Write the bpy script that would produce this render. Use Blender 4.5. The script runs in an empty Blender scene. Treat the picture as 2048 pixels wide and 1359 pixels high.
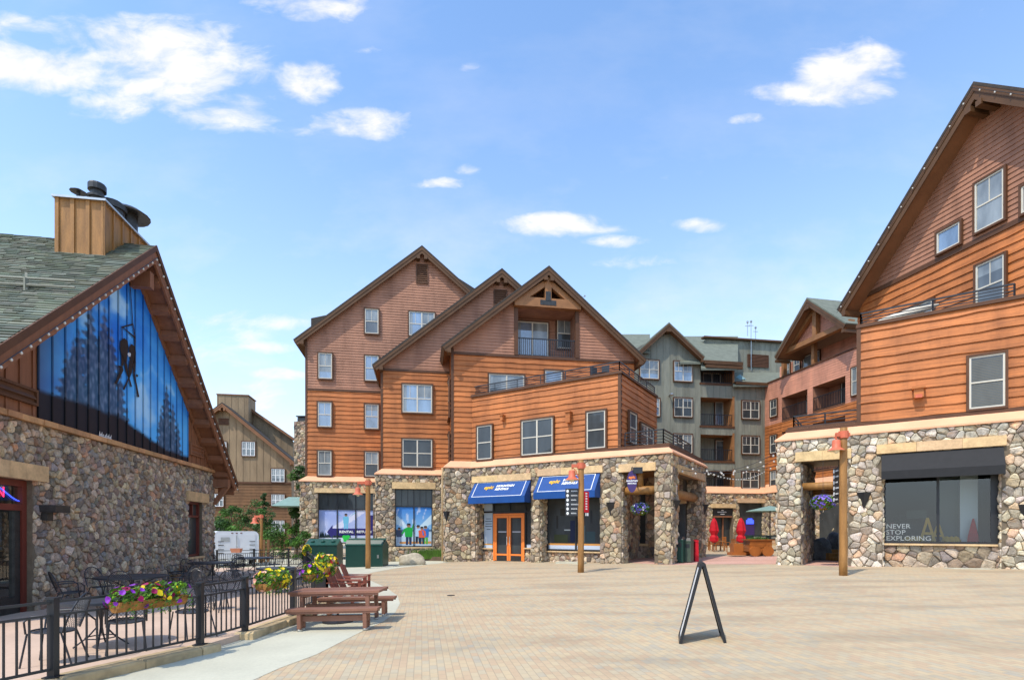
import bpy, math, random
from mathutils import Vector, Matrix, noise
random.seed(7)
R = random.Random(11)
C = bpy.context.scene.collection
# ------------------------------------------------------------------ camera model (metres from photo pixels)
F, CX, HY, EYE, GS = 1080.0, 1024.0, 1062.0, 1.75, 0.02
def gz(x, y=0.0): return GS*max(-25.0, min(25.0, x))
def ray(u, v): return (u-CX)/F, (HY-v)/F
def ground(u, v, h=0.0):
    a, b = ray(u, v); Y = (EYE-h)/(GS*a-b)
    return Vector((a*Y, Y, gz(a*Y)+h))
class Frame:
    """a vertical wall plane: origin, unit direction along it (to the right as seen), normal to the viewer"""
    def __init__(self, o, d):
        self.o = Vector((o[0], o[1])); self.d = Vector(d).normalized(); self.n = Vector((self.d.y, -self.d.x))
    def P(self, s, z, o=0.0):
        p = self.o+self.d*s+self.n*o
        return Vector((p.x, p.y, z))
    def at(self, u, v, o=0.0):
        a, b = ray(u, v); p = self.o+self.n*o
        s = (a*p.y-p.x)/(self.d.x-a*self.d.y)
        return s, EYE+b*(p.y+self.d.y*s)
    def s(self, u, o=0.0): return self.at(u, 900, o)[0]
    def z(self, u, v, o=0.0): return self.at(u, v, o)[1]
    def rot(self): return math.atan2(self.d.y, self.d.x)
    def back(self, s, o=0.0):
        """frame of the right hand side wall, running backwards from this wall"""
        p = self.P(s, 0, o); return Frame((p.x, p.y), (-self.n.x, -self.n.y))
    def left(self, s, depth, o=0.0):
        """frame of the left hand side wall, starting at its far end"""
        p = self.P(s, 0, o-depth); return Frame((p.x, p.y), (self.n.x, self.n.y))
def meet(f1, o1, f2, o2):
    p = f1.o+f1.n*o1; q = f2.o+f2.n*o2; d = f1.d; e = f2.d
    den = d.x*e.y-d.y*e.x; t = ((q.x-p.x)*e.y-(q.y-p.y)*e.x)/den
    return p+d*t
# ------------------------------------------------------------------ mesh builder
class MB:
    def __init__(self):
        self.v = []; self.f = []; self.m = []; self.c = []; self.col = (1, 1, 1, 1); self.mi = 0
    def vert(self, p): self.v.append(tuple(p)); self.c.append(self.col); return len(self.v)-1
    def face(self, idx): self.f.append(tuple(idx)); self.m.append(self.mi)
    def poly(self, pts): self.face([self.vert(p) for p in pts])
    def hexa(self, p):   # 8 corners: 0-3 bottom loop, 4-7 top loop
        i = [self.vert(q) for q in p]
        for q in ((3,2,1,0),(4,5,6,7),(0,1,5,4),(1,2,6,5),(2,3,7,6),(3,0,4,7)): self.face([i[k] for k in q])
    def box(self, x0, x1, y0, y1, z0, z1):
        self.hexa([(x0,y0,z0),(x1,y0,z0),(x1,y1,z0),(x0,y1,z0),(x0,y0,z1),(x1,y0,z1),(x1,y1,z1),(x0,y1,z1)])
    def fbox(self, fr, s0, s1, z0, z1, o0, o1):
        P = fr.P
        self.hexa([P(s0,z0,o1),P(s1,z0,o1),P(s1,z0,o0),P(s0,z0,o0),P(s0,z1,o1),P(s1,z1,o1),P(s1,z1,o0),P(s0,z1,o0)])
    def prism(self, fr, poly, o0, o1):
        n = len(poly)
        A = [self.vert(fr.P(s, z, o1)) for s, z in poly]; B = [self.vert(fr.P(s, z, o0)) for s, z in poly]
        self.face(A); self.face(B[::-1])
        for i in range(n):
            j = (i+1) % n; self.face((A[i], B[i], B[j], A[j]))
    def extr(self, pts, z0, z1):    # plan polygon
        n = len(pts)
        A = [self.vert((p[0], p[1], z0 if not callable(z0) else z0(p[0]))) for p in pts]
        B = [self.vert((p[0], p[1], z1 if not callable(z1) else z1(p[0]))) for p in pts]
        self.face(A[::-1]); self.face(B)
        for i in range(n):
            j = (i+1) % n; self.face((A[i], A[j], B[j], B[i]))
    def bar(self, a, b, w, h=None, up=(0, 0, 1)):
        a = Vector(a); b = Vector(b); h = h or w; d = (b-a).normalized(); up = Vector(up)
        if abs(d.dot(up)) > .98: up = Vector((0, 1, 0))
        x = d.cross(up).normalized()*(w/2); y = x.cross(d).normalized()*(h/2)
        self.hexa([a-x-y, a+x-y, a+x+y, a-x+y, b-x-y, b+x-y, b+x+y, b-x+y])
    def tube(self, pts, r, n=6, cap=True):
        pts = [Vector(p) for p in pts]; rs = r if isinstance(r, (list, tuple)) else [r]*len(pts)
        rings = []; prev = None
        for i, p in enumerate(pts):
            d = (pts[min(i+1, len(pts)-1)]-pts[max(i-1, 0)]).normalized()
            if prev is None:
                up = Vector((0, 0, 1)) if abs(d.z) < .9 else Vector((1, 0, 0)); x = d.cross(up).normalized()
            else: x = (prev-d*prev.dot(d)).normalized()
            prev = x; y = d.cross(x)
            rings.append([self.vert(p+(x*math.cos(2*math.pi*k/n)+y*math.sin(2*math.pi*k/n))*rs[i]) for k in range(n)])
        for a, b in zip(rings, rings[1:]):
            for k in range(n): self.face((a[k], a[(k+1) % n], b[(k+1) % n], b[k]))
        if cap: self.face(rings[0][::-1]); self.face(rings[-1])
    def lathe(self, c, prof, n=16, close=True):   # prof: list of (radius, z)
        rings = []
        for r, z in prof:
            rings.append([self.vert((c[0]+r*math.cos(2*math.pi*k/n), c[1]+r*math.sin(2*math.pi*k/n), c[2]+z)) for k in range(n)])
        for a, b in zip(rings, rings[1:]):
            for k in range(n): self.face((a[k], a[(k+1) % n], b[(k+1) % n], b[k]))
        if close: self.face(rings[0][::-1]); self.face(rings[-1])
    def ball(self, c, r, n=6, sz=1.0):
        self.lathe(c, [(r*math.sin(math.pi*max(.06, min(.94, i/n))), -r*sz*math.cos(math.pi*i/n)) for i in range(n+1)], max(6, n))
    def build(self, name, mats, parent=None, smooth=False, world=True, loc=None):
        me = bpy.data.meshes.new(name)
        me.from_pydata(self.v, [], self.f)
        if not isinstance(mats, (list, tuple)): mats = [mats]
        for m in mats: me.materials.append(m)
        me.polygons.foreach_set('material_index', self.m)
        if smooth: me.polygons.foreach_set('use_smooth', [True]*len(self.f))
        at = me.color_attributes.new('Col', 'FLOAT_COLOR', 'POINT')
        flat = [x for c in self.c for x in c]
        at.data.foreach_set('color', flat)
        me.update()
        o = bpy.data.objects.new(name, me); C.objects.link(o)
        if parent is not None:
            o.parent = parent
            if world and parent.type == 'EMPTY': o.location = -parent.location
        if loc is not None: o.location = loc
        return o
def tag(o, label=None, cat=None, group=None, kind=None):
    if label: o['label'] = label
    if cat: o['category'] = cat
    if group: o['group'] = group
    if kind: o['kind'] = kind
    return o
def thing(name, label, cat, loc=(0, 0, 0), group=None, rz=0.0):
    o = bpy.data.objects.new(name, None); C.objects.link(o); o.empty_display_size = .2
    o.location = loc; o.rotation_euler = (0, 0, rz)
    return tag(o, label, cat, group)
def dup(src, loc, rz=0.0, label=None, scale=None):
    r = src.copy(); C.objects.link(r); r.location = loc; r.rotation_euler = (0, 0, rz)
    if scale: r.scale = (scale,)*3
    if label: r['label'] = label
    for ch in list(src.children):
        c = ch.copy(); C.objects.link(c); c.parent = r
        for g in list(ch.children):
            d = g.copy(); C.objects.link(d); d.parent = c
    return r
# ------------------------------------------------------------------ materials
def newmat(name):
    m = bpy.data.materials.new(name); m.use_nodes = True
    nt = m.node_tree; return m, nt, nt.nodes['Principled BSDF']
def mth(nt, op, a, b=None, c=None, clamp=False):
    n = nt.nodes.new('ShaderNodeMath'); n.operation = op; n.use_clamp = clamp
    for i, x in enumerate((a, b, c)):
        if x is None: continue
        if isinstance(x, (int, float)): n.inputs[i].default_value = x
        else: nt.links.new(x, n.inputs[i])
    return n.outputs[0]
def mixc(nt, f, a, b, mode='MIX'):
    n = nt.nodes.new('ShaderNodeMix'); n.data_type = 'RGBA'; n.blend_type = mode
    for i, x in ((0, f), (6, a), (7, b)):
        if isinstance(x, (int, float)): n.inputs[i].default_value = x
        elif isinstance(x, tuple): n.inputs[i].default_value = x if len(x) == 4 else (*x, 1)
        else: nt.links.new(x, n.inputs[i])
    return n.outputs[2]
def noi(nt, vec, scale, detail=4, rough=.55):
    n = nt.nodes.new('ShaderNodeTexNoise'); n.inputs['Scale'].default_value = scale
    n.inputs['Detail'].default_value = detail; n.inputs['Roughness'].default_value = rough
    if vec is not None: nt.links.new(vec, n.inputs['Vector'])
    return n.outputs['Fac']
def ramp(nt, f, stops):
    n = nt.nodes.new('ShaderNodeValToRGB'); e = n.color_ramp.elements
    while len(e) < len(stops): e.new(.5)
    for k, (p, c) in zip(e, stops): k.position = p; k.color = c if len(c) == 4 else (*c, 1)
    nt.links.new(f, n.inputs[0]); return n.outputs[0]
def coords(nt, scale=(1, 1, 1), rz=0.0):
    t = nt.nodes.new('ShaderNodeTexCoord'); mp = nt.nodes.new('ShaderNodeMapping')
    mp.inputs['Scale'].default_value = scale; mp.inputs['Rotation'].default_value = (0, 0, rz)
    nt.links.new(t.outputs['Object'], mp.inputs[0]); return mp.outputs[0]
def bump(nt, b, h, dist=.01, strength=.5):
    n = nt.nodes.new('ShaderNodeBump'); n.inputs['Distance'].default_value = dist; n.inputs['Strength'].default_value = strength
    nt.links.new(h, n.inputs['Height']); nt.links.new(n.outputs[0], b.inputs['Normal'])
def mat(name, col, rough=.7, var=.25, scale=3.0, vscale=(1, 1, 1), metal=0.0, vc=False, bmp=0.0, fine=40.0, spec=.35, emit=None, coat=0.0):
    """base colour broken up by two noises; vc multiplies in the per-piece colour"""
    m, nt, b = newmat(name)
    v = coords(nt, vscale)
    n1 = noi(nt, v, scale); n2 = noi(nt, v, fine, 2)
    f = mth(nt, 'ADD', mth(nt, 'MULTIPLY', n1, .65), mth(nt, 'MULTIPLY', n2, .35))
    dark = tuple(c*(1-var) for c in col); lite = tuple(min(1, c*(1+var)) for c in col)
    c = ramp(nt, f, [(.32, dark), (.68, lite)])
    if vc:
        a = nt.nodes.new('ShaderNodeVertexColor'); a.layer_name = 'Col'
        c = mixc(nt, 1.0, c, a.outputs[0], 'MULTIPLY')
    if vc and name.endswith(('siding', 'cedar', 'planks')):     # sun fading and rain streaks
        wz = ramp(nt, noi(nt, coords(nt, (1, 1, .22)), .9, 5, .65), [(.34, (.74, .72, .70)), (.52, (1, 1, 1)), (.7, (1.18, 1.16, 1.12))]); c = mixc(nt, 1.0, c, wz, 'MULTIPLY')
    nt.links.new(c, b.inputs['Base Color'])
    b.inputs['Roughness'].default_value = rough; b.inputs['Metallic'].default_value = metal
    b.inputs['Specular IOR Level'].default_value = spec
    if coat: b.inputs['Coat Weight'].default_value = coat
    if bmp: bump(nt, b, n2, bmp, .6)
    if emit:
        b.inputs['Emission Color'].default_value = (*emit[0], 1); b.inputs['Emission Strength'].default_value = emit[1]
    return m
M = {}
M['cedar'] = mat('cedar', (.45, .15, .042), .62, .30, 1.5, (.6, .6, 9), vc=True, bmp=.004, fine=14)
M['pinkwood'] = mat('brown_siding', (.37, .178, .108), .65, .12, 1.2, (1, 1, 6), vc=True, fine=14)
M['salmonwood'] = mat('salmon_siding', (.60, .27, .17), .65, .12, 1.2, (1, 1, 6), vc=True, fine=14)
M['green'] = mat('sage_siding', (.225, .225, .175), .7, .12, 1.5, (3, 3, .5), vc=True)
M['tan'] = mat('tan_siding', (.27, .19, .11), .7, .12, 1.5, (3, 3, .5), vc=True)
M['brownlap'] = mat('old_brown_siding', (.17, .085, .036), .7, .2, 1.5, (1, 1, 6), vc=True)
M['trim'] = mat('dark_trim', (.10, .042, .018), .6, .2, 3)
M['fascia'] = mat('fascia_wood', (.10, .047, .018), .6, .25, 1.5, (1, 1, 1))
M['soffit'] = mat('soffit_wood', (.22, .10, .045), .65, .2, 1.2)
M['redwood'] = mat('red_brown_wood', (.25, .105, .052), .6, .18, 2.0, (4, 4, .7), vc=True)
M['log'] = mat('peeled_log', (.32, .155, .045), .5, .35, 1.6, (5, 5, .7), bmp=.006, fine=18)
M['beam'] = mat('timber_beam', (.30, .135, .05), .55, .25, 1.5)
M['white'] = mat('window_cream', (.60, .55, .45), .4, .05)
M['purewhite'] = mat('clean_white', (.8, .8, .78), .4, .05)
M['band'] = mat('sandstone_band', (.76, .40, .225), .7, .10, 1.2, bmp=.003)
M['lintel'] = mat('sandstone_lintel', (.62, .43, .23), .8, .25, 3.0, vc=True, bmp=.006, fine=14)
M['shingle_dark'] = mat('brown_shingle', (.05, .04, .032), .85, .35, 5)
M['shingle'] = mat('green_shingle', (.15, .162, .125), .9, .22, 2.2, vc=True, bmp=.006, fine=50)
M['black'] = mat('black_paint', (.018, .019, .022), .4, .2, 4, spec=.5)
M['iron'] = mat('wrought_iron', (.022, .023, .028), .42, .2, 6, spec=.5)
M['blacktop'] = mat('mesh_table_top', (.03, .033, .04), .45, .25, 30, spec=.5)
M['darkmetal'] = mat('dark_metal', (.06, .058, .055), .45, .3, 6, metal=.6)
M['steel'] = mat('galvanised_steel', (.5, .5, .48), .35, .15, 5, metal=.9)
M['blackcloth'] = mat('black_canvas', (.019, .019, .02), .75, .15, 5)
M['bluecloth'] = mat('blue_canvas', (.006, .06, .235), .6, .12, 3)
M['redcloth'] = mat('red_canvas', (.55, .008, .02), .65, .2, 5)
M['orange'] = mat('orange_paint', (.88, .24, .045), .4, .07, 3)
M['redpaint'] = mat('red_window_paint', (.15, .032, .02), .5, .15, 3)
M['lampred'] = mat('faded_red_lamp', (.58, .14, .07), .5, .15, 8)
M['lampwhite'] = mat('lamp_inside', (.8, .7, .5), .5, .05)
M['bingreen'] = mat('bin_green', (.005, .042, .030), .42, .12, 3, spec=.5)
M['bingreenlid'] = mat('bin_lid_green', (.009, .07, .05), .45, .12, 3, spec=.5)
M['picnic'] = mat('picnic_planks', (.25, .115, .072), .6, .15, 1.2, (1, 12, 1), vc=True)
M['adiron'] = mat('adirondack_planks', (.27, .075, .045), .5, .15, 2, vc=True)
M['concrete'] = mat('pale_concrete', (.50, .475, .36), .9, .12, .8, bmp=.003, fine=25)
M['kerb'] = mat('sandstone_kerb', (.45, .34, .20), .9, .3, 2.2, vc=True, bmp=.012, fine=9)
M['boulder'] = mat('boulder', (.42, .36, .26), .9, .3, 3, bmp=.02, fine=9)
M['darkrock'] = mat('dark_rock', (.10, .105, .11), .8, .5, 4, bmp=.03, fine=9)
M['wagon'] = mat('wagon_wood', (.36, .12, .025), .5, .25, 1.5, vc=True)
M['mural'] = mat('mural_paint', (1, 1, 1), .6, .06, 3, vc=True)
M['vc'] = mat('painted_print', (1, 1, 1), .55, .02, 3, vc=True)
M['leaf'] = mat('leaf', (.062, .13, .024), .6, .35, 1.5, vc=True)
M['petal'] = mat('petal', (1, 1, 1), .6, .1, 9, vc=True)
M['bark'] = mat('bark', (.12, .08, .05), .9, .3, 5)
M['soil'] = mat('soil', (.05, .032, .02), .95, .3, 8)
M['basket'] = mat('coco_liner', (.33, .15, .04), .9, .35, 9, bmp=.01)
M['terracotta'] = mat('terracotta', (.55, .24, .14), .7, .15, 4)
M['trailerwhite'] = mat('trailer_white', (.72, .74, .76), .35, .04, 2, spec=.5)
M['rubber'] = mat('rubber', (.02, .02, .02), .8, .2)
M['plum'] = mat('plum_sign', (.055, .03, .13), .5, .1)
M['interior'] = mat('interior_wall', (.16, .15, .13), .8, .2, 1)
M['mortar'] = mat('mortar', (.16, .125, .085), .95, .25, 5, bmp=.01, fine=30)
def stone_mat():
    m, nt, b = newmat('field_stone'); v = coords(nt); a = nt.nodes.new('ShaderNodeVertexColor'); a.layer_name = 'Col'
    n1 = noi(nt, v, 5.5, 6, .65); n2 = noi(nt, v, 26, 4, .6); n3 = noi(nt, coords(nt, (1, 1, 2.2)), 2.7, 3)
    k = ramp(nt, mth(nt, 'ADD', mth(nt, 'MULTIPLY', n1, .6), mth(nt, 'MULTIPLY', n2, .4)), [(.30, (.42, .41, .40)), (.47, (.95, .95, .95)), (.66, (1.45, 1.42, 1.36))])
    c = mixc(nt, 1.0, a.outputs[0], k, 'MULTIPLY')
    f = ramp(nt, n3, [(.55, (0, 0, 0)), (.72, (.55, .55, .55))]); c = mixc(nt, f, c, mixc(nt, 1.0, c, (1.35, 1.0, .68), 'MULTIPLY'))
    nt.links.new(c, b.inputs['Base Color']); b.inputs['Roughness'].default_value = .9; b.inputs['Specular IOR Level'].default_value = .15
    bump(nt, b, mth(nt, 'ADD', n1, mth(nt, 'MULTIPLY', n2, .6)), .035, .8); return m
M['stone'] = stone_mat()
M['bulb'] = mat('bulb_glass', (.62, .60, .54), .2, .03, spec=.6)
M['neonred'] = mat('neon_red', (.8, .02, .05), .5, .02, emit=((1, .03, .12), 2.2))
M['neonblue'] = mat('neon_blue', (.03, .05, .8), .5, .02, emit=((.05, .1, 1), 1.6))
M['blind'] = mat('blind', (.13, .125, .10), .7, .1, 3)
M['skylight'] = mat('skylight', (.25, .42, .45), .15, .1, spec=.7)
M['yellow'] = mat('yellow_board', (.75, .42, .03), .5, .1)
M['canopy'] = mat('pale_green_canvas', (.20, .30, .26), .6, .1)

def glass(name, col, fac, rough=.03, curtain=0.0):
    m, nt, b = newmat(name)
    v = coords(nt, (1, 1, .35)); f = noi(nt, v, 1.3, 3)
    c = ramp(nt, f, [(.35, tuple(x*.55 for x in col)), (.66, tuple(min(1, x*1.5) for x in col))])
    nt.links.new(c, b.inputs['Base Color']); b.inputs['Roughness'].default_value = .6
    g = nt.nodes.new('ShaderNodeBsdfGlossy'); g.inputs['Roughness'].default_value = rough; g.inputs['Color'].default_value = (.9, .95, 1, 1)
    nb = nt.nodes.new('ShaderNodeBump'); nb.inputs['Distance'].default_value = .02; nb.inputs['Strength'].default_value = .25
    nt.links.new(noi(nt, coords(nt), .9, 1), nb.inputs['Height']); nt.links.new(nb.outputs[0], g.inputs['Normal'])
    lw = nt.nodes.new('ShaderNodeFresnel'); lw.inputs[0].default_value = 1.5
    fr = mth(nt, 'ADD', mth(nt, 'MULTIPLY', lw.outputs[0], .8), fac, clamp=True)
    mx = nt.nodes.new('ShaderNodeMixShader'); nt.links.new(fr, mx.inputs[0])
    nt.links.new(b.outputs[0], mx.inputs[1]); nt.links.new(g.outputs[0], mx.inputs[2])
    nt.links.new(mx.outputs[0], nt.nodes['Material Output'].inputs[0])
    return m
M['glass_sky'] = glass('glass_sky', (.13, .19, .27), .15)
M['glass_dark'] = glass('glass_dark', (.03, .035, .036), .0)
M['glass_shade'] = glass('glass_shade', (.19, .21, .21), .04)
M['glass_mid'] = glass('glass_mid', (.07, .08, .085), .03)
def clear_glass():
    m, nt, b = newmat('shop_glass')
    t = nt.nodes.new('ShaderNodeBsdfTransparent'); t.inputs[0].default_value = (.72, .78, .78, 1)
    g = nt.nodes.new('ShaderNodeBsdfGlossy'); g.inputs['Roughness'].default_value = .02
    lw = nt.nodes.new('ShaderNodeFresnel'); lw.inputs[0].default_value = 1.5
    fr = mth(nt, 'ADD', lw.outputs[0], .06, clamp=True)
    mx = nt.nodes.new('ShaderNodeMixShader'); nt.links.new(fr, mx.inputs[0]); nt.links.new(t.outputs[0], mx.inputs[1]); nt.links.new(g.outputs[0], mx.inputs[2])
    nt.links.new(mx.outputs[0], nt.nodes['Material Output'].inputs[0]); return m
M['shopglass'] = clear_glass()

def pavers(name, tones, rz, bl=.198, bw=.099, mortar=(.36, .28, .19)):
    m, nt, b = newmat(name)
    v = coords(nt, rz=rz); sp = nt.nodes.new('ShaderNodeSeparateXYZ'); nt.links.new(v, sp.inputs[0])
    x, y = sp.outputs[0], sp.outputs[1]
    row = mth(nt, 'DIVIDE', x, bw); ri = mth(nt, 'FLOOR', row); rf = mth(nt, 'FRACT', row)
    sh = mth(nt, 'MULTIPLY', mth(nt, 'FLOORED_MODULO', ri, 2.0), .5)
    cc = mth(nt, 'ADD', mth(nt, 'DIVIDE', y, bl), sh); ci = mth(nt, 'FLOOR', cc); cf = mth(nt, 'FRACT', cc)
    cb = nt.nodes.new('ShaderNodeCombineXYZ'); nt.links.new(ri, cb.inputs[0]); nt.links.new(ci, cb.inputs[1])
    w = nt.nodes.new('ShaderNodeTexWhiteNoise'); w.noise_dimensions = '2D'; nt.links.new(cb.outputs[0], w.inputs['Vector'])
    big = noi(nt, v, .35, 4)
    big2 = noi(nt, v, 1.6, 3)
    f = mth(nt, 'ADD', mth(nt, 'MULTIPLY', w.outputs[0], .48), mth(nt, 'ADD', mth(nt, 'MULTIPLY', big, .55), mth(nt, 'MULTIPLY', big2, .2)))
    c = ramp(nt, mth(nt, 'SUBTRACT', f, .14), tones)
    # joints
    e1 = mth(nt, 'MINIMUM', rf, mth(nt, 'SUBTRACT', 1.0, rf)); e2 = mth(nt, 'MINIMUM', cf, mth(nt, 'SUBTRACT', 1.0, cf))
    d = mth(nt, 'MINIMUM', mth(nt, 'MULTIPLY', e1, bw), mth(nt, 'MULTIPLY', e2, bl))
    j = mth(nt, 'SMOOTH_MIN', mth(nt, 'DIVIDE', d, .007), 1.0, .2)
    dirt = noi(nt, v, 7, 4)
    c = mixc(nt, mth(nt, 'MULTIPLY', dirt, .22), c, (.30, .26, .2))
    stain = ramp(nt, noi(nt, coords(nt, (.5, 1.6, 1), .3), .5, 5, .62), [(.46, (1, 1, 1)), (.64, (.78, .78, .80))])
    c = mixc(nt, 1.0, c, stain, 'MULTIPLY')
    c = mixc(nt, j, mortar, c)
    nt.links.new(c, b.inputs['Base Color']); b.inputs['Roughness'].default_value = .85; b.inputs['Specular IOR Level'].default_value = .2
    bump(nt, b, mth(nt, 'ADD', j, mth(nt, 'MULTIPLY', w.outputs[0], .35)), .004, .7)
    return m
VPROT = math.atan2(180.0, 1080.0)      # pavers run along the lodge's depth direction
M['paver'] = pavers('clay_pavers', [(.0, (.52, .39, .222)), (.28, (.51, .36, .222)), (.48, (.55, .42, .25)), (.66, (.48, .395, .262)), (.85, (.38, .34, .27))], -VPROT)
M['paverpink'] = pavers('pink_pavers', [(.0, (.62, .33, .25)), (.5, (.68, .39, .30)), (1.0, (.58, .38, .32))], -VPROT, mortar=(.4, .25, .2))
M['patio'] = mat('pink_patio_concrete', (.54, .385, .28), .9, .12, .9, bmp=.004, fine=16)

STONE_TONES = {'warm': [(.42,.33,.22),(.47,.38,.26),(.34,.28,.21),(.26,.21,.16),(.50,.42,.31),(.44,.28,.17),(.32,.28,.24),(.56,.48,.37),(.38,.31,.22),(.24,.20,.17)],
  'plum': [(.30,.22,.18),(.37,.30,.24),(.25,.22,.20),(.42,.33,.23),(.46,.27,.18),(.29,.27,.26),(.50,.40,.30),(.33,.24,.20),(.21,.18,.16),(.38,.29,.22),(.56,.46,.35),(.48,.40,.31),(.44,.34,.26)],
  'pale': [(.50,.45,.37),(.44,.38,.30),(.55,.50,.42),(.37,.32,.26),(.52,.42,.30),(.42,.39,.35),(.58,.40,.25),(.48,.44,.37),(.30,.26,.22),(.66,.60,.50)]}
def clip(poly, a, b, c):
    """keep a*x+b*y <= c"""
    out = []; n = len(poly)
    for i in range(n):
        p, q = poly[i], poly[(i+1) % n]; dp = a*p[0]+b*p[1]-c; dq = a*q[0]+b*q[1]-c
        if dp <= 0: out.append(p)
        if (dp < 0 < dq) or (dq < 0 < dp):
            t = dp/(dp-dq); out.append((p[0]+(q[0]-p[0])*t, p[1]+(q[1]-p[1])*t))
    return out
def stones(mb, fr, s0, s1, z0, z1, holes=(), size=.3, o=0.0, tone='warm', depth=.055, aspect=1.25, top=None, seed=1):
    """field stones as individual domed pieces set on a mortar wall; top(s) may lower the upper edge"""
    size *= .77; rr = random.Random(seed); sx = size*aspect; sz = size; m = .0045
    nx = max(1, round((s1-s0)/sx)); nz = max(1, round((z1-z0)/sz)); sx = (s1-s0)/nx; sz = (z1-z0)/nz
    pts = {}
    for i in range(-1, nx+1):
        for j in range(-1, nz+1):
            x = s0+(i+.5+(.5 if j % 2 else 0)*.6+rr.uniform(-.46, .46))*sx; y = z0+(j+.5+rr.uniform(-.46, .46))*sz
            pts[(i, j)] = (x, y, rr.uniform(0, 1)**1.3*.42*size*size)
    for i in range(-1, nx+1):
        for j in range(-1, nz+1):
            x, y, w = pts[(i, j)]
            if not (s0-.3*sx < x < s1+.3*sx and z0-.3*sz < y < z1+.3*sz): continue
            if any(h[0] < x < h[1] and h[2] < y < h[3] for h in holes): continue
            poly = [(x-2*sx, y-2*sz), (x+2*sx, y-2*sz), (x+2*sx, y+2*sz), (x-2*sx, y+2*sz)]
            for di in (-2, -1, 0, 1, 2):
                for dj in (-2, -1, 0, 1, 2):
                    q = pts.get((i+di, j+dj))
                    if q is None or (di == 0 and dj == 0): continue
                    dx, dy = q[0]-x, q[1]-y; L = math.hypot(dx, dy)
                    if L < 1e-4: continue
                    dist = (L*L+w-q[2])/(2*L)-m*rr.uniform(.6, 1.5)
                    poly = clip(poly, dx/L, dy/L, (dx*x+dy*y)/L+dist)
                    if len(poly) < 3: break
                if len(poly) < 3: break
            if len(poly) < 3: continue
            for (a, b, c) in ((-1, 0, -s0), (1, 0, s1), (0, -1, -z0), (0, 1, z1)): poly = clip(poly, a, b, c) if len(poly) > 2 else poly
            for h in holes:
                if len(poly) < 3: break
                xs = [p[0] for p in poly]; ys = [p[1] for p in poly]
                if max(xs) <= h[0] or min(xs) >= h[1] or max(ys) <= h[2] or min(ys) >= h[3]: continue
                opt = [(h[0]-x, (1, 0, h[0])), (x-h[1], (-1, 0, -h[1])), (h[2]-y, (0, 1, h[2])), (y-h[3], (0, -1, -h[3]))]
                poly = clip(poly, *max(opt)[1])
            if len(poly) < 3: continue
            q = []
            for k in range(len(poly)):           # one corner cutting pass
                a, b = poly[k], poly[(k+1) % len(poly)]
                if math.hypot(a[0]-b[0], a[1]-b[1]) < .02: q.append(((a[0]+b[0])/2, (a[1]+b[1])/2)); continue
                e_ = rr.uniform(.08, .2); jx = rr.uniform(-.012, .012); q.append((a[0]*(1-e_)+b[0]*e_, a[1]*(1-e_)+b[1]*e_)); q.append(((a[0]+b[0])/2+jx, (a[1]+b[1])/2-jx)); q.append((a[0]*e_+b[0]*(1-e_), a[1]*e_+b[1]*(1-e_)))
            poly = q
            if len(poly) < 3: continue
            gx = sum(p[0] for p in poly)/len(poly); gy = sum(p[1] for p in poly)/len(poly)
            c = rr.choice(STONE_TONES[tone]); k = rr.uniform(.72, 1.2)*1.0; g_ = (c[0]+c[1]+c[2])/3; c = (c[0]*.86+g_*.18, c[1]*.8+g_*.19, c[2]*.73+g_*.16)
            mb.col = (c[0]*k, c[1]*k*rr.uniform(.95, 1.05), c[2]*k*rr.uniform(.92, 1.08), 1)
            h = depth*rr.uniform(.5, 1.4); tx, ty = rr.uniform(-.25, .25), rr.uniform(-.3, .3)
            def ring(sc, d, jit):
                out = []
                for p in poly:
                    dx, dy = (p[0]-gx)*sc, (p[1]-gy)*sc
                    out.append(mb.vert(fr.P(gx+dx, gy+dy, o+max(.0, d+(tx*dx+ty*dy)*(1 if d > 0 else 0)+rr.uniform(-jit, jit)))))
                return out
            r0 = ring(1.0, 0, 0); r1 = ring(.92, h*.62, .007); r2 = ring(.6, h, .012)
            n = len(poly)
            for a, b in ((r0, r1), (r1, r2)):
                for t in range(n): mb.face((a[t], a[(t+1) % n], b[(t+1) % n], b[t]))
            mb.face(r2)
    mb.col = (1, 1, 1, 1)
def wallgrid(mb, fr, s0, s1, z0, z1, holes, o0, o1):
    """wall slab with rectangular openings, only outer faces and reveals"""
    S = sorted({s0, s1, *[min(max(h[k], s0), s1) for h in holes for k in (0, 1)]})
    Z = sorted({z0, z1, *[min(max(h[k], z0), z1) for h in holes for k in (2, 3)]})
    def solid(i, j):
        if i < 0 or j < 0 or i >= len(S)-1 or j >= len(Z)-1: return False
        x, y = (S[i]+S[i+1])/2, (Z[j]+Z[j+1])/2
        return not any(h[0] < x < h[1] and h[2] < y < h[3] for h in holes)
    P = fr.P
    for i in range(len(S)-1):
        for j in range(len(Z)-1):
            if not solid(i, j): continue
            a, b, c, d = S[i], S[i+1], Z[j], Z[j+1]
            mb.poly([P(a,c,o1),P(b,c,o1),P(b,d,o1),P(a,d,o1)]); mb.poly([P(b,c,o0),P(a,c,o0),P(a,d,o0),P(b,d,o0)])
            if not solid(i-1, j): mb.poly([P(a,c,o0),P(a,c,o1),P(a,d,o1),P(a,d,o0)])
            if not solid(i+1, j): mb.poly([P(b,c,o1),P(b,c,o0),P(b,d,o0),P(b,d,o1)])
            if not solid(i, j-1): mb.poly([P(a,c,o0),P(b,c,o0),P(b,c,o1),P(a,c,o1)])
            if not solid(i, j+1): mb.poly([P(a,d,o1),P(b,d,o1),P(b,d,o0),P(a,d,o0)])
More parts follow.
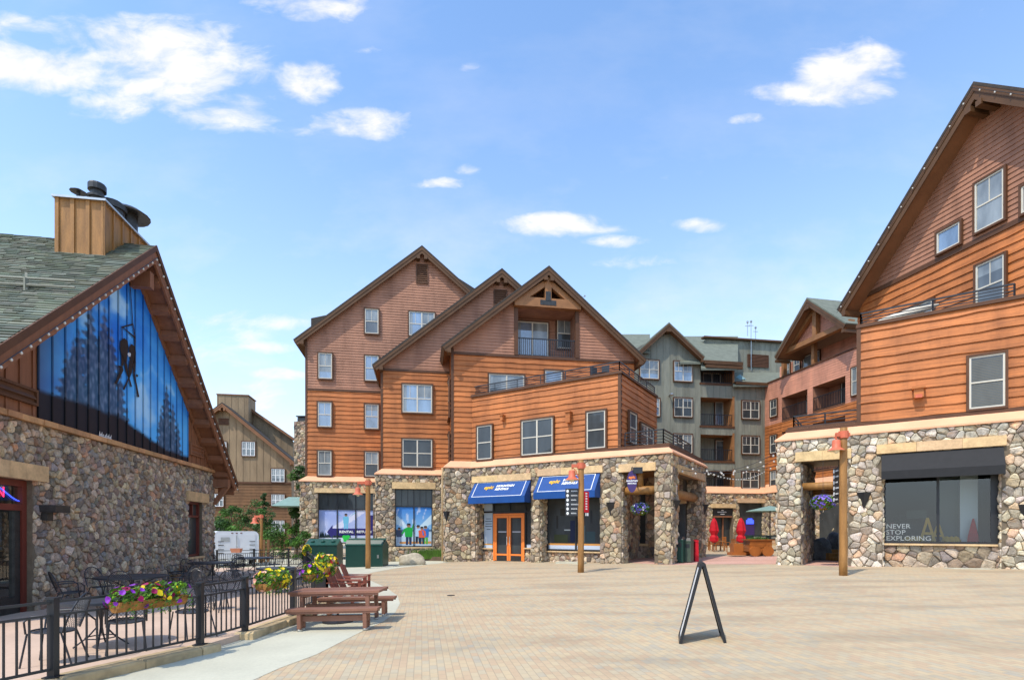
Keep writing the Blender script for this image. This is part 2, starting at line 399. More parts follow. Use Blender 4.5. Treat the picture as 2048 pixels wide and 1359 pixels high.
def span(poly, z):
    xs = []
    n = len(poly)
    for i in range(n):
        p, q = poly[i], poly[(i+1) % n]
        if (p[1]-z)*(q[1]-z) <= 0 and abs(p[1]-q[1]) > 1e-6:
            t = (z-p[1])/(q[1]-p[1]); xs.append(p[0]+(q[0]-p[0])*t)
        elif abs(p[1]-z) < 1e-6 and abs(q[1]-z) < 1e-6: xs += [p[0], q[0]]
    return (min(xs), max(xs)) if xs else None
def siding(mb, fr, poly, h=.2, o=0.0, lip=.035, wav=0.0, var=.12, seed=1, seg=.6):
    """lap boards over a convex wall polygon, each board tilted so its lower edge stands proud"""
    rr = random.Random(seed); zmin = min(p[1] for p in poly); zmax = max(p[1] for p in poly)
    k = math.floor(zmin/h)
    while k*h < zmax-1e-4:
        a = max(zmin, k*h)+1e-5; b = min(zmax, (k+1)*h)-1e-5; k += 1
        if b-a < 1e-3: continue
        A = span(poly, a); B = span(poly, b)
        if not A or not B: continue
        n = max(1, int((max(A[1]-A[0], B[1]-B[0]))/seg)); t = 1+rr.uniform(-var, var)
        cut = [0]+sorted(rr.uniform(0, 1) for _ in range(int((A[1]-A[0])/3.2)))+[1]
        tones = [1+rr.uniform(-var, var) for _ in cut]
        lo, up, un = [], [], []; off = lip
        for i in range(n+1):
            f = i/n; tt = tones[max(j for j, c in enumerate(cut) if c <= f+1e-9)]
            mb.col = (tt, tt, tt, 1)
            sa = A[0]+(A[1]-A[0])*f; sb = B[0]+(B[1]-B[0])*f
            w = rr.uniform(-wav, wav)
            lo.append(mb.vert(fr.P(sa, a+w, o+off+abs(w)*.3))); up.append(mb.vert(fr.P(sb, b, o+.004))); un.append(mb.vert(fr.P(sa, a+w*.3+.002, o)))
        for i in range(n):
            mb.face((lo[i], lo[i+1], up[i+1], up[i])); mb.face((un[i], un[i+1], lo[i+1], lo[i]))
    mb.col = (1, 1, 1, 1)
def battens(mb, fr, poly, sp=.4, o=0.0, w=.05, t=.03, seed=1):
    """flat boards with vertical battens over a convex wall polygon"""
    rr = random.Random(seed); smin = min(p[0] for p in poly); smax = max(p[0] for p in poly)
    k = math.floor(smin/sp)
    while k*sp < smax:
        a, b = max(smin, k*sp), min(smax, (k+1)*sp); k += 1
        c = clip(clip(poly, -1, 0, -a), 1, 0, b)
        if len(c) < 3: continue
        tt = 1+rr.uniform(-.07, .07); mb.col = (tt, tt, tt, 1)
        mb.poly([fr.P(s, z, o) for s, z in c])
        c = clip(clip(poly, -1, 0, -(a)), 1, 0, a+w)
        if len(c) >= 3: mb.col = (tt*.95,)*3+(1,); mb.prism(fr, c, o, o+t)
    mb.col = (1, 1, 1, 1)
def cr(poly, s0=None, s1=None, z0=None, z1=None):
    if s0 is not None: poly = clip(poly, -1, 0, -s0)
    if s1 is not None: poly = clip(poly, 1, 0, s1)
    if z0 is not None: poly = clip(poly, 0, -1, -z0)
    if z1 is not None: poly = clip(poly, 0, 1, z1)
    return poly
# ------------------------------------------------------------------ building pieces
def window(parent, fr, u0, v0, u1, v1, kind='single', g='glass_mid', o=0.1, trim=True, bars=True, name='window', sash='white', px=True, blinds=False):
    if px:
        uc = (u0+u1)/2; s0, s1 = fr.s(u0, o), fr.s(u1, o); z1, z0 = fr.z(uc, v0, o), fr.z(uc, v1, o)
    else: s0, s1, z0, z1 = u0, v0, u1, v1
    g_ = MB(); g_.fbox(fr, s0+.02, s1-.02, z0+.02, z1-.02, o-.04, o+.012)
    rw = random.Random(int(s0*971+z0*317)); gm = [M[g], M['glass_shade']]
    if kind != 'fixed' and (g != 'glass_dark' or rw.random() < .5):
        g_.mi = 1; nc = {'single': 1, 'double': 2, 'slide': 2, 'triple': 1}[kind]; Wc = (s1-s0)/nc
        for i in range(nc):
            q = rw.choice([0, .25, .45, .5, .75, 1]) if g != 'glass_dark' else rw.choice([0, .15, .5])
            if q: g_.fbox(fr, s0+Wc*i+.05, s0+Wc*(i+1)-.05, z1-.04-(z1-z0-.1)*q, z1-.04, o+.0122, o+.015)
            elif rw.random() < .6: g_.fbox(fr, s0+Wc*i+.05, s0+Wc*i+.05+Wc*.22, z0+.05, z1-.04, o+.0122, o+.015)
        g_.mi = 0
    w = g_.build(name, gm, parent)
    f = MB(); fw = .062; ob, of = o-.04, o+.05
    for a in ((s0, s0+fw, z0, z1), (s1-fw, s1, z0, z1), (s0+fw, s1-fw, z0, z0+fw), (s0+fw, s1-fw, z1-fw, z1)): f.fbox(fr, *a, ob, of)
    cols = {'single': 1, 'double': 2, 'slide': 2, 'fixed': 1, 'triple': 3}[kind]
    W = (s1-s0)/cols; zm = (z0+z1)/2
    for i in range(1, cols): f.fbox(fr, s0+W*i-fw*.7, s0+W*i+fw*.7, z0+fw, z1-fw, ob, of-.002)
    if kind in ('single', 'double', 'triple'):
        for i in range(cols):
            a, b = s0+W*i+fw*.8, s0+W*(i+1)-fw*.8
            f.fbox(fr, a, b, zm-.028, zm+.028, ob, of-.008)
            if bars:
                c = (a+b)/2; f.fbox(fr, c-.014, c+.014, zm+.028, z1-fw, ob, of-.02)
    f.build('frame', M[sash], w)
    if blinds:
        b = MB(); n = int((z1-z0-.15)/.06)
        for i in range(n): b.fbox(fr, s0+.09, s1-.09, z0+.09+i*.06, z0+.09+i*.06+.035, o+.013, o+.02)
        b.build('blind', M['blind'], w)
    if trim:
        t = MB(); tw = .085
        t.fbox(fr, s0-tw, s0, z0-tw, z1+tw, o-.04, o+.07); t.fbox(fr, s1, s1+tw, z0-tw, z1+tw, o-.04, o+.07)
        t.fbox(fr, s0, s1, z0-tw, z0, o-.04, o+.085); t.fbox(fr, s0, s1, z1, z1+tw, o-.04, o+.085)
        t.build('trim', M['trim'], w)
    return w
def louver(parent, fr, u0, v0, u1, v1, o=.05, px=True):
    if px:
        uc = (u0+u1)/2; s0, s1 = fr.s(u0, o), fr.s(u1, o); z1, z0 = fr.z(uc, v0, o), fr.z(uc, v1, o)
    else: s0, s1, z0, z1 = u0, v0, u1, v1
    b = MB(); b.fbox(fr, s0, s1, z0, z1, o-.04, o-.0)
    t = .06
    for a in ((s0, s0+t, z0, z1), (s1-t, s1, z0, z1), (s0+t, s1-t, z0, z0+t), (s0+t, s1-t, z1-t, z1)): b.fbox(fr, *a, o, o+.05)
    n = int((z1-z0-2*t)/.13)
    for i in range(n):
        z = z0+t+(i+.5)*(z1-z0-2*t)/n
        b.prism_s = None
        P = fr.P
        b.hexa([P(s0+t,z-.05,o+.045),P(s1-t,z-.05,o+.045),P(s1-t,z-.03,o+.045),P(s0+t,z-.03,o+.045),
                P(s0+t,z+.03,o),P(s1-t,z+.03,o),P(s1-t,z+.05,o),P(s0+t,z+.05,o)])
    return b.build('louver', M['trim'], parent)
def gable_roof(parent, fr, apex, le, re, of, depth, th=.22, mtop='shingle_dark', fas='fascia', soffit='soffit', brackets=True, wall_o=0.0, fh=.34):
    """apex and eaves in (s, z) of the upper roof surface; from offset of back to of-depth"""
    top, sof, fa = MB(), MB(), MB(); P = fr.P; ob = of-depth
    for e, sg in ((le, -1), (re, 1)):
        if e is None: continue
        dx, dz = apex[0]-e[0], apex[1]-e[1]; L = math.hypot(dx, dz)
        nx, nz = (-dz/L*(1 if dx > 0 else -1), abs(dx)/L)     # outward (upward) normal of the slope in the wall plane
        if nz < 0: nx, nz = -nx, -nz
        t1 = .10
        top.prism(fr, [e, apex, (apex[0], apex[1]+t1/nz), (e[0]+nx*t1, e[1]+nz*t1)], ob, of+.03)
        k = th
        sof.prism(fr, [(e[0]-nx*k+ (.0), e[1]-nz*k), (apex[0], apex[1]-k/nz), (apex[0], apex[1]-.004), (e[0]-nx*.004, e[1]-nz*.004)], ob, of-.06)
        fa.prism(fr, [(e[0]-nx*fh, e[1]-nz*fh), (apex[0], apex[1]-fh/nz), (apex[0], apex[1]-.01), (e[0]-nx*.01, e[1]-nz*.01)], of-.06, of)
        k2 = fh*.45
        fa.prism(fr, [(e[0]-nx*k2, e[1]-nz*k2), (apex[0], apex[1]-k2/nz), (apex[0], apex[1]-.012), (e[0]-nx*.012, e[1]-nz*.012)], of, of+.028)
        # eave board running back
        fa.prism(fr, [(e[0]-nx*th, e[1]-nz*th), (e[0]-nx*.006, e[1]-nz*.006), (e[0]+sg*.04-nx*.006, e[1]-nz*.006), (e[0]+sg*.04-nx*th, e[1]-nz*th-.05)], ob, of-.06)
        if brackets:
            for f in (.06, .97):
                s = e[0]+dx*f; z = e[1]+dz*f-fh*1.15/nz
                fa.fbox(fr, s-.11, s+.11, z-.12, z+.1, wall_o, of+.06)
    r = top.build('roof', M[mtop], parent)
    sof.build('soffit', M[soffit], r); fa.build('fascia', M[fas], r)
    return r
def railing(parent, pts, z0, h=.85, bars=4, name='railing', posts=1.6, m='black', r=.022):
    """horizontal bar railing along plan points"""
    b = MB()
    for a, c in zip(pts, pts[1:]):
        a = Vector((a[0], a[1], 0)); c = Vector((c[0], c[1], 0)); L = (c-a).length
        za, zc = (z0, z0) if not callable(z0) else (z0(a), z0(c))
        for k in range(bars):
            dz = h*(k+1)/bars
            b.bar(a+Vector((0,0,za+dz)), c+Vector((0,0,zc+dz)), r*1.4 if k < bars-1 else r*2.6)
        n = max(1, round(L/posts))
        for i in range(n+1):
            p = a.lerp(c, i/n); zz = za+(zc-za)*i/n
            b.bar(p+Vector((0,0,zz)), p+Vector((0,0,zz+h)), r*2.2)
    return b.build(name, M[m], parent)
def balusters(parent, fr, s0, s1, z0, h=1.0, o=0.0, sp=.12, name='balcony_railing', m='black'):
    b = MB()
    for z in (z0+.08, z0+h): b.fbox(fr, s0, s1, z-.03, z+.03, o-.03, o+.03)
    n = int((s1-s0)/sp)
    for i in range(n+1):
        s = s0+(s1-s0)*i/n; b.fbox(fr, s-.017, s+.017, z0+.11, z0+h-.03, o-.015, o+.015)
    return b.build(name, M[m], parent)
def text(body, size, m, parent, fr=None, s=0, z=0, o=0, name='lettering', mw=None, shear=0.0, ext=.006, align='CENTER', bold=.0, wsc=1.0):
    cu = bpy.data.curves.new(name, 'FONT'); cu.body = body; cu.size = size; cu.extrude = ext; cu.align_x = align; cu.align_y = 'CENTER'
    cu.shear = shear; cu.offset = bold; cu.resolution_u = 2
    ob = bpy.data.objects.new(name, cu); C.objects.link(ob)
    dg = bpy.context.evaluated_depsgraph_get()
    me = bpy.data.meshes.new_from_object(ob.evaluated_get(dg)); bpy.data.objects.remove(ob)
    me.materials.clear(); me.materials.append(M[m]); me.name = name
    if mw is None:
        p = fr.P(s, z, o); x = Vector((fr.d.x, fr.d.y, 0)); y = Vector((0, 0, 1)); n = Vector((fr.n.x, fr.n.y, 0))
        mw = Matrix(((x.x, y.x, n.x, p.x), (x.y, y.y, n.y, p.y), (x.z, y.z, n.z, p.z), (0, 0, 0, 1)))
    me.transform(mw @ Matrix.Diagonal((wsc, 1, 1, 1)))
    o2 = bpy.data.objects.new(name, me); C.objects.link(o2)
    if parent is not None:
        o2.parent = parent
        if parent.type == 'EMPTY': o2.location = -parent.location
    return o2
def gridprint(mb, fr, s0, s1, z0, z1, o, fn, n, m, inside=None):
    """a flat printed or painted surface with a colour per point"""
    idx = {}
    for i in range(n+1):
        for j in range(m+1):
            s = s0+(s1-s0)*i/n; z = z0+(z1-z0)*j/m
            mb.col = (*fn(s, z), 1); idx[i, j] = mb.vert(fr.P(s, z, o))
    for i in range(n):
        for j in range(m):
            if inside and not inside(s0+(s1-s0)*(i+.5)/n, z0+(z1-z0)*(j+.5)/m): continue
            mb.face((idx[i, j], idx[i+1, j], idx[i+1, j+1], idx[i, j+1]))
    mb.col = (1, 1, 1, 1)
def lin(*c): return tuple((x/255/12.92 if x/255 <= .04045 else ((x/255+.055)/1.055)**2.4) for x in c)
M['lettering_grey'] = mat('lettering_grey', (.30, .33, .33), .6, .03)
M['greybin'] = mat('grey_green_bin', (.06, .085, .06), .5, .15, 3)
SUN, SKY, EXPO, AIR, DUST, HAZE, CLOUD = 3.3, .15, .25, 1.0, 1.0, .9, 6.1
TINT = (1.55, 1.84, 2.0, 1)
# ================================================================== central lodge
dA = (.9864, .1645)
def fr_at(u, Y, d): return Frame(((u-CX)/F*Y, Y), d)
L_ = fr_at(612, 37.5, dA); M_ = fr_at(763, 34.3, dA); N_ = fr_at(904, 32.6, dA)
W_ = fr_at(943, 32.4, (.8475, -.531))
lodge = thing('lodge_building', 'large central orange cedar and stone lodge with three brown gables above blue awnings', 'building', (W_.P(4, 0, -3).x, W_.P(4, 0, -3).y, 0))
def gable_wall(fr, of, apx, lpx, wl, wr, rpx=None, down=.27):
    ap = fr.at(*apx, of); le = fr.at(*lpx, of)
    re = fr.at(*rpx, of) if rpx else (2*ap[0]-le[0], le[1])
    s0 = wl; s1 = wr if wr is not None else 2*ap[0]-wl
    def rz(s):
        e = le if s < ap[0] else re
        return e[1]+(ap[1]-e[1])*(s-e[0])/(ap[0]-e[0])-down
    return ap, le, re, rz, [(s0, 0), (s1, 0), (s1, rz(s1)), (ap[0], ap[1]-down-.02), (s0, rz(s0))]
cw, pw, trim_mb, core = MB(), MB(), MB(), MB()
HC, HP = .31, .185
# L gable
apL, leL, reL, rzL, pL = gable_wall(L_, .42, (844, 494), (588, 681), 0, None)
zbL = L_.z(680, 952); ztL = L_.z(613, 780)
siding(cw, L_, cr(pL, z0=zbL, z1=ztL), HC, wav=.024, lip=.045, seed=1); siding(pw, L_, cr(pL, z0=ztL+.16), HP, lip=.034, seed=2, var=.06)
trim_mb.fbox(L_, -.02, pL[1][0], ztL, ztL+.16, 0, .06)
core.prism(L_, cr(pL, z0=zbL-.3), -15, -.02)
trim_mb.fbox(L_, -.05, .09, zbL, rzL(0)-.05, -.1, .05)
# M gable
apM, leM, reM, rzM, pM = gable_wall(M_, .45, (1004, 540), (746, 731), 0, None)
zbM = M_.z(800, 937); ztM = M_.z(765, 741)
siding(cw, M_, cr(pM, z0=zbM, z1=ztM), HC, wav=.024, lip=.045, seed=3); siding(pw, M_, cr(pM, z0=ztM+.16), HP, lip=.034, seed=4, var=.06)
trim_mb.fbox(M_, -.02, pM[1][0], ztM, ztM+.16, 0, .06); trim_mb.fbox(M_, -.05, .09, zbM, rzM(0)-.05, -.1, .05)
core.prism(M_, cr(pM, z0=zbM-.3), -12, -.02)
siding(cw, M_.left(0, 4, 0), [(0, zbM), (4, zbM), (4, rzM(0)), (0, rzM(0))], HC, wav=.015, seed=5)
# N gable with inset balcony
ofN = .58
apN, leN, reN, rzN, pN = gable_wall(N_, ofN, (1098, 535), (885, 693), 0, N_.s(1268), (1293, 720))
zbN = N_.z(925, 922); ztN = N_.z(904, 708)
b0, b1 = N_.s(1032), N_.s(1154); zf = N_.z(1093, 708); zbeam = N_.z(1093, 619)
siding(cw, N_, cr(pN, z0=zbN, z1=ztN), HC, wav=.024, lip=.045, seed=6)
up = cr(pN, z0=ztN+.16)
siding(pw, N_, cr(up, s1=b0), HP, lip=.034, seed=7, var=.06); siding(pw, N_, cr(up, s0=b1), HP, lip=.034, seed=8, var=.06)
trim_mb.fbox(N_, -.02, pN[1][0], ztN, ztN+.16, 0, .06)
for s in (b0, b1): trim_mb.fbox(N_, s-.12, s+.12, ztN+.16, rzN(s)-.1, -.1, .09)
trim_mb.fbox(N_, -.06, .1, zbN, rzN(0)-.05, -.1, .055)
core.prism(N_, cr(pN, z0=zbN-.3), -10, -1.75)
siding(pw, Frame(N_.P(0, 0, -1.72)[:2], dA), cr(up, s0=b0-.5, s1=b1+.5), HP, lip=.034, seed=9, var=.06)
inner = MB()
inner.fbox(N_, b0-.1, b1+.1, ztN-.1, ztN+.12, -1.74, -.06)
inner.fbox(N_, b0-.12, b0-.02, ztN+.12, rzN(b0)-.1, -1.74, -.1); inner.fbox(N_, b1+.02, b1+.12, ztN+.12, rzN(b1)-.1, -1.74, -.1)
inner.fbox(N_, b0, b1, zbeam+.02, zbeam+.1, -1.7, -.12)
inner.build('balcony_recess', M['pinkwood'], lodge)
siding(cw, N_.left(0, 6, 0), [(0, zbN), (6, zbN), (6, rzN(0)), (0, rzN(0))], HC, wav=.015, seed=10)
siding(cw, N_.back(pN[1][0]), [(0, zbN), (9, zbN), (9, rzN(pN[1][0])), (0, rzN(pN[1][0]))], HC, wav=.015, seed=11)
# truss
tr = MB()
tr.fbox(N_, b0-.15, b1+.15, zbeam, zbeam+.55, -.02, .38)
sk = apN[0]; tr.fbox(N_, sk-.2, sk+.2, zbeam+.5, apN[1]-.5, .0, .4)
for sg in (-1, 1):
    e = b0 if sg < 0 else b1
    a = N_.P(e-.1*sg, rzN(e)-.22, .2); c = N_.P(sk, apN[1]-.72, .2); tr.bar(a, c, .3, .34)
    a = N_.P(sk+sg*1.5, zbeam+.55, .2); c = N_.P(sk+sg*.1, zbeam+1.45, .2); tr.bar(a, c, .2, .24)
tro = tr.build('gable_truss', M['beam'], lodge)
pl = MB(); pl.fbox(N_, sk-.5, sk+.5, zbeam+.12, zbeam+.42, .381, .40); pl.fbox(N_, sk-.16, sk+.16, zbeam+.4, zbeam+.95, .402, .42); pl.build('bracket_plate', M['darkmetal'], tro)
balusters(lodge, N_, b0+.12, b1-.12, ztN+.1, 1.15, -.05)
# wing W
sWc = W_.s(1241, -.35); zWt = W_.z(1239, 747, -.35); zbW = W_.z(1133, 905, -.35)
Wd = Frame(W_.P(0, 0, -.35)[:2], (.8475, -.531))
sw0 = Wd.s(943)
WSd = W_.back(sWc, -.35); swS = WSd.s(1313)
siding(cw, Wd, [(sw0, zbW-.1), (sWc, zbW-.1), (sWc, zWt), (sw0, zWt)], HC, wav=.026, lip=.045, seed=12)
siding(cw, WSd, [(0, zbW-.1), (swS, zbW-.1), (swS, zWt), (0, zWt)], HC, wav=.026, lip=.045, seed=13)
trim_mb.fbox(Wd, sWc-.12, sWc+.035, zbW-.1, zWt, -.14, .05)
wq = [Wd.P(sw0, 0, -.03), Wd.P(sWc-.03, 0, -.03), WSd.P(swS, 0, -.03), Wd.P(sw0+2.5, 0, -swS)]
core.extr([(p.x, p.y) for p in wq], zbW-.5, zWt-.02)
cap = MB()
cap.fbox(Wd, sw0, sWc+.1, zWt, zWt+.14, -.3, .11); cap.fbox(WSd, .1-.05, swS, zWt, zWt+.138, -.3, .11)
cap.build('deck_edge', M['trim'], lodge)
# floor of roof deck
fl = MB(); fl.extr([(p.x, p.y) for p in wq], zWt-.015, zWt+.03); fl.build('roof_deck', M['picnic'], lodge)
p0, p1, p2 = Wd.P(sw0+.1, 0, -.1), Wd.P(sWc-.1, 0, -.1), WSd.P(swS-.1, 0, -.1)
railing(lodge, [(p0.x, p0.y), (p1.x, p1.y), (p2.x, p2.y)], zWt+.14, .52, 4)
cwo = cw.build('cedar_siding', M['cedar'], lodge)
pwo = pw.build('upper_siding', M['pinkwood'], lodge)
trim_mb.build('trim_board', M['trim'], lodge); core.build('wall_core', M['interior'], lodge)
gable_roof(lodge, L_, apL, leL, reL, .42, 16); gable_roof(lodge, M_, apM, leM, reM, .45, 13); gable_roof(lodge, N_, apN, leN, reN, ofN, 12)
# low dormer behind the left gable's left slope and behind its right slope
dm = MB(); q = L_.at(622, 636, -3); q2 = L_.at(672, 626, -3)
dm.prism(L_, [(q[0], q[1]-1.0), (q2[0]+.8, q[1]-1.0), (q2[0]+1.2, q2[1]+.35), (q[0], q[1])], -9, -3); dm.build('dormer', M['shingle_dark'], lodge); dm = MB()
q = L_.at(905, 552, -4); q2 = L_.at(958, 582, -4)
dm.prism(L_, [(q[0]-1, q2[1]-2), (q2[0], q2[1]-2), (q2[0], q2[1]), (q[0], q[1]+.15), (q[0]-1, q[1]+.4)], -9, -4)
dm.build('rear_dormer', M['shingle_dark'], lodge)
for a in ((637,706,664,757,'single','glass_sky'), (730,711,757,761,'single','glass_sky'), (730,618,757,667,'single','glass_mid'), (818,624,869,672,'double','glass_sky'),
          (636,804,663,853,'single','glass_sky'), (730,808,757,857,'single','glass_sky'), (636,901,663,950,'single','glass_mid'), (730,903,757,952,'single','glass_dark')):
    window(lodge, L_, *a)
window(lodge, M_, 805, 769, 864, 825, 'double', 'glass_sky'); window(lodge, M_, 805, 878, 864, 934, 'double', 'glass_dark', bars=False)
louver(lodge, L_, 832, 528, 856, 567); louver(lodge, M_, 987, 579, 1014, 613)
window(lodge, N_, 978, 749, 1048, 812, 'slide', 'glass_mid', name='sliding_door'); window(lodge, N_, 1090, 741, 1124, 790, 'fixed', 'glass_sky')
Nr = Frame(N_.P(0, 0, -1.72)[:2], dA)
window(lodge, Nr, 1033, 644, 1096, 714, 'slide', 'glass_sky', name='sliding_door'); window(lodge, Nr, 1114, 637, 1143, 697, 'single', 'glass_dark')
NL = N_.left(0, 6)
for za, zc in ((8.9, 11.3), (5.9, 7.9)): window(lodge, NL, 4.0, za, 5.2, zc, 'single', 'glass_mid', px=True) if False else window(lodge, NL, 3.2, 5.0, za, zc, 'single', 'glass_mid', px=False)
for a in ((955,851,984,918,'single','glass_dark'), (1044,838,1106,908,'double','glass_dark'), (1174,822,1211,896,'single','glass_dark')):
    window(lodge, Wd, *a, bars=False)
window(lodge, WSd, 1258, 826, 1272, 886, 'single', 'glass_dark', bars=False); window(lodge, WSd, 1281, 852, 1306, 892, 'double', 'glass_dark')
for (u, v0, v1) in ((1140, 826, 846), (1008, 832, 842)):
    s, z1 = Wd.at(u, v0); z0 = Wd.z(u, v1); w = .13 if u > 1100 else .08
    b = MB(); b.fbox(Wd, s-w, s+w, z0, z1, .0, .3); b.fbox(Wd, s-w-.05, s+w+.05, z1, z1+.05, .0, .36); b.build('vent_hood', M['cedar'], lodge)
# ---------------- stone base
mort, stn, bandm = MB(), MB(), MB()
OS = .35
zsL = L_.z(680, 963, OS); zsM = M_.z(820, 949, OS); zsN = N_.z(920, 937, OS); zsW = W_.z(1133, 919, 0)
zsN = zsW = (zsN+zsW)/2
zbN2 = zbW
# L
a0, a1 = L_.s(601, OS), L_.s(760, OS)
hL = (L_.s(636, OS), L_.s(746, OS), -.6, L_.z(690, 984, OS))
wallgrid(mort, L_, a0, a1, -1, zsL, [hL], -.3, OS); stones(stn, L_, a0, a1, -.6, zsL, [hL], .3, OS, 'warm', seed=21)
LSl = L_.left(a0, 4, 0); wallgrid(mort, LSl, 0, 4.35, -1, zsL, [], -.3, .0); stones(stn, LSl, 0, 4.35, -.6, zsL, [], .3, 0, 'warm', seed=22)
# M
c0, c1 = M_.s(752, OS), M_.s(896, OS)
hM = (M_.s(790, OS), M_.s(865, OS), M_.z(828, 1093, OS), M_.z(828, 977, OS))
wallgrid(mort, M_, c0, c1, -1, zsM, [hM], -.3, OS); stones(stn, M_, c0, c1, -.6, zsM, [hM], .3, OS, 'warm', seed=23)
MSl = M_.left(c0, 3, 0); wallgrid(mort, MSl, 0, 3.35, -1, zsM, [], -.3, .0); stones(stn, MSl, 0, 3.35, -.6, zsM, [], .3, 0, 'warm', seed=24)
# N pier
e0 = N_.s(890, OS); kink = meet(N_, OS, W_, 0); e1 = (Vector(kink)-N_.o).dot(N_.d); w0 = (Vector(kink)-W_.o).dot(W_.d)
e1p = N_.s(950, OS)
wallgrid(mort, N_, e0, e1, -1, zsN, [], -.5, OS); stones(stn, N_, e0, e1, -.4, zsN, [], .33, OS, 'warm', seed=25)
NSl = N_.left(e0, 3, 0); wallgrid(mort, NSl, 0, 3.35, -1, zsN, [], -.3, 0); stones(stn, NSl, 0, 3.35, -.4, zsN, [], .3, 0, 'warm', seed=26)
# W arcade
wc = W_.s(1342)
U = W_.s
h1 = (U(951), U(1062), -1, W_.z(1005, 961)); h2 = (U(1080), U(1200), -1, W_.z(1140, 948)); h3 = (U(1243), U(1309), -1, W_.z(1275, 941))
wallgrid(mort, W_, w0, wc, -1, zsW, [h1, h2, h3], -.85, 0); stones(stn, W_, w0, wc, -.4, zsW, [h1, h2, h3], .33, 0, 'warm', seed=27)
WS = W_.back(wc); V_ = WS.s
wsE = V_(1411); h4 = (V_(1356), V_(1403), -1, WS.z(1380, 951))
wallgrid(mort, WS, .86, wsE, -1, zsW, [h4], -.85, 0); wallgrid(mort, WS, 0, .859, -1, zsW, [], -.01, 0)
stones(stn, WS, 0, wsE, -.3, zsW, [h4], .33, 0, 'warm', seed=28)
# reveals in stone
for s, fsg in ((h1[0], 1), (h2[0], 1), (h3[0], 1)):
    fr = W_.back(s, 0); stones(stn, fr, 0.02, .85, -.3, h1[3], [], .3, 0.0, 'warm', seed=29+int(s))
fr = Frame(WS.P(h4[1], 0, 0)[:2], (-WS.n.x, -WS.n.y)); fr = Frame(WS.P(h4[1], 0, -.85)[:2], (WS.n.x, WS.n.y)); stones(stn, fr, 0, .84, -.3, h4[3], [], .33, 0, 'warm', seed=40)
# inner arcade walls
AIN = -5.6
iw = Frame(W_.P(0, 0, AIN)[:2], (.8475, -.531))
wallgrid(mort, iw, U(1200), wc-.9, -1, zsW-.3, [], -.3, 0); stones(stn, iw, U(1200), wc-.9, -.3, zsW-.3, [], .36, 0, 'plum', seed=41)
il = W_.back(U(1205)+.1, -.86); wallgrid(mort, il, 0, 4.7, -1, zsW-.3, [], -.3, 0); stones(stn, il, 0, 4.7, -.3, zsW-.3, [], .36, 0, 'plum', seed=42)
bodyp = [iw.P(U(1000)-3, 0, -.35), iw.P(wc-.9, 0, -.35), iw.P(wc-.9, 0, -1.9), iw.P(U(1000)-3, 0, -2.2)]
corez = MB(); corez.extr([(p.x, p.y) for p in bodyp], -1, zsW-.02)
bb = [W_.P(w0+.2, 0, -1.3), W_.P(U(1200)+.05, 0, -1.3), W_.P(U(1200)+.05, 0, AIN-.2), W_.P(w0+2, 0, AIN-.2)]
corez.extr([(p.x, p.y) for p in bb], -1, zsW-.04)
corez.build('ground_floor_core', M['interior'], lodge)
cl = MB(); pp = [W_.P(U(1200)+.12, 0, -.86), W_.P(wc-.87, 0, -.86), WS.P(wsE-.9, 0, -.87), iw.P(U(1200)+.12, 0, .05)]
cl.extr([(p.x, p.y) for p in pp], zsW-.55, zsW-.35); cl.build('arcade_ceiling', M['log'], lodge)
tp = MB(); tt = [W_.P(w0-.5, 0, -.3), W_.P(wc-.1, 0, -.1), WS.P(wsE-.1, 0, -.1), WS.P(wsE-.1, 0, -6)]
tp.extr([(p.x, p.y) for p in tt], zsW-.1, zbW+.02); tp.build('terrace_slab', M['trim'], lodge)
# windows in the arcade back wall
def panel(fr, u0, v0, u1, v1, o, t, m, name, parent, um=None):
    um = um or (u0+u1)/2; b = MB(); b.fbox(fr, fr.s(u0, o), fr.s(u1, o), fr.z(um, v1, o), fr.z(um, v0, o), o, o+t)
    return b.build(name, M[m], parent)
panel(iw, 1258, 985, 1291, 1086, .06, .05, 'glass_dark', 'window', lodge); panel(iw, 1255, 1086, 1297, 1091, .06, .12, 'lintel', 'sill', lodge)
panel(iw, 1357, 1008, 1371, 1118, .06, .05, 'glass_dark', 'door', lodge); panel(iw, 1355, 995, 1373, 1006, .06, .1, 'lintel', 'lintel', lodge)
# log beams
lg = MB(); zl = W_.z(1275, 979); lg.tube([W_.P(h3[0]-.1, zl, -.42), W_.P(h3[1]+.1, zl, -.42)], .22, 10)
lg.tube([W_.P((h3[0]+h3[1])/2, zl+.2, -.42), W_.P((h3[0]+h3[1])/2, h3[3]+.1, -.42)], .16, 8)
lg.build('log_beam', M['log'], lodge, smooth=True); lg = MB(); zl = WS.z(1380, 989); lg.tube([WS.P(h4[0]-.1, zl, -.42), WS.P(h4[1]+.1, zl, -.42)], .25, 10); sm = V_(1367)
lg.tube([WS.P(sm, zl+.2, -.42), WS.P(sm, h4[3]+.1, -.42)], .2, 8)
lg.build('log_beam', M['log'], lodge, smooth=True)
mort.build('mortar_wall', M['mortar'], lodge); stn.build('stone_wall', M['stone'], lodge)
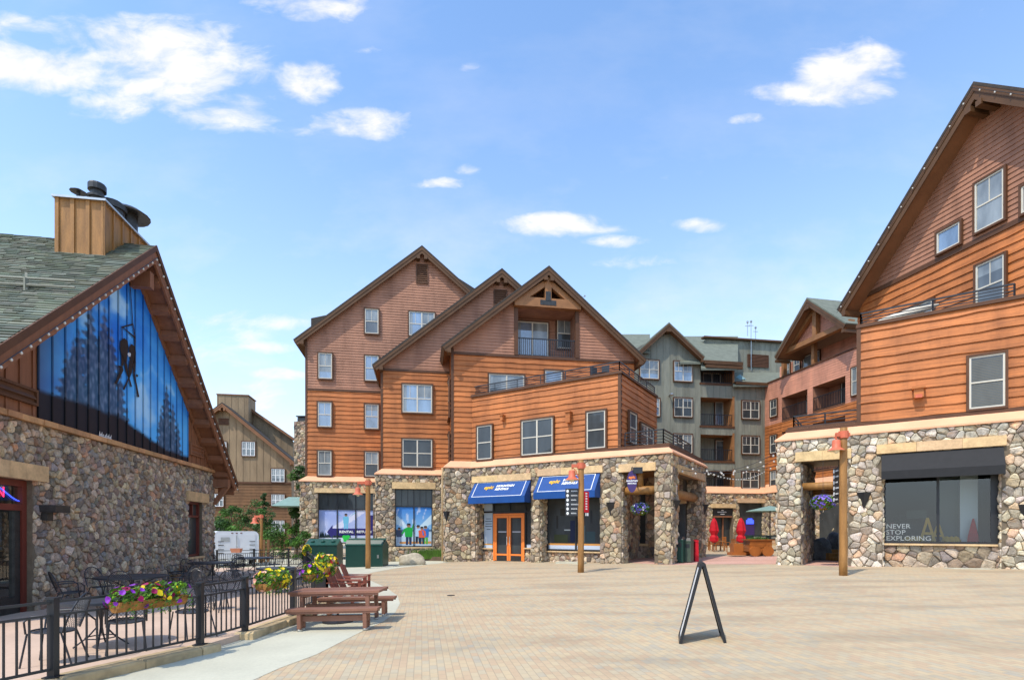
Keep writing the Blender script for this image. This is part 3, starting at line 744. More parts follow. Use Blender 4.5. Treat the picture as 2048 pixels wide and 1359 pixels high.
# salmon sloping bands
def band(mb, pts_out, pts_in, zo, zi, lip=.07):
    for i in range(len(pts_out)-1):
        a, b, c, d = pts_out[i], pts_out[i+1], pts_in[i+1], pts_in[i]
        mb.poly([(a[0],a[1],zo),(b[0],b[1],zo),(c[0],c[1],zi),(d[0],d[1],zi)])
        mb.poly([(a[0],a[1],zo-lip),(b[0],b[1],zo-lip),(b[0],b[1],zo),(a[0],a[1],zo)])
        mb.poly([(d[0],d[1],zo-lip),(c[0],c[1],zo-lip),(b[0],b[1],zo-lip),(a[0],a[1],zo-lip)])
    for k in (0, -1):
        a, d = pts_out[k], pts_in[k]; mb.poly([(a[0],a[1],zo-lip),(a[0],a[1],zo),(d[0],d[1],zi),(d[0],d[1],zo-lip)])
xy = lambda p: (p.x, p.y)
bd = MB()
band(bd, [xy(L_.P(a0-.1, 0, -3)), xy(L_.P(a0-.1, 0, OS+.12)), xy(L_.P(a1, 0, OS+.12))], [xy(L_.P(a0+.4, 0, -3)), xy(L_.P(a0+.4, 0, -.02)), xy(L_.P(a1, 0, -.02))], zsL+.06, zbL+.03)
band(bd, [xy(M_.P(c0-.1, 0, -3)), xy(M_.P(c0-.1, 0, OS+.12)), xy(M_.P(c1-.1, 0, OS+.12))], [xy(M_.P(c0+.4, 0, -3)), xy(M_.P(c0+.4, 0, -.02)), xy(M_.P(c1-.1, 0, -.02))], zsM+.06, zbM+.03)
ki = meet(N_, -.02, W_, -.37)
co = W_.P(wc+.12, 0, .12); ci = WS.P(.3, 0, -.35)
band(bd, [xy(N_.P(e0-.1, 0, -3)), xy(N_.P(e0-.1, 0, OS+.12)), tuple(meet(N_, OS+.12, W_, .12)), xy(co), xy(WS.P(wsE+.1, 0, .12))],
     [xy(N_.P(e0+.42, 0, -3)), xy(N_.P(e0+.42, 0, -.02)), tuple(ki), xy(ci), xy(WS.P(wsE-.4, 0, -.35))], zsW+.06, zbW+.03)
bd.build('sandstone_band', M['band'], lodge)
# lower terrace railing
ra = [W_.P(sWc+.15, 0, -.6), W_.P(wc-.55, 0, -.6), WS.P(wsE-1.2, 0, -.6)]
railing(lodge, [xy(p) for p in ra], zbW+.02, .78, 5)
eg = MB(); eg.fbox(W_, sWc+.05, wc-.33, zbW-.02, zbW+.06, -.5, -.36); eg.fbox(WS, .36, wsE-.6, zbW-.02, zbW+.06, -.5, -.33); eg.build('terrace_edge', M['trim'], lodge)
# lintels
def lintel(fr, u0, u1, um, v0, v1, o=.0, t=.07, parent=lodge, n=3, seed=0):
    rr = random.Random(seed); s0, s1 = fr.s(u0, o), fr.s(u1, o); z1, z0 = fr.z(um, v0, o), fr.z(um, v1, o); b = MB()
    cs = [s0]+[s0+(s1-s0)*(i+rr.uniform(-.15, .15))/n for i in range(1, n)]+[s1]
    for a, c in zip(cs, cs[1:]):
        k = rr.uniform(.92, 1.12); b.col = (k, k*rr.uniform(.94, 1.02), k*rr.uniform(.85, 1.02), 1); b.fbox(fr, a+.004, c-.004, z0, z1, o-.15, o+t)
    return b.build('lintel', M['lintel'], parent)
lintel(W_, 945, 1063, 1005, 949, 962, .03, .08, n=2, seed=1); lintel(W_, 1076, 1206, 1140, 934, 948, .03, .08, n=3, seed=2); lintel(W_, 1238, 1312, 1275, 926, 942, .03, .08, n=2, seed=3)
lintel(WS, 1353, 1408, 1380, 938, 952, .03, .08, n=2, seed=4)
lintel(L_, 629, 753, 690, 976, 985, OS+.03, .08, n=3, seed=5); lintel(M_, 784, 871, 828, 964, 977, OS+.03, .08, n=2, seed=6)
# shop fronts in the bays
GO = -.78
gb = Frame(W_.P(0, 0, GO)[:2], (.8475, -.531))
def zz(u, v): return gb.z(u, v)
# low stone walls and sills
lw, lws = MB(), MB()
for (ua, ub, vs, sd) in ((951, 988, 1097, 51), (1050, 1066, 1097, 52), (1080, 1212, 1104, 53)):
    s0, s1 = gb.s(ua), gb.s(ub); zt = gb.z((ua+ub)/2, vs)
    s0 = max(s0, h1[0] if ub < 1070 else h2[0]); s1 = min(s1, h1[1] if ub < 1070 else h2[1])
    lw, lws = MB(), MB(); wallgrid(lw, gb, s0, s1, -1, zt, [], -.3, .02); stones(lws, gb, s0, s1, -.3, zt, [], .26, .02, 'plum', seed=sd, depth=.035)
    b = MB(); b.fbox(gb, s0, s1, zt, zt+.07, -.1, .16); b.build('sill', M['lintel'], lodge); lw.build('mortar_low_wall', M['mortar'], lodge); lws.build('stone_sill_wall', M['stone'], lodge)
gl = MB(); gl.fbox(gb, h1[0], h1[1], gz(0)-.2, h1[3]+.1, -.1, -.04); gl.fbox(gb, h2[0], h2[1], gz(0)-.2, h2[3]+.1, -.1, -.04)
glo = gl.build('shop_glass', M['glass_dark'], lodge)
mu = MB()
for u in (966, 987, 1051, 1095, 1152, 1208):
    s = gb.s(u); mu.fbox(gb, s-.045, s+.045, 0 if u < 1060 else zz(u, 1102), h1[3], -.04, .035)
mu.fbox(gb, h1[0], h1[1], zz(1005, 1025)+.02, zz(1005, 1025)+.12, -.04, .03); mu.fbox(gb, h2[0], h2[1], zz(1150, 1101), zz(1150, 1101)+.09, -.04, .033)
s = gb.s(1020); mu.fbox(gb, s-.03, s+.03, zz(1005, 1025), h1[3], -.04, .028)
mu.build('window_frame', M['black'], glo)
pn = MB(); pn.col = lin(190, 205, 220)+(1,); pn.fbox(gb, gb.s(968), gb.s(986), zz(977, 1096), zz(977, 1007), -.035, -.02)
pn.col = lin(216, 160, 90)+(1,); pn.fbox(gb, gb.s(968), gb.s(986), zz(977, 1089), zz(977, 1086), -.0195, -.018)
pn.col = lin(70, 80, 90)+(1,)
for i, v in enumerate((1036, 1041, 1046, 1051, 1057)):
    w = (5, 7, 6, 7, 4)[i]; pn.fbox(gb, gb.s(977-w), gb.s(977+w), zz(977, v+1.4), zz(977, v), -.0195, -.018)
pn.build('window_poster', M['vc'], glo); pn = MB()
pn.col = lin(200, 140, 70)+(1,); pn.fbox(gb, gb.s(1097), min(gb.s(1206), h2[1]), zz(1150, 1090), zz(1150, 1086), -.035, -.03)
pn.col = lin(190, 200, 215)+(1,); pn.fbox(gb, gb.s(1097), min(gb.s(1206), h2[1]), zz(1150, 1099), zz(1150, 1090), -.035, -.03)
pn.build('window_stripe', M['vc'], glo); pn = MB()
pn.col = lin(190, 200, 215)+(1,); pn.fbox(gb, gb.s(1053), min(gb.s(1064), h1[1]), zz(1058, 1096), zz(1058, 1088), -.035, -.03)
pn.build('window_print', M['vc'], glo)
# dim goods seen through the glass
gd = MB()
for (u0, v0, u1, v1, c) in ((1108, 1068, 1135, 1084, (60, 66, 40)), (1165, 1050, 1170, 1085, (70, 95, 100)), (1172, 1062, 1190, 1085, (50, 70, 75)), (1128, 1058, 1140, 1060, (190, 195, 190)), (1112, 1030, 1116, 1056, (48, 46, 44)), (1140, 1040, 1150, 1084, (22, 30, 60)), (1120, 1016, 1132, 1030, (50, 48, 44)), (1180, 1020, 1184, 1046, (44, 46, 48))):
    gd.col = lin(*c)+(1,); gd.fbox(gb, gb.s(u0), gb.s(u1), zz(1150, v1), zz(1150, v0), -.038, -.034)
gd.build('display_goods', M['vc'], glo)
# orange double door
dr = MB(); d0, d1 = gb.s(988), gb.s(1050); dz0, dz1 = .0, zz(1019, 1026); dc = (d0+d1)/2
for a in ((d0, d0+.1), (d1-.1, d1)): dr.fbox(gb, *a, dz0, dz1, -.02, .09)
dr.fbox(gb, d0+.1, d1-.1, dz1-.1, dz1, -.02, .09)
for x0, x1 in ((d0+.1, dc-.01), (dc+.01, d1-.1)):
    for a in ((x0, x0+.12), (x1-.12, x1)): dr.fbox(gb, *a, dz0+.03, dz1-.11, 0, .06)
    dr.fbox(gb, x0+.12, x1-.12, dz1-.26, dz1-.11, 0, .06)
    dr.fbox(gb, x0+.12, x1-.12, dz0+.33, dz0+.43, 0, .06)
dro = dr.build('shop_door', M['orange'], lodge)
kp = MB(); kp.fbox(gb, d0+.1, d1-.1, dz0+.0, dz0+.33, .0, .055); kp.build('kick_plate', M['darkmetal'], dro)
hd = MB()
for s in (dc-.1, dc+.1): hd.bar(gb.P(s, dz0+.95, .12), gb.P(s, dz0+1.45, .12), .03)
hd.build('handle', M['steel'], dro)
lg_ = MB(); lg_.col = lin(170, 170, 175)+(1,)
for x0, x1 in ((d0+.3, dc-.2), (dc+.2, d1-.3)): lg_ = MB(); lg_.col = lin(170, 170, 175)+(1,); lg_.fbox(gb, x0, x1, zz(1019, 1064), zz(1019, 1061.5), -.02, -.015); lg_.build('door_print', M['vc'], dro)
# awnings
def awning(fr, s0, s1, zt, zb, o0, o1, val, m, parent, name='awning'):
    b = MB(); P = fr.P; e = .05
    b.hexa([P(s0,zb,o1),P(s1,zb,o1),P(s1,zt-e,o0),P(s0,zt-e,o0),P(s0,zb+e,o1),P(s1,zb+e,o1),P(s1,zt,o0),P(s0,zt,o0)])
    b.fbox(fr, s0, s1, zb-val, zb+e, o1-.03, o1+.003)
    for s in (s0, s1):
        q = [P(s,zb-val,o1),P(s,zb,o1),P(s,zt,o0),P(s,zt-.06,o0),P(s,zb-val,o0)]
        if s == s1: q = q[::-1]
        b.poly(q)
    return b.build(name, M[m], parent)
def slope_mat(fr, s, zt, zb, o0, o1, f, off=.012):
    """matrix for lettering lying on the sloping cloth, f = 0 at the bottom, 1 at the top"""
    a, b = fr.P(s, zb+.05, o1), fr.P(s, zt, o0); y = (b-a).normalized(); x = Vector((fr.d.x, fr.d.y, 0)); n = x.cross(y).normalized()
    p = a.lerp(b, f)+n*off
    return Matrix(((x.x, y.x, n.x, p.x), (x.y, y.y, n.y, p.y), (x.z, y.z, n.z, p.z), (0, 0, 0, 1)))
for (s0, s1, zt, sd) in ((h1[0]-.02, h1[1]+.0, h1[3]-.03, 0), (h2[0]-.02, h2[1]+.02, h2[3]-.03, 1)):
    zb_ = zt-.98; o0, o1, val = .04, .72, .3
    aw = awning(W_, s0, s1, zt, zb_, o0, o1, val, 'bluecloth', lodge)
    pi = MB(); L = s1-s0
    for f0, f1, g0, g1 in ((.06, .07, .04, .93), (.93, .94, .04, .93)):
        mt = slope_mat(W_, s0, zt, zb_, o0, o1, 0, .012); H = (W_.P(0, zt, o0)-W_.P(0, zb_, o1)).length
        q = [mt @ Vector((L*f0, H*g0, 0)), mt @ Vector((L*f1, H*g0, 0)), mt @ Vector((L*f1, H*g1, 0)), mt @ Vector((L*f0, H*g1, 0))]; pi.poly(q)
    for g0, g1 in ((.03, .055), (.91, .935)):
        q = [mt @ Vector((L*.06, H*g0, .001)), mt @ Vector((L*.94, H*g0, .001)), mt @ Vector((L*.94, H*g1, .001)), mt @ Vector((L*.06, H*g1, .001))]; pi.poly(q)
    pi.build('piping', M['purewhite'], aw)
    sc = (s0+s1)/2-.05
    text('epic', .34, 'yellow', aw, mw=slope_mat(W_, sc-.68, zt, zb_, o0, o1, .62), shear=.2, bold=.012, wsc=1.15)
    text('MOUNTAIN', .2, 'purewhite', aw, mw=slope_mat(W_, sc+.42, zt, zb_, o0, o1, .68), shear=.25, bold=.010, wsc=1.1)
    text('RENTALS', .2, 'purewhite', aw, mw=slope_mat(W_, sc+.26, zt, zb_, o0, o1, .48), shear=.25, bold=.010, wsc=1.1)
# ---- poster windows in the L and M bases
def shop_window(fr, u0, v0, u1, v1, o, cols, vt, rows_top, parent):
    uc = (u0+u1)/2; s0, s1 = fr.s(u0, o), fr.s(u1, o); z1, z0 = fr.z(uc, v0, o), fr.z(uc, v1, o); zt = fr.z(uc, vt, o)
    g = MB(); g.fbox(fr, s0, s1, z0, z1, o-.06, o-.01); go = g.build('shop_window', M['glass_dark'], parent); f = MB()
    for i in range(cols+1): s = s0+(s1-s0)*i/cols; f.fbox(fr, s-.035, s+.035, z0, z1, o-.01, o+.05)
    for i in range(rows_top+1): s = s0+(s1-s0)*i/rows_top; f.fbox(fr, s-.018, s+.018, zt, z1, o-.01, o+.03)
    for z in (z0, zt, z1): f.fbox(fr, s0, s1, z-.04, z+.04, o-.01, o+.045)
    f.build('window_frame', M['black'], go)
    return go, s0, s1, z0, zt
def figure(mb, fr, s, z, h, o, jacket, trousers, arm=(.35, .5), arm2=(-.3, -.2), skin=(150, 110, 90)):
    """flat printed skier silhouette"""
    def q(pts, c, oo): mb.col = lin(*c)+(1,); mb.poly([fr.P(s+x*h, z+y*h, oo) for x, y in pts])
    q([(-.13, 0), (-.03, 0), (0, .42), (-.14, .42)], trousers, o); q([(.03, 0), (.13, 0), (.14, .42), (0, .42)], trousers, o)
    q([(-.17, .38), (.17, .38), (.19, .78), (.06, .84), (-.06, .84), (-.19, .78)], jacket, o+.001)
    q([(.12, .72), (.2, .78), (arm[0]+.05, .78+arm[1]), (arm[0]-.03, .78+arm[1])], jacket, o+.002)
    q([(-.12, .72), (-.2, .78), (arm2[0]-.05, .78+arm2[1]), (arm2[0]+.03, .78+arm2[1])], jacket, o+.002)
    q([(-.07, .84), (.07, .84), (.09, .93), (.05, 1.0), (-.05, 1.0), (-.09, .93)], skin, o+.003)
    q([(-.1, .93), (.1, .93), (.07, 1.02), (-.07, 1.02)], (30, 30, 40), o+.004)
PO = .05
go, s0, s1, z0, zt = shop_window(L_, 637, 986, 748, 1085, PO, 3, 1018, 6, lodge)
pm = MB(); H = zt-z0
def skyL(s, z):
    f = (z-z0)/H; n = noise.noise(Vector((s*1.3, z*1.3, 3)))*.5+.5
    a = lin(140, 160, 215); b = lin(205, 210, 235); k = min(1, max(0, n*.9+(.5-f)*.6)); c = [a[i]*(1-k)+b[i]*k for i in range(3)]
    if f < .18: c = lin(200, 205, 215)
    if abs((s-s0)*.7-(z-z0)+.2) < .25 and f > .3: c = lin(215, 215, 235)
    return c
gridprint(pm, L_, s0+.03, s1-.03, z0+.03, zt-.04, PO-.008, skyL, 46, 28)
rr = random.Random(5)
for i in range(26):
    s = s0+.1+(s1-s0)*.55*i/26+rr.uniform(0, .05); h = rr.uniform(.2, .5); pm.col = lin(35, 55, 60)+(1,)
    pm.poly([L_.P(s-.09, z0+H*.16, PO-.006), L_.P(s+.09, z0+H*.16, PO-.006), L_.P(s, z0+H*.16+h, PO-.006)])
pm.col = lin(45, 40, 110)+(1,); zA = z0+H*.33; aL = .19*H
pm.poly([L_.P(s0+(s1-s0)*.25, zA-aL*.55, PO-.004), L_.P(s1-.05, zA-aL*.55, PO-.004), L_.P(s1-.05, zA+aL*.55, PO-.004), L_.P(s0+(s1-s0)*.25, zA+aL*.55, PO-.004)])
pm.poly([L_.P(s0+(s1-s0)*.15, zA, PO-.004), L_.P(s0+(s1-s0)*.25, zA-aL*1.1, PO-.004), L_.P(s0+(s1-s0)*.25, zA+aL*1.1, PO-.004)])
pm.poly([L_.P(s1-.55, zA+aL, PO-.003), L_.P(s1-.05, zA+aL*.2, PO-.003), L_.P(s1-.05, zA+H*.5, PO-.003), L_.P(s1-.3, zA+H*.5, PO-.003)])
sm_ = s0+(s1-s0)*.49
figure(pm, L_, sm_, z0+H*.42, 1.05, PO-.0035, (110, 185, 215), (110, 185, 215), (.62, .32), (-.6, .3))
pm.col = lin(40, 190, 70)+(1,); pm.poly([L_.P(sm_+x, z0+H*y, PO-.003) for x, y in ((-.16, .04), (.16, .04), (.2, .14), (.3, .2), (.16, .24), (0, .22), (-.18, .24), (-.26, .18), (-.18, .12))])
pm.build('window_poster', M['vc'], go)
text('RENTAL', .23, 'purewhite', go, L_, s0+(s1-s0)*.50, zA, PO+.06, wsc=1.15, bold=.008); text('RETURN', .23, 'purewhite', go, L_, s0+(s1-s0)*.82, zA, PO+.06, wsc=1.15, bold=.008)
go, s0, s1, z0, zt = shop_window(M_, 791, 978, 864, 1092, PO, 2, 1012, 6, lodge)
pm = MB(); H = zt-z0
def skyM(s, z):
    f = (z-z0)/H; sc = (s0+s1)/2
    a = lin(45, 120, 200); b = lin(150, 200, 230); k = max(0, min(1, 1.25-f*1.25)); c = [a[i]*(1-k)+b[i]*k for i in range(3)]
    r = abs(s-sc)/(s1-s0)
    if .36+r*.9 > f > .3+r*.55 and r > .06: c = lin(190, 215, 230)
    if noise.noise(Vector((s*4, z*1.5, 9))) > .25 and f > .45: c = [x*.6+.35 for x in c]
    if f < .44: c = lin(70, 95, 125)
    if f < .36: c = lin(185, 205, 220)
    return c
gridprint(pm, M_, s0+.03, s1-.03, z0+.03, zt-.04, PO-.008, skyM, 30, 34)
pm.col = lin(215, 150, 80)+(1,); pm.poly([M_.P(s0+.25, z0+H*.07, PO-.006), M_.P(s1-.05, z0+H*.07, PO-.006), M_.P(s1-.05, z0+H*.13, PO-.006), M_.P(s0+.25, z0+H*.12, PO-.006)])
W0 = s1-s0
figure(pm, M_, s0+W0*.36, z0+.1, 1.35, PO-.005, (20, 160, 60), (35, 50, 80), (.24, .24), (-.3, -.26))
figure(pm, M_, s0+W0*.1, z0+.25, .95, PO-.006, (60, 70, 95), (150, 165, 190), (.2, -.3), (-.2, -.3))
figure(pm, M_, s0+W0*.62, z0+.2, 1.15, PO-.005, (170, 200, 225), (25, 35, 55), (-.1, .25), (-.22, -.2))
figure(pm, M_, s0+W0*.72, z0+.15, 1.1, PO-.0045, (215, 90, 60), (30, 50, 70), (.2, -.3), (-.1, -.3))
figure(pm, M_, s0+W0*.82, z0+.15, 1.15, PO-.005, (40, 110, 190), (90, 170, 60), (.12, .12), (-.1, -.3))
pm.build('window_poster', M['vc'], go)
sl = MB(); sl.fbox(M_, hM[0], hM[1], hM[2]-.08, hM[2], .0, OS+.06); sl.build('sill', M['lintel'], lodge)
# sconces (black inverted pyramids)
def sconce(parent, fr, u, v0, v1, wpx, o=.05):
    s, z1 = fr.at(u, v0, o); z0 = fr.z(u, v1, o); w = abs(fr.s(u+wpx, o)-fr.s(u-wpx, o))/2; w = min(w, .34); b = MB(); P = fr.P
    b.poly([P(s-w,z1,o),P(s,z1,o+w*.8),P(s,z0,o+.02)]); b.poly([P(s,z1,o+w*.8),P(s+w,z1,o),P(s,z0,o+.02)]); b.poly([P(s-w,z1,o),P(s+w,z1,o),P(s,z1,o+w*.8)])
    b.poly([P(s-w,z1,o),P(s,z0,o+.02),P(s+w,z1,o)])
    return b.build('wall_sconce', M['black'], parent)
sconce(lodge, W_, 1221, 1004, 1030, 10); sconce(lodge, WS, 1351, 1000, 1022, 7); sconce(lodge, WS, 1408, 1008, 1030, 4); sconce(lodge, N_, 893, 1022, 1044, 7, OS+.05)
# downpipe between M and N
dp = MB(); s = N_.s(888, OS); dp.tube([N_.P(s-.1, 0, .2), N_.P(s-.1, zsN-.6, .2), N_.P(s-.1, zsN, .3)], .05, 8); dp.build('downpipe', M['lintel'], lodge, smooth=True)
# small green canopy on the left end of the lodge
cn = MB(); q = L_.at(601, 1008, -1); P = L_.P; z = q[1]; s = L_.s(601, OS)
cn.hexa([P(s-2.0,z-.15,-3),P(s,z-.15,-3),P(s,z-.15,0),P(s-2.0,z-.15,0),P(s-1.2,z+.55,-3),P(s,z+.55,-3),P(s,z+.55,-1.5),P(s-1.2,z+.55,-1.5)])
cn.build('entrance_canopy', M['canopy'], lodge)
# roof weather masts
for (u, v, Y) in ((694, 608, 42), (709, 588, 44), (1163, 588, 40)):
    a, b = ray(u, v); x = a*Y; zt_ = EYE+b*Y; m_ = MB(); m_.tube([(x, Y, zt_-1.6), (x, Y, zt_)], .02, 5); m_.bar((x-.25, Y, zt_-.2), (x+.25, Y, zt_-.2), .03); m_.bar((x-.15, Y, zt_-.45), (x+.15, Y, zt_-.45), .03); m_.ball((x+.25, Y, zt_-.12), .07); m_.build('weather_mast', M['steel'], lodge)
# roof deck furniture
def simple_chair(name='deck_chair', m='iron'):
    b = MB(); b.box(-.22, .22, -.22, .22, .40, .43)
    for x in (-.2, .2):
        for y in (-.2, .2): b.box(x-.015, x+.015, y-.015, y+.015, 0, .4)
    b2 = MB(); b2.box(-.22, .22, .19, .22, .43, .88)
    return b, b2
for i, (u, lab) in enumerate(((1195, 'dark chair on the roof deck nearest the corner of its railing'), (1178, 'dark chair on the roof deck left of the other deck chair'))):
    s = Wd.s(u); p = Wd.P(s, zWt+.03, -.9); t = thing('deck_chair', lab, 'chair', p, 'chairs on the roof deck', rz=Wd.rot()+i)
    b, b2 = simple_chair(); b.build('seat', M['iron'], t, world=False); b2.build('backrest', M['iron'], t, world=False)
# ================================================================== right building
dR = (.816, -.578)
R_ = Frame((.4917*24.4, 24.4), dR)
right = thing('corner_building', 'tall cedar and stone building at the right edge with a black awning', 'building', (R_.P(4, 0, -3).x, R_.P(4, 0, -3).y, 0))
mort, stn, cw, pw, trim_mb, core = MB(), MB(), MB(), MB(), MB(), MB()
U = R_.s
sE = U(2048)+2.0
zsR = R_.z(1800, 861); zbR = R_.z(1850, 833, -.35)
h1 = (U(1602), U(1696), -1, R_.z(1640, 921)); h2 = (U(1765), U(2003), R_.z(1880, 1087), R_.z(1880, 900)); hlow = (h2[0], h2[1], -1, h2[2]+.001)
wallgrid(mort, R_, U(1555), sE, -1, zsR, [h1, h2, hlow], -.6, 0); stones(stn, R_, U(1555), sE, -.1, zsR, [h1, h2, hlow], .32, 0, 'pale', seed=61, depth=.07)
lowf = Frame(R_.P(0, 0, -.3)[:2], dR)
wallgrid(mort, lowf, h2[0]-.0, h2[1], -1, h2[2]-.07, [], -.2, 0); stones(stn, lowf, h2[0], h2[1], .0, h2[2]-.07, [], .42, 0, 'plum', seed=62, depth=.05)
RL = R_.left(U(1555), 5, 0); wallgrid(mort, RL, 0, 4.99, -1, zsR, [], -.3, 0); stones(stn, RL, 0, 4.99, -.1, zsR, [], .35, 0, 'pale', seed=63)
# passage side walls
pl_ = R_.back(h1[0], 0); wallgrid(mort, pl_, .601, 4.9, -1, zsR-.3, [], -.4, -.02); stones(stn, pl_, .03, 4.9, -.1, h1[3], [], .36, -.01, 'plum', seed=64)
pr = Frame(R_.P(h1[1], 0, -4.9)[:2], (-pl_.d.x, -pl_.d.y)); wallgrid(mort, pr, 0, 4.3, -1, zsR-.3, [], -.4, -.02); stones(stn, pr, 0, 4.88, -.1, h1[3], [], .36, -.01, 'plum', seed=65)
fr = R_.back(h2[0]); stones(stn, fr, .02, .3, .1, h2[3], [], .3, 0, 'pale', seed=66)
fr = Frame(R_.P(h2[1], 0, -.3)[:2], (-pl_.d.x, -pl_.d.y)); stones(stn, fr, 0, .29, .1, h2[3], [], .3, 0, 'pale', seed=67)
mort.build('mortar_wall', M['mortar'], right); stn.build('stone_wall', M['stone'], right)
b = MB(); pp = [R_.P(h1[0]-.3, 0, -.61), R_.P(h1[1]+.3, 0, -.61), R_.P(h1[1]+.3, 0, -4.9), R_.P(h1[0]-.3, 0, -4.9)]
b.extr([xy(p) for p in pp], h1[3]+.25, h1[3]+.4); b.build('passage_ceiling', M['log'], right)
lg = MB(); zl = R_.z(1640, 970); lg.tube([R_.P(h1[0]-.05, zl, -.35), R_.P(h1[1]+.05, zl, -.35)], .17, 10); lg.build('log_beam', M['log'], right, smooth=True); lg = MB(); lg.tube([R_.P(h1[0]-.05, zl, -4.2), R_.P(h1[1]+.05, zl, -4.2)], .17, 10)
lg.build('log_beam', M['log'], right, smooth=True)
lintel(R_, 1591, 1703, 1640, 901, 920, .04, .09, parent=right, n=2, seed=11); lintel(R_, 1753, 2013, 1880, 880, 899, .04, .09, parent=right, n=3, seed=12)
b = MB(); b.fbox(R_, h2[0]+.01, h2[1]-.01, h2[2]-.07, h2[2], -.58, -.15); b.build('sill', M['lintel'], right)
# shop glass and interior
gR = Frame(R_.P(0, 0, -.42)[:2], dR)
g = MB(); zt = gR.z(1880, 955); zb0 = h2[2]
g.poly([gR.P(h2[0], zb0, 0), gR.P(h2[1], zb0, 0), gR.P(h2[1], h2[3], 0), gR.P(h2[0], h2[3], 0)])
go = g.build('shop_glass', M['shopglass'], right)
f = MB(); smid = gR.s(1876)
for s, w in ((h2[0]+.05, .05), (smid, .045), (h2[1]-.2, .06)): f.fbox(gR, s-w, s+w, zb0, h2[3], -.05, .05)
f.fbox(gR, h2[0], h2[1], zb0, zb0+.09, -.048, .048); f.fbox(gR, h2[0], h2[1], zt+.35, zt+.5, -.048, .048)
f.fbox(gR, h2[1]-.14, h2[1], zb0, h2[3], -.04, .045)
f.build('window_frame', M['black'], go)
s0 = gR.s(1772)
for i, (w, v) in enumerate((('NEVER', 1052), ('STOP', 1064), ('EXPLORING', 1076))):
    text(w, .27, 'lettering_grey', go, gR, s0, gR.z(1800, v), .02, align='LEFT', wsc=1.02)
rm = MB(); D = 4.0
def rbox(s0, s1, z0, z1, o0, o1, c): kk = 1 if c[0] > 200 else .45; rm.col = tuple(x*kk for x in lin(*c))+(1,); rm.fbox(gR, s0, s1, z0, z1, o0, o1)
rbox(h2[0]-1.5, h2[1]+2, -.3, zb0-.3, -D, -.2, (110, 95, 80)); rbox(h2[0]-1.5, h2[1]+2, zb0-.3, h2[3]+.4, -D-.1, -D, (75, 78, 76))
rbox(h2[0]-1.6, h2[0]-1.5, 0, h2[3]+.4, -D, -.25, (90, 90, 85)); rbox(h2[1]+2, h2[1]+2.1, 0, h2[3]+.4, -D, -.25, (60, 60, 60))
rbox(h2[0]-1.5, h2[1]+2, h2[3]+.4, h2[3]+.5, -D, -.2, (120, 120, 115))
a = gR.s(1925); rbox(a, a+.55, zb0-.3, h2[3]+.4, -1.5, -1.0, (225, 230, 230)); rbox(gR.s(1880), gR.s(1925), zb0-.3, h2[3]+.4, -1.8, -1.4, (140, 150, 145))
rbox(gR.s(1962), gR.s(1990), zb0, h2[3], -1.9, -1.5, (25, 40, 25)); rbox(gR.s(1800), gR.s(1850), zb0-.3, zb0+1.2, -3, -2.6, (45, 60, 58)); rbox(gR.s(1778), gR.s(1788), zb0, zb0+.9, -2.5, -2.3, (170, 60, 70))
rbox(gR.s(1815), gR.s(1858), zb0+1.05, zb0+1.4, -2.2, -1.9, (90, 110, 100))
rm.build('shop_interior', M['vc'], right)
yd = MB(); P = gR.P
def ytri(s, w, z0, h, o, t=.08):
    yd.prism(gR, [(s-w, z0), (s-w*.7, z0), (s, z0+h*.8), (s+w*.7, z0), (s+w, z0), (s+.04, z0+h), (s-.04, z0+h)], o, o+t); yd.fbox(gR, s-w*.4, s+w*.4, z0+h*.34, z0+h*.44, o+.01, o+t-.01)
ytri(gR.s(1857), .3, zb0, 1.05, -.8); ytri(gR.s(1880), .28, zb0, .8, -1.1)
for i, u in enumerate((1815, 1828, 1840, 1896, 1906, 1915)): s = gR.s(u); yd.lathe(P(s, zb0, -.7), [(.15, 0), (.17, .12), (.1, .25), (.02, .3)], 8)
yd.build('yellow_display', M['yellow'], right)
rt = MB(); s = gR.s(1951); rt.lathe(P(s, zb0, -.7), [(.26, 0), (.22, .3), (.05, .95), (.03, 1.0)], 4); rt.build('red_display', M['redcloth'], right)
awning(R_, h2[0]-.03, h2[1]+.05, h2[3]-.02, R_.z(1765, 944, .6), .06, .55, .28, 'blackcloth', right)
sconce(right, R_, 1728, 984, 1017, 15); sconce(right, R_, 2050, 1008, 1045, 15)
# band
wl = U(1716, -.35)
bd = MB()
band(bd, [xy(R_.P(U(1555)-.1, 0, -4.9)), xy(R_.P(U(1555)-.1, 0, .12)), xy(R_.P(sE, 0, .12))], [xy(R_.P(U(1555)+.55, 0, -4.9)), xy(R_.P(U(1555)+.55, 0, -.37)), xy(R_.P(sE, 0, -.37))], zsR+.05, zbR+.03)
bd.build('sandstone_band', M['band'], right)
b = MB(); b.extr([xy(R_.P(U(1555)+.3, 0, -.2)), xy(R_.P(sE, 0, -.2)), xy(R_.P(sE, 0, -5)), xy(R_.P(U(1555)+.3, 0, -4.9))], zsR-.1, zbR); b.build('terrace_slab', M['trim'], right)
Rd = Frame(R_.P(0, 0, -.35)[:2], dR)
zWt = Rd.z(1716, 657)
siding(cw, Rd, [(wl, zbR-.1), (sE, zbR-.1), (sE, zWt), (wl, zWt)], .375, wav=.032, seed=71, lip=.055)
RdL = Rd.left(wl, 5, 0); siding(cw, RdL, [(0, zbR-.1), (5, zbR-.1), (5, zWt), (0, zWt)], .375, wav=.02, seed=72, lip=.04)
trim_mb.fbox(Rd, wl-.05, wl+.1, zbR-.05, zWt, -.1, .06)
core.extr([xy(Rd.P(wl+.05, 0, -.03)), xy(Rd.P(sE, 0, -.03)), xy(Rd.P(sE, 0, -1.0)), xy(Rd.P(wl+.05, 0, -5))], zbR-.2, zWt-.02)
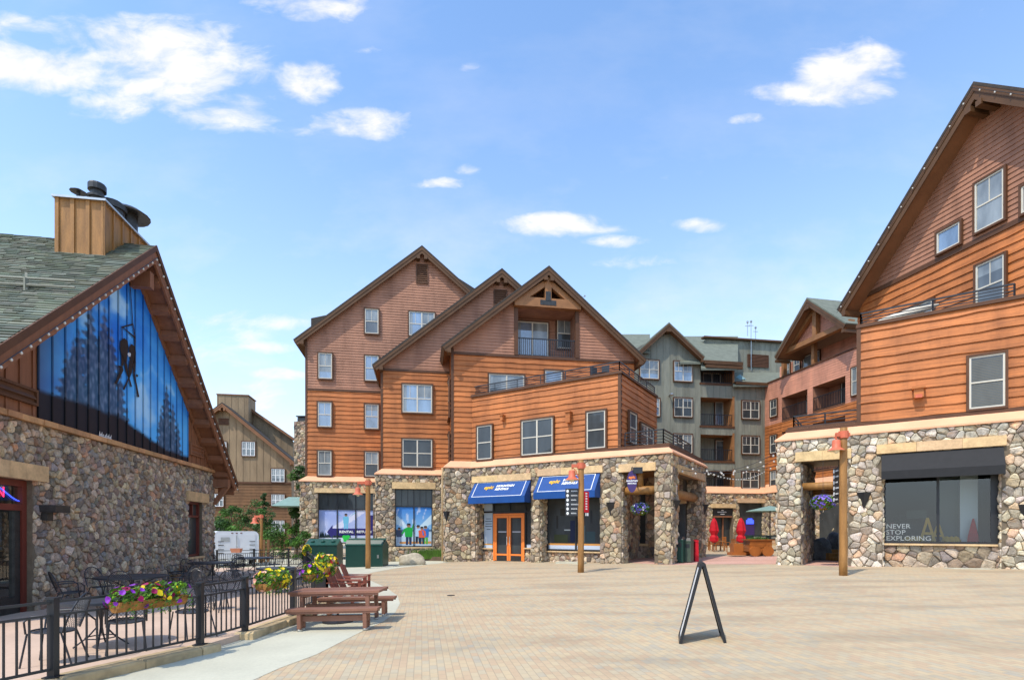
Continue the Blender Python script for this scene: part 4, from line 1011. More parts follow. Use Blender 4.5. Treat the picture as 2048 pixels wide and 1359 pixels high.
b = MB(); b.fbox(Rd, wl-.06, sE, zWt, zWt+.14, -.3, .1); b.fbox(RdL, 0, 5, zWt, zWt+.138, -.3, .08); b.build('deck_edge', M['trim'], right)
railing(right, [xy(Rd.P(wl+.1, 0, -5)), xy(Rd.P(wl+.1, 0, -.1)), xy(Rd.P(Rd.s(2030), 0, -.1))], zWt+.14, .5, 4, posts=2.2)
railing(right, [xy(Rd.P(U(1583), 0, -4.5)), xy(Rd.P(U(1583), 0, -.3)), xy(Rd.P(wl, 0, -.3))], zbR+.02, .62, 4)
b = MB(); b.fbox(Rd, U(1572), wl-.06, zbR, zbR+.12, -.45, -.03); b.build('terrace_edge', M['trim'], right)
window(right, Rd, 1938, 710, 2010, 815, 'single', 'glass_mid', bars=False, blinds=True)
s, z1 = Rd.at(1837, 778); z0 = Rd.z(1837, 797)
b = MB(); b.fbox(Rd, s-.16, s+.16, z0, z1-.04, .02, .34); b.fbox(Rd, s-.22, s+.22, z1-.04, z1+.04, .02, .42); vh = b.build('vent_hood', M['cedar'], right)
b = MB(); b.fbox(Rd, s-.11, s+.11, z0-.02, z0+.12, .3, .355); b.build('vent_flap', M['lampred'], vh)
# gable behind the deck
dK = (.2247, -.9744)
RG = Frame((.6407*28, 28), dK); ofR = .95
apR, leR, reR, rzR, pR = gable_wall(RG, ofR, (1948, 170), (1676, 621), RG.s(1716)-.0, None, down=.35)
ztR = RG.z(1719, 602)
siding(cw, RG, cr(pR, z0=zWt-1, z1=ztR), .36, wav=.024, seed=73, lip=.055); siding(pw, RG, cr(pR, z0=ztR+.2), .21, lip=.04, seed=74, var=.06)
trim_mb.fbox(RG, 0, pR[1][0], ztR, ztR+.2, 0, .07)
core.prism(RG, cr(pR, z0=zWt-4.5), -14, -.02)
RGl = RG.left(0, 4); siding(cw, RGl, [(0, zWt-5), (4, zWt-5), (4, rzR(0)), (0, rzR(0))], .36, seed=75)
cw.build('cedar_siding', M['cedar'], right); pw.build('upper_siding', M['pinkwood'], right); trim_mb.build('trim_board', M['trim'], right); core.build('wall_core', M['interior'], right)
rr_ = gable_roof(right, RG, apR, leR, reR, ofR, 15, fh=.42, th=.3)
window(right, RG, 1951, 352, 2009, 452, 'single', 'glass_mid'); window(right, RG, 1875, 455, 1921, 497, 'fixed', 'glass_sky')
window(right, RG, 1953, 520, 2010, 618, 'single', 'glass_mid'); window(right, RG, 2044, 364, 2085, 418, 'fixed', 'glass_sky'); window(right, RG, 1802, 612, 1866, 690, 'slide', 'glass_mid', name='sliding_door')
# deck items
t = thing('patio_umbrella', 'folded cream umbrella lying along the railing of the upper right deck', 'umbrella', Rd.P(Rd.s(1740), zWt+.25, -.7))
b = MB(); A = Rd.P(Rd.s(1745), zWt+.3, -.75); B = Rd.P(Rd.s(1880), zWt+.62, -.75); b.tube([A, A.lerp(B, .15), A.lerp(B, .6), B], [.02, .16, .2, .05], 8); b.build('canopy', M['white'], t, smooth=True)
b = MB(); b.tube([A, A+(A-B).normalized()*.3], .03, 6); b.build('pole', M['iron'], t)
# string lights along the right gable rake
def light_string(name, label, pts, parent_cat='string lights', step=.55, r=.035, group=None, sag=0.0, drop=.05):
    t = thing(name, label, parent_cat, pts[0], group)
    w = MB(); w.tube(pts, .012, 4); w.build('wire', M['black'], t)
    k = 0; acc = 0.0; bm = MB(); bm.ball((0, 0, 0), r, 4); src = None
    for a, b_ in zip(pts, pts[1:]):
        a = Vector(a); b_ = Vector(b_); L = (b_-a).length; x = step*.5
        while x < L:
            p = a.lerp(b_, x/L)-Vector((0, 0, drop))
            if src is None:
                src = bm.build('bulb', M['bulb'], t, world=False); src.location = p-t.location
            else:
                c = src.copy(); C.objects.link(c); c.parent = t; c.location = p-t.location
            k += 1; x += step
            if k > 95: return t
    return t
pts = [RG.P(leR[0]+(apR[0]-leR[0])*f, leR[1]+(apR[1]-leR[1])*f-.12, ofR+.08) for f in (0, .5, 1)]+[RG.P(reR[0]*.5+apR[0]*.5, (reR[1]+apR[1])/2-.12, ofR+.08)]
light_string('string_lights', 'string of small white bulbs along the roof edge of the tall right building', pts, step=.75)
# ================================================================== salmon building in the back (right of the green one)
G_ = Frame((.2324*49, 49), dA)
sGK = G_.s(1530); pk = G_.P(sGK, 0, 0)
K_ = Frame((pk.x, pk.y), (.203, -.979))
salmon = thing('salmon_building', 'salmon pink sided building with stacked balconies between green building and right corner building', 'building', (K_.P(4, 0, -2).x, K_.P(4, 0, -2).y, 0))
pw, cw, inn, slab = MB(), MB(), MB(), MB()
kE = K_.s(1712)+3
zt = K_.z(1600, 741); zm = K_.z(1526, 854); z0 = K_.z(1540, 967)
k1 = (K_.s(1564), K_.s(1615)); k2 = (K_.s(1626), K_.s(1691)); zr0, zr1 = K_.z(1590, 833), K_.z(1590, 786)
def walls_with(mb, fr, s0, s1, z0, z1, holes, h, seed, lip=.022):
    S = sorted({s0, s1, *[x for hh in holes for x in hh[:2]]})
    for i, (a, b) in enumerate(zip(S, S[1:])):
        hs = [hh for hh in holes if hh[0] <= a+1e-4 and hh[1] >= b-1e-4]; z = z0
        for hh in sorted(hs, key=lambda q: q[2]):
            if hh[2] > z: siding(mb, fr, [(a, z), (b, z), (b, min(hh[2], z1)), (a, min(hh[2], z1))], h, lip=lip, seed=seed+i, var=.05)
            z = max(z, hh[3])
        if z < z1-.01: siding(mb, fr, [(a, z), (b, z), (b, z1), (a, z1)], h, lip=lip, seed=seed+i+50, var=.05)
HK = [(k1[0], k1[1], zr0, zr1), (k2[0], k2[1], zr0, zr1)]
walls_with(pw, K_, 0, kE, zm, zt, HK, .2, 80)
lowH = [(k1[0], k1[1], z0+.6, zm-.9), (k2[0], k2[1], z0+.6, zm-.9)]
walls_with(cw, K_, 0, kE, z0-.5, zm, lowH, .31, 85, .035)
for hh in HK+lowH:
    for o0 in (-1.6,):
        wallgrid(inn, K_, hh[0]-.3, hh[1]+.3, hh[2]-.3, hh[3]+.3, [], -1.8, -1.6)
        inn.fbox(K_, hh[0]-.15, hh[0]-.01, hh[2]-.1, hh[3]+.1, -1.6, -.02); inn.fbox(K_, hh[1]+.01, hh[1]+.15, hh[2]-.1, hh[3]+.1, -1.6, -.02)
        inn.fbox(K_, hh[0]-.1, hh[1]+.1, hh[3]+.01, hh[3]+.15, -1.6, -.02); slab.fbox(K_, hh[0]-.0, hh[1]+.0, hh[2]-.2, hh[2]-.005, -1.6, .02)
    balusters(salmon, K_, hh[0]+.05, hh[1]-.05, hh[2], 1.1, -.02, sp=.16)
    Kb = Frame(K_.P(0, 0, -1.6)[:2], K_.d); mid = (hh[0]+hh[1])/2; wd = min(1.0, (hh[1]-hh[0])*.32)
    window(salmon, Kb, mid-wd*.3, mid+wd*1.6, hh[2]+.05, hh[2]+2.15, 'slide', 'glass_sky' if hh is HK[0] else 'glass_dark', px=False, name='sliding_door')
core = MB(); core.prism(K_, [(0.02, -1), (kE, -1), (kE, zt-1.7), (0.02, zt-1.7)], -9, -1.9)
core.fbox(K_, -.0, k1[0]-.2, -1, zt-.02, -1.9, -.03); core.build('wall_core', M['interior'], salmon)
# open gable above
apK, leK, reK, rzK, pK = gable_wall(K_, 1.3, (1614, 598), (1549, 714), K_.s(1565), None, (1712, 690), down=.3)
reK = (2*apK[0]-leK[0], leK[1])
kb = Frame(K_.P(0, 0, -1.6)[:2], K_.d)
siding(pw, kb, [(0, zt-1.2), (kE, zt-1.2), (kE, leK[1]+.2), (0, leK[1]+.2)], .2, lip=.022, seed=90, var=.05)
siding(pw, Frame(K_.P(0, 0, .15)[:2], K_.d), [(leK[0]+.9, leK[1]+.35), (reK[0]-.9, leK[1]+.35), (apK[0], apK[1]-.4)], .2, lip=.022, seed=91, var=.05)
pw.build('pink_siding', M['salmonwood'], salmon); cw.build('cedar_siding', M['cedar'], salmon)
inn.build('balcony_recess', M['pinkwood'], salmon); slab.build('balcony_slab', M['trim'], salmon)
tr = MB(); tr.fbox(K_, leK[0]+.3, reK[0]-.3, leK[1]+.15, leK[1]+.55, .2, .7); tr.fbox(K_, apK[0]-.2, apK[0]+.2, leK[1]+.5, apK[1]-.4, .25, .65)
for e in (leK, reK):
    sg = 1 if e is leK else -1; tr.bar(K_.P(e[0]+.5*sg, e[1]+.3, .45), K_.P(apK[0], apK[1]-.7, .45), .32)
for s in (K_.s(1566), K_.s(1626)): tr.fbox(K_, s-.15, s+.15, zt-.1, leK[1]+.3, -.3, .05)
tr.build('gable_truss', M['beam'], salmon)
b = MB(); b.fbox(K_, 0, kE, zt, zt+.1, -.25, .1); b.build('parapet_cap', M['trim'], salmon)
gable_roof(salmon, K_, apK, leK, reK, 1.3, 14, mtop='shingle', fh=.4)
window(salmon, kb, 1572, 726, 1580, 752, 'single', 'glass_mid'); window(salmon, kb, 1588, 716, 1600, 742, 'single', 'glass_dark'); window(salmon, kb, 1607, 707, 1640, 738, 'slide', 'glass_sky')
for a in ((1541, 799, 1554, 832), (1541, 870, 1553, 905), (1541, 941, 1553, 976)): window(salmon, K_, *a, 'single', 'glass_dark')
s = K_.s(1706); window(salmon, K_, s, s+.9, zr0+.3, zr0+2.4, 'single', 'glass_mid', px=False)
mort, stn = MB(), MB(); zsK = K_.z(1540, 985, .4)
wallgrid(mort, K_, 0, kE, -1, zsK, [], -.3, .4); stones(stn, K_, 0, kE, 0, zsK, [], .4, .4, 'warm', seed=92)
mort.build('mortar_wall', M['mortar'], salmon); stn.build('stone_wall', M['stone'], salmon)
bd = MB(); band(bd, [xy(K_.P(.6, 0, .5)), xy(K_.P(kE, 0, .5))], [xy(K_.P(.1, 0, 0)), xy(K_.P(kE, 0, 0))], zsK+.05, z0); bd.build('sandstone_band', M['band'], salmon)
# things seen through the passage: the dark shop window of this building
panel(K_, 1640, 1010, 1690, 1092, .45, .05, 'glass_dark', 'window', salmon)
# ================================================================== green building
green = thing('green_building', 'sage green board and batten apartment building at the back of the courtyard', 'building', (G_.P(6, 0, -3).x, G_.P(6, 0, -3).y, 0))
bt, inn, slab, core = MB(), MB(), MB(), MB()
apG, leG, reG, rzG, pG = gable_wall(G_, .7, (1338, 647), (1275, 704), G_.s(1268)-1, None, (1409, 714), down=.25)
sg1 = G_.s(1401); g0 = G_.s(1282)-3.5; zb = G_.z(1500, 973)
lsz = rzG(G_.s(1285))
battens(bt, G_, [(g0, zb-1), (sg1, zb-1), (sg1, rzG(sg1)), (apG[0], apG[1]-.3), (G_.s(1283), rzG(G_.s(1283)))  , (g0, rzG(G_.s(1283))-1.0)], .62, 0)
r0, r1 = G_.s(1401), G_.s(1465); rc = G_.s(1469)
lv = [(G_.z(1430, 978), G_.z(1430, 941)), (G_.z(1430, 921), G_.z(1430, 869)), (G_.z(1430, 851), G_.z(1430, 795)), (G_.z(1430, 766), G_.z(1430, 733))]
zt = G_.z(1500, 769)
for i, (a, b) in enumerate(zip([zb-1]+[l[1] for l in lv[:3]], [l[0] for l in lv])):
    if i == 0: continue
    battens(bt, G_, [(r0, a), (rc, a), (rc, b), (r0, b)], .62, 0)
battens(bt, G_, [(rc, zb-1), (sGK, zb-1), (sGK, zt), (rc, zt)], .62, 0)
Gb = Frame(G_.P(0, 0, -1.7)[:2], dA)
for i, (a, b) in enumerate(lv):
    battens(bt, Gb, [(r0-.2, a-.3), (rc+.2, a-.3), (rc+.2, b+.4), (r0-.2, b+.4)], .62, 0)
    inn.fbox(G_, rc-.22, rc-.02, a-.2, b+.2, -1.7, .03); inn.fbox(G_, r0, rc-.2, b+.005, b+.12, -1.7, -.02); slab.fbox(G_, r0-.1, rc, a-.18, a-.004, -1.7, .06)
    balusters(green, G_, r0+.05, rc-.25, a, 1.05, -.03, sp=.2)
    if i < 3: window(green, Gb, 1430, (804, 804, 804)[0], 1462, 850, 'slide', 'glass_sky' if i else 'glass_dark', px=True, name='sliding_door') if i == 2 else window(green, Gb, Gb.s(1430), Gb.s(1462), a+.05, a+2.2, 'slide', 'glass_mid' if i else 'glass_dark', px=False, name='sliding_door')
window(green, Gb, 1406, 746, 1441, 766, 'slide', 'glass_dark')
inn.build('balcony_recess', M['beam'], green); slab.build('balcony_slab', M['trim'], green)
core.prism(G_, [(g0, -1), (sg1-.05, -1), (sg1-.05, rzG(sg1)-.1), (apG[0], apG[1]-.5), (g0, leG[1]-1.2)], -10, -.05); core.prism(G_, [(rc+.02, -1), (sGK+4, -1), (sGK+4, zt-.1), (rc+.02, zt-.1)], -10, -.05)
core.prism(G_, [(sg1, -1), (rc+.1, -1), (rc+.1, zt+1), (sg1, zt+1)], -10, -1.8)
core.build('wall_core', M['interior'], green)
for a in ((1280, 720, 1317, 757), (1348, 723, 1384, 762), (1348, 796, 1384, 833), (1348, 868, 1384, 905), (1484, 802, 1518, 837), (1484, 872, 1518, 907), (1484, 943, 1517, 976)):
    window(green, G_, *a, 'double', 'glass_sky' if a[1] < 790 else 'glass_dark')
s = G_.s(1314); window(green, G_, G_.s(1309), G_.s(1318), G_.z(1314, 832), G_.z(1314, 797), 'single', 'glass_sky', px=False)
gable_roof(green, G_, apG, leG, reG, .7, 10, mtop='shingle')
rf, dm = MB(), MB(); P = G_.P
def slope(u0, u1, vf, of, vb, ob):
    a, b, = G_.at(u0, vf, of), G_.at(u1, vf, of); c, d = G_.at(u1, vb, ob), G_.at(u0, vb, ob)
    q = [P(a[0], a[1], of), P(b[0], b[1], of), P(c[0], c[1], ob), P(d[0], d[1], ob)]
    rf.hexa([Vector(x)-Vector((0, 0, .18)) for x in q]+q)
slope(1232, 1300, 702, .3, 668, -5); slope(1360, 1476, 724, .5, 672, -6); slope(1402, 1476, 736, .9, 722, -.2)
slope(1466, 1560, 769, .45, 744, -4)
rf.build('roof', M['shingle'], green)
Gd = Frame(G_.P(0, 0, -4)[:2], dA)
battens(dm, Gd, [(Gd.s(1412), Gd.z(1480, 760)), (Gd.s(1585), Gd.z(1480, 760)), (Gd.s(1585), Gd.z(1500, 678)+.2), (Gd.s(1545), Gd.z(1500, 684)), (Gd.s(1412), Gd.z(1440, 679))], .62, 0)
dm.build('upper_dormer', M['green'], green)
fa = MB(); fa.fbox(G_, G_.s(1402), G_.s(1474), G_.z(1430, 735, .9), G_.z(1430, 735, .9)+.25, .75, .95); fa.fbox(G_, sg1, rc+.4, G_.z(1430, 733), G_.z(1430, 726), -1.6, .75)
fa.fbox(G_, G_.s(1466), sGK, zt-.12, zt+.12, .0, .5); fa.fbox(Gd, Gd.s(1405), Gd.s(1590), Gd.z(1480, 681), Gd.z(1480, 678), -.3, .35)
fa.build('fascia', M['fascia'], green); bt.build('batten_siding', M['green'], green)
louver(green, Gd, 1495, 709, 1537, 734)
core2 = MB(); core2.prism(Gd, [(Gd.s(1412), 8), (Gd.s(1585), 8), (Gd.s(1585), Gd.z(1500, 678)), (Gd.s(1412), Gd.z(1440, 680))], -6, -.03); core2.build('dormer_core', M['green'], green)
sk = MB(); q = G_.at(1480, 757, -2); sk.lathe(P(q[0], q[1]-.3, -2), [(1.0, 0), (.05, .7)], 4); sk.build('skylight', M['skylight'], green)
an = MB()
for u, vt in ((1487, 649), (1494, 648), (1503, 660)):
    q = G_.at(u, vt, -4.5); an.tube([P(q[0], q[1]-(1.4 if u != 1494 else 5), -3.8), P(q[0], q[1], -3.8)], .04, 5); an.ball(P(q[0], q[1], -3.8), .13); an.bar(P(q[0]-.25, q[1]-.4, -3.8), P(q[0]+.25, q[1]-.4, -3.8), .05)
an.build('antenna_mast', M['steel'], green)
q = G_.at(1338, 791); b = MB(); b.tube([P(q[0], q[1], .0), P(q[0], q[1], .35)], .05, 6); b.ball(P(q[0], q[1], .45), .24, sz=.6); b.build('wall_lamp', M['steel'], green)
# ground floor
mort, stn = MB(), MB(); zsG = G_.z(1480, 986, .5); OG = .5; U = lambda u: G_.s(u, OG)
hd1 = (U(1425), U(1466), -1, G_.z(1445, 1015, OG)); hd2 = (U(1479), U(1544), G_.z(1510, 1085, OG), G_.z(1510, 1004, OG))
wallgrid(mort, G_, U(1398)-3, sGK+1, -1, zsG, [hd1, hd2], -.2, OG); stones(stn, G_, U(1398)-3, sGK+1, .1, zsG, [hd1, hd2], .33, OG, 'warm', seed=95)
mort.build('mortar_wall', M['mortar'], green); stn.build('stone_wall', M['stone'], green)
bd = MB(); band(bd, [xy(G_.P(U(1398)-3, 0, OG+.12)), xy(G_.P(sGK+1, 0, OG+.12))], [xy(G_.P(U(1398)-3, 0, -.02)), xy(G_.P(sGK+1, 0, -.02))], zsG+.05, zb); bd.build('sandstone_band', M['band'], green)
lintel(G_, 1421, 1471, 1445, 1007, 1015, OG+.03, .1, parent=green, n=2, seed=21); lintel(G_, 1475, 1543, 1510, 996, 1005, OG+.03, .1, parent=green, n=2, seed=22)
panel(G_, 1425, 1015, 1466, 1096, -.1, .05, 'glass_dark', 'doorway', green)
fa_ = panel(G_, 1425, 1016, 1464, 1031, .3, .1, 'black', 'fascia_sign', green)
text('MARKET', .3, 'purewhite', fa_, G_, G_.s(1445, .42), G_.z(1445, 1023, .42), .41) if False else None
mk = MB(); 
for i in range(9): s = G_.s(1436+i*2, .41); mk.fbox(G_, s-.03, s+.02, G_.z(1445, 1024.5, .41), G_.z(1445, 1022.3, .41), .4, .41)
mk.fbox(G_, G_.s(1441, .41), G_.s(1449, .41), G_.z(1445, 1028, .41), G_.z(1445, 1027, .41), .4, .41); mk.fbox(G_, G_.s(1443, .41), G_.s(1447, .41), G_.z(1445, 1020.6, .41), G_.z(1445, 1019, .41), .4, .41)
mk.build('sign_marks', M['purewhite'], fa_)
b = MB(); b.fbox(G_, hd1[0], hd1[1], G_.z(1445, 1034, .3), G_.z(1445, 1031, .3), .2, .4)
for s in (G_.s(1429, .2), G_.s(1447, .2)): b.fbox(G_, s-.05, s+.05, 0, G_.z(1445, 1034, .3), .0, .12)
b.build('door_frame', M['redwood'], green)
panel(G_, 1479, 1004, 1544, 1085, .1, .05, 'glass_dark', 'shop_window', green)
b = MB(); b.fbox(G_, G_.s(1490, .2), G_.s(1509, .2), G_.z(1500, 1075, .2), G_.z(1500, 1047, .2), .16, .2); bo = b.build('blue_panel', M['plum'], green)
b = MB(); b.fbox(G_, G_.s(1493, .2), G_.s(1507, .2), G_.z(1500, 1047, .2), G_.z(1500, 1039, .2), .16, .24); b.fbox(G_, G_.s(1496, .2), G_.s(1504, .2), G_.z(1500, 1039, .2), G_.z(1500, 1036, .2), .16, .24); b.build('blue_sign', M['neonblue'], green)
# ================================================================== tan building far left
D_ = Frame(((430-CX)/F*63, 63), dA)
tan = thing('tan_building', 'distant tan and brown building with white windows behind the white trailer', 'building', (D_.P(4, 0, -3).x, D_.P(4, 0, -3).y, 0))
bt, lp, core = MB(), MB(), MB()
apD = D_.at(444, 806, .8); reD = D_.at(590, 925, .8); leD = (2*apD[0]-reD[0], reD[1])
wr = D_.s(583); wl_ = 2*apD[0]-wr
def rzD(s): return reD[1]+(apD[1]-reD[1])*(abs(s-reD[0]) if s > apD[0] else abs(s-leD[0]))/(reD[0]-apD[0])-.3
zt = D_.z(500, 963)
battens(bt, D_, [(wl_, zt), (wr, zt), (wr, rzD(wr)), (apD[0], apD[1]-.35), (wl_, rzD(wl_))], .75, 0, w=.07)
siding(lp, D_, [(wl_, -2), (D_.s(583), -2), (D_.s(583), zt-.2), (wl_, zt-.2)], .35, lip=.035, seed=101)
core.prism(D_, [(wl_, -2), (wr, -2), (wr, rzD(wr)-.1), (apD[0], apD[1]-.5), (wl_, rzD(wl_)-.1)], -14, -.03)
bo = MB(); q0 = D_.at(434, 789, -3); q1 = D_.at(497, 791, -3); Dc = Frame(D_.P(0, 0, -3)[:2], dA)
battens(bt, Dc, [(Dc.s(434), 10), (Dc.s(497), 10), (Dc.s(497), Dc.z(465, 790)), (Dc.s(434), Dc.z(465, 790))], .75, 0, w=.07)
De = Frame(D_.P(0, 0, -5)[:2], dA); e0 = De.at(495, 808); e1 = De.at(587, 876)
battens(bt, De, [(De.s(470), 8), (De.s(586), 8), (De.s(586), e1[1]-.2), (e0[0], e0[1]-.3), (De.s(470), e0[1]-.3)], .75, 0, w=.07)
core.prism(De, [(De.s(470), -2), (De.s(586), -2), (De.s(586), e1[1]-.5), (e0[0], e0[1]-.5), (De.s(470), e0[1]-.5)], -8, -.05)
core.fbox(Dc, Dc.s(434)+.1, Dc.s(497)-.05, 8, Dc.z(465, 790)-.05, -3, -.05)
core.build('wall_core', M['tan'], tan); bt.build('batten_siding', M['tan'], tan); lp.build('lower_siding', M['brownlap'], tan)
gable_roof(tan, D_, apD, leD, reD, .8, 14, mtop='shingle_dark', fas='soffit')
b = MB(); b.prism(De, [(e0[0]-.5, e0[1]-.25), (De.s(589), e1[1]-.35), (De.s(589), e1[1]), (e0[0]-.5, e0[1]+.15)], -8, .6); b.fbox(Dc, Dc.s(433), Dc.s(498), Dc.z(465, 790), Dc.z(465, 788), -3, .1); b.build('rear_roof', M['soffit'], tan)
b = MB(); b.fbox(D_, wl_, wr, zt-.2, zt, 0, .12); b.build('trim_board', M['trim'], tan)
louver(tan, D_, 437, 836, 457, 849)
for a in ((484, 883, 510, 911), (543, 937, 569, 963), (543, 988, 569, 1011), (543, 1040, 569, 1065), (423, 987, 447, 1012), (423, 1039, 447, 1062), (436, 883, 453, 910)):
    window(tan, D_, *a, 'triple', 'glass_sky' if a[1] < 900 else 'glass_mid', sash='purewhite')
ch = MB(); chm = MB(); Cf = fr_at(588, 47, (1, 0)); s1 = Cf.s(613); zc = Cf.z(600, 842)
wallgrid(chm, Cf, 0, s1, -1, zc, [], -1.2, 0); stones(ch, Cf, 0, s1, 2, zc, [], .3, 0, 'plum', seed=103)
t = thing('stone_chimney', 'tall grey fieldstone chimney rising behind the left end of the lodge', 'chimney', Cf.P(s1/2, 0, -.6))
chm.build('mortar_core', M['mortar'], t); ch.build('stonework', M['stone'], t)
b = MB(); b.fbox(Cf, s1*.2, s1*.85, zc, zc+.35, -1, -.2); b.fbox(Cf, s1*.1, s1*.95, zc+.45, zc+.52, -1.1, -.1); b.build('chimney_cap', M['darkmetal'], t)
# ================================================================== left building with the mural
dB = (-.159, .987)
B_ = Frame((-11.3, 12.7), dB)
grill = thing('mural_building', 'left stone building with a blue ski lift mural under a green shingle gable', 'building', (B_.P(4, 0, -3).x, B_.P(4, 0, -3).y, 0))
ofB = .72
ap = B_.at(311, 492, ofB); re = B_.at(475, 968, ofB); lq = B_.at(0, 689, ofB); le = (2*ap[0]-re[0], ap[1]+(lq[1]-ap[1])*(ap[0]-re[0])/(lq[0]-ap[0])); down = .42
def rzB(s): e = re if s > ap[0] else le; return e[1]+(ap[1]-e[1])*(s-e[0])/(ap[0]-e[0])-down
sE = B_.s(428); sS = 2*ap[0]-sE
zc = B_.z(212, 880)
mort, stn = MB(), MB()
hw = (B_.s(376), B_.s(404), B_.z(390, 1112), B_.z(390, 1003)); hd = (B_.s(-60), B_.s(65), -1, B_.z(30, 957))
wallgrid(mort, B_, sS, sE, -1, zc-.1, [hw, hd], -.4, 0); stones(stn, B_, sS, sE, -.35, zc-.1, [hw, hd], .225, 0, 'plum', seed=111, depth=.05, aspect=1.1)
BE = B_.back(sE); wallgrid(mort, BE, 0.401, 8, -1, zc-.1, [], -.3, 0); stones(stn, BE, 0, 8, -.35, zc-.1, [], .3, 0, 'plum', seed=112)
fr = Frame(B_.P(hd[1], 0, -.25)[:2], (B_.n.x, B_.n.y)); fr = Frame(B_.P(hd[1], 0, -.25)[:2], (-fr.d.x*-1, -fr.d.y*-1))
mort.build('mortar_wall', M['mortar'], grill); stn.build('stone_wall', M['stone'], grill)
cpm = MB(); rr = random.Random(4); s = sS
while s < sE+.1:
    w = rr.uniform(.35, .8); k = rr.uniform(.75, 1.1); cpm.col = (k*.85, k*.68*rr.uniform(.9, 1), k*.55, 1); cpm.fbox(B_, s+.006, min(s+w, sE+.12), zc-.1, zc+.03, -.3, .13+rr.uniform(0, .03)); s += w
cpm.build('stone_ledge', M['lintel'], grill)
gp = [(sS, zc+.03), (sE, zc+.03), (sE, rzB(sE)), (ap[0], ap[1]-down), (sS, rzB(sS))]
core = MB(); core.prism(B_, gp, -11, -.05); core.fbox(B_, sS, sE, 3.4, zc+.0, -11, -.42); core.fbox(B_, sS, sE, -1, zc-.2, -11, -3.0); core.build('wall_core', M['interior'], grill)
sd = MB(); m0, m1 = B_.s(74), B_.s(374)
def bc(s): return clip(gp, 1, 0, s)
battens(sd, B_, cr(gp, s1=m0), .42, 0, w=.05, t=.035); battens(sd, B_, cr(gp, s0=m1), .42, 0, w=.05, t=.035)
sd.build('batten_siding', M['redwood'], grill)
# the mural
def H2(x, y): return noise.noise(Vector((x, y, 0)))
trees_ = [(118, 760, 7.6), (150, 700, 0), (183, 672, 0), (205, 690, 0)]
def paint(s, z):
    # position as fractions of the mural
    f = (s-m0)/(m1-m0); g = (z-zc)/(ap[1]-down-zc)
    n = noise.fractal(Vector((f*5, g*5, 1.7)), 1.0, 2.0, 4); n2 = noise.fractal(Vector((f*14, g*14, 4.2)), 1.0, 2.0, 3)
    top = (.008, .17, .72); mid = (.10, .50, 1.0); pale = (.45, .75, 1.0); ink = (.010, .011, .018)
    k = max(0, min(1, (.95-g)*1.6-abs(f-.55)*.8+n*.6)); c = [top[i]*(1-k)+mid[i]*k for i in range(3)]
    edge = max(0, min(1, (.16-f)/.16)); edge2 = max(0, min(1, (f-.9)/.1))
    cl = max(0, n+.15-abs(g-(.70-f*.35))*2.2-abs(f-.42)*.9)*2.4+max(0, .5-abs(g-.22)*4-abs(f-.62)*2.2+n*.8)+max(0, .42-abs(f-.64)*3.2-abs(g-.28)*2.4+n*.5)*1.6
    cl = max(0, min(.85, cl)); c = [c[i]*(1-cl)+pale[i]*cl for i in range(3)]
    e = edge*.75; c = [c[i]*(1-e)+(.05, .055, .10)[i]*e for i in range(3)]
    # spruce silhouettes
    def spruce(fc, gt, w, gb=.0):
        if g > gt: return 0
        h = (gt-g); hw_ = min(w, h*w*3.4)*(1+.35*math.sin(h*150)+.3*n2)
        d = abs(f-fc)
        return max(0, min(1, (hw_-d)/.012)) if hw_ > 0 else 0
    t = max(spruce(.185, .50, .06), spruce(.25, .64, .065), spruce(.33, .68, .06), spruce(.375, .60, .06), spruce(.13, .38, .06), spruce(.43, .40, .06), spruce(.29, .5, .06), spruce(.16, .44, .05), spruce(.79, .47, .06), spruce(.85, .38, .06), spruce(.74, .32, .05), spruce(.90, .28, .05))
    if t > 0:
        snow = max(0, noise.noise(Vector((f*70, g*34, 2)))+.12)*1.1; tc = [ink[i]*2.2+(.16, .19, .25)[i]*snow for i in range(3)]; c = [c[i]*(1-t*.84)+tc[i]*t*.84 for i in range(3)]
    hill = .15-.015*math.sin(f*9)+.02*n if f < .42 else .15-(f-.42)*.28+.012*n
    hill = max(hill, .055)
    hk = max(0, min(1, (hill-g)/.02)); c = [c[i]*(1-hk)+ink[i]*hk for i in range(3)]
    return tuple(max(.004, x) for x in c)
mp = MB(); gridprint(mp, B_, m0, m1, zc+.03, ap[1]-down, .02, paint, 230, 130, inside=lambda s, z: z < rzB(s)-.0)
bt = mp; s = m0
while s <= m1:
    zt = rzB(s)
    if zt > zc+.3:
        for i in range(30):
            za, zb = zc+.03+(zt-zc-.03)*i/30, zc+.03+(zt-zc-.03)*(i+1)/30; c = paint(s, (za+zb)/2); bt.col = tuple(x*.45 for x in c)+(1,); bt.fbox(B_, s-.022, s+.022, za, zb, .02, .05)
    s += (m1-m0)/17
mo = mp.build('mural', M['mural'], grill)
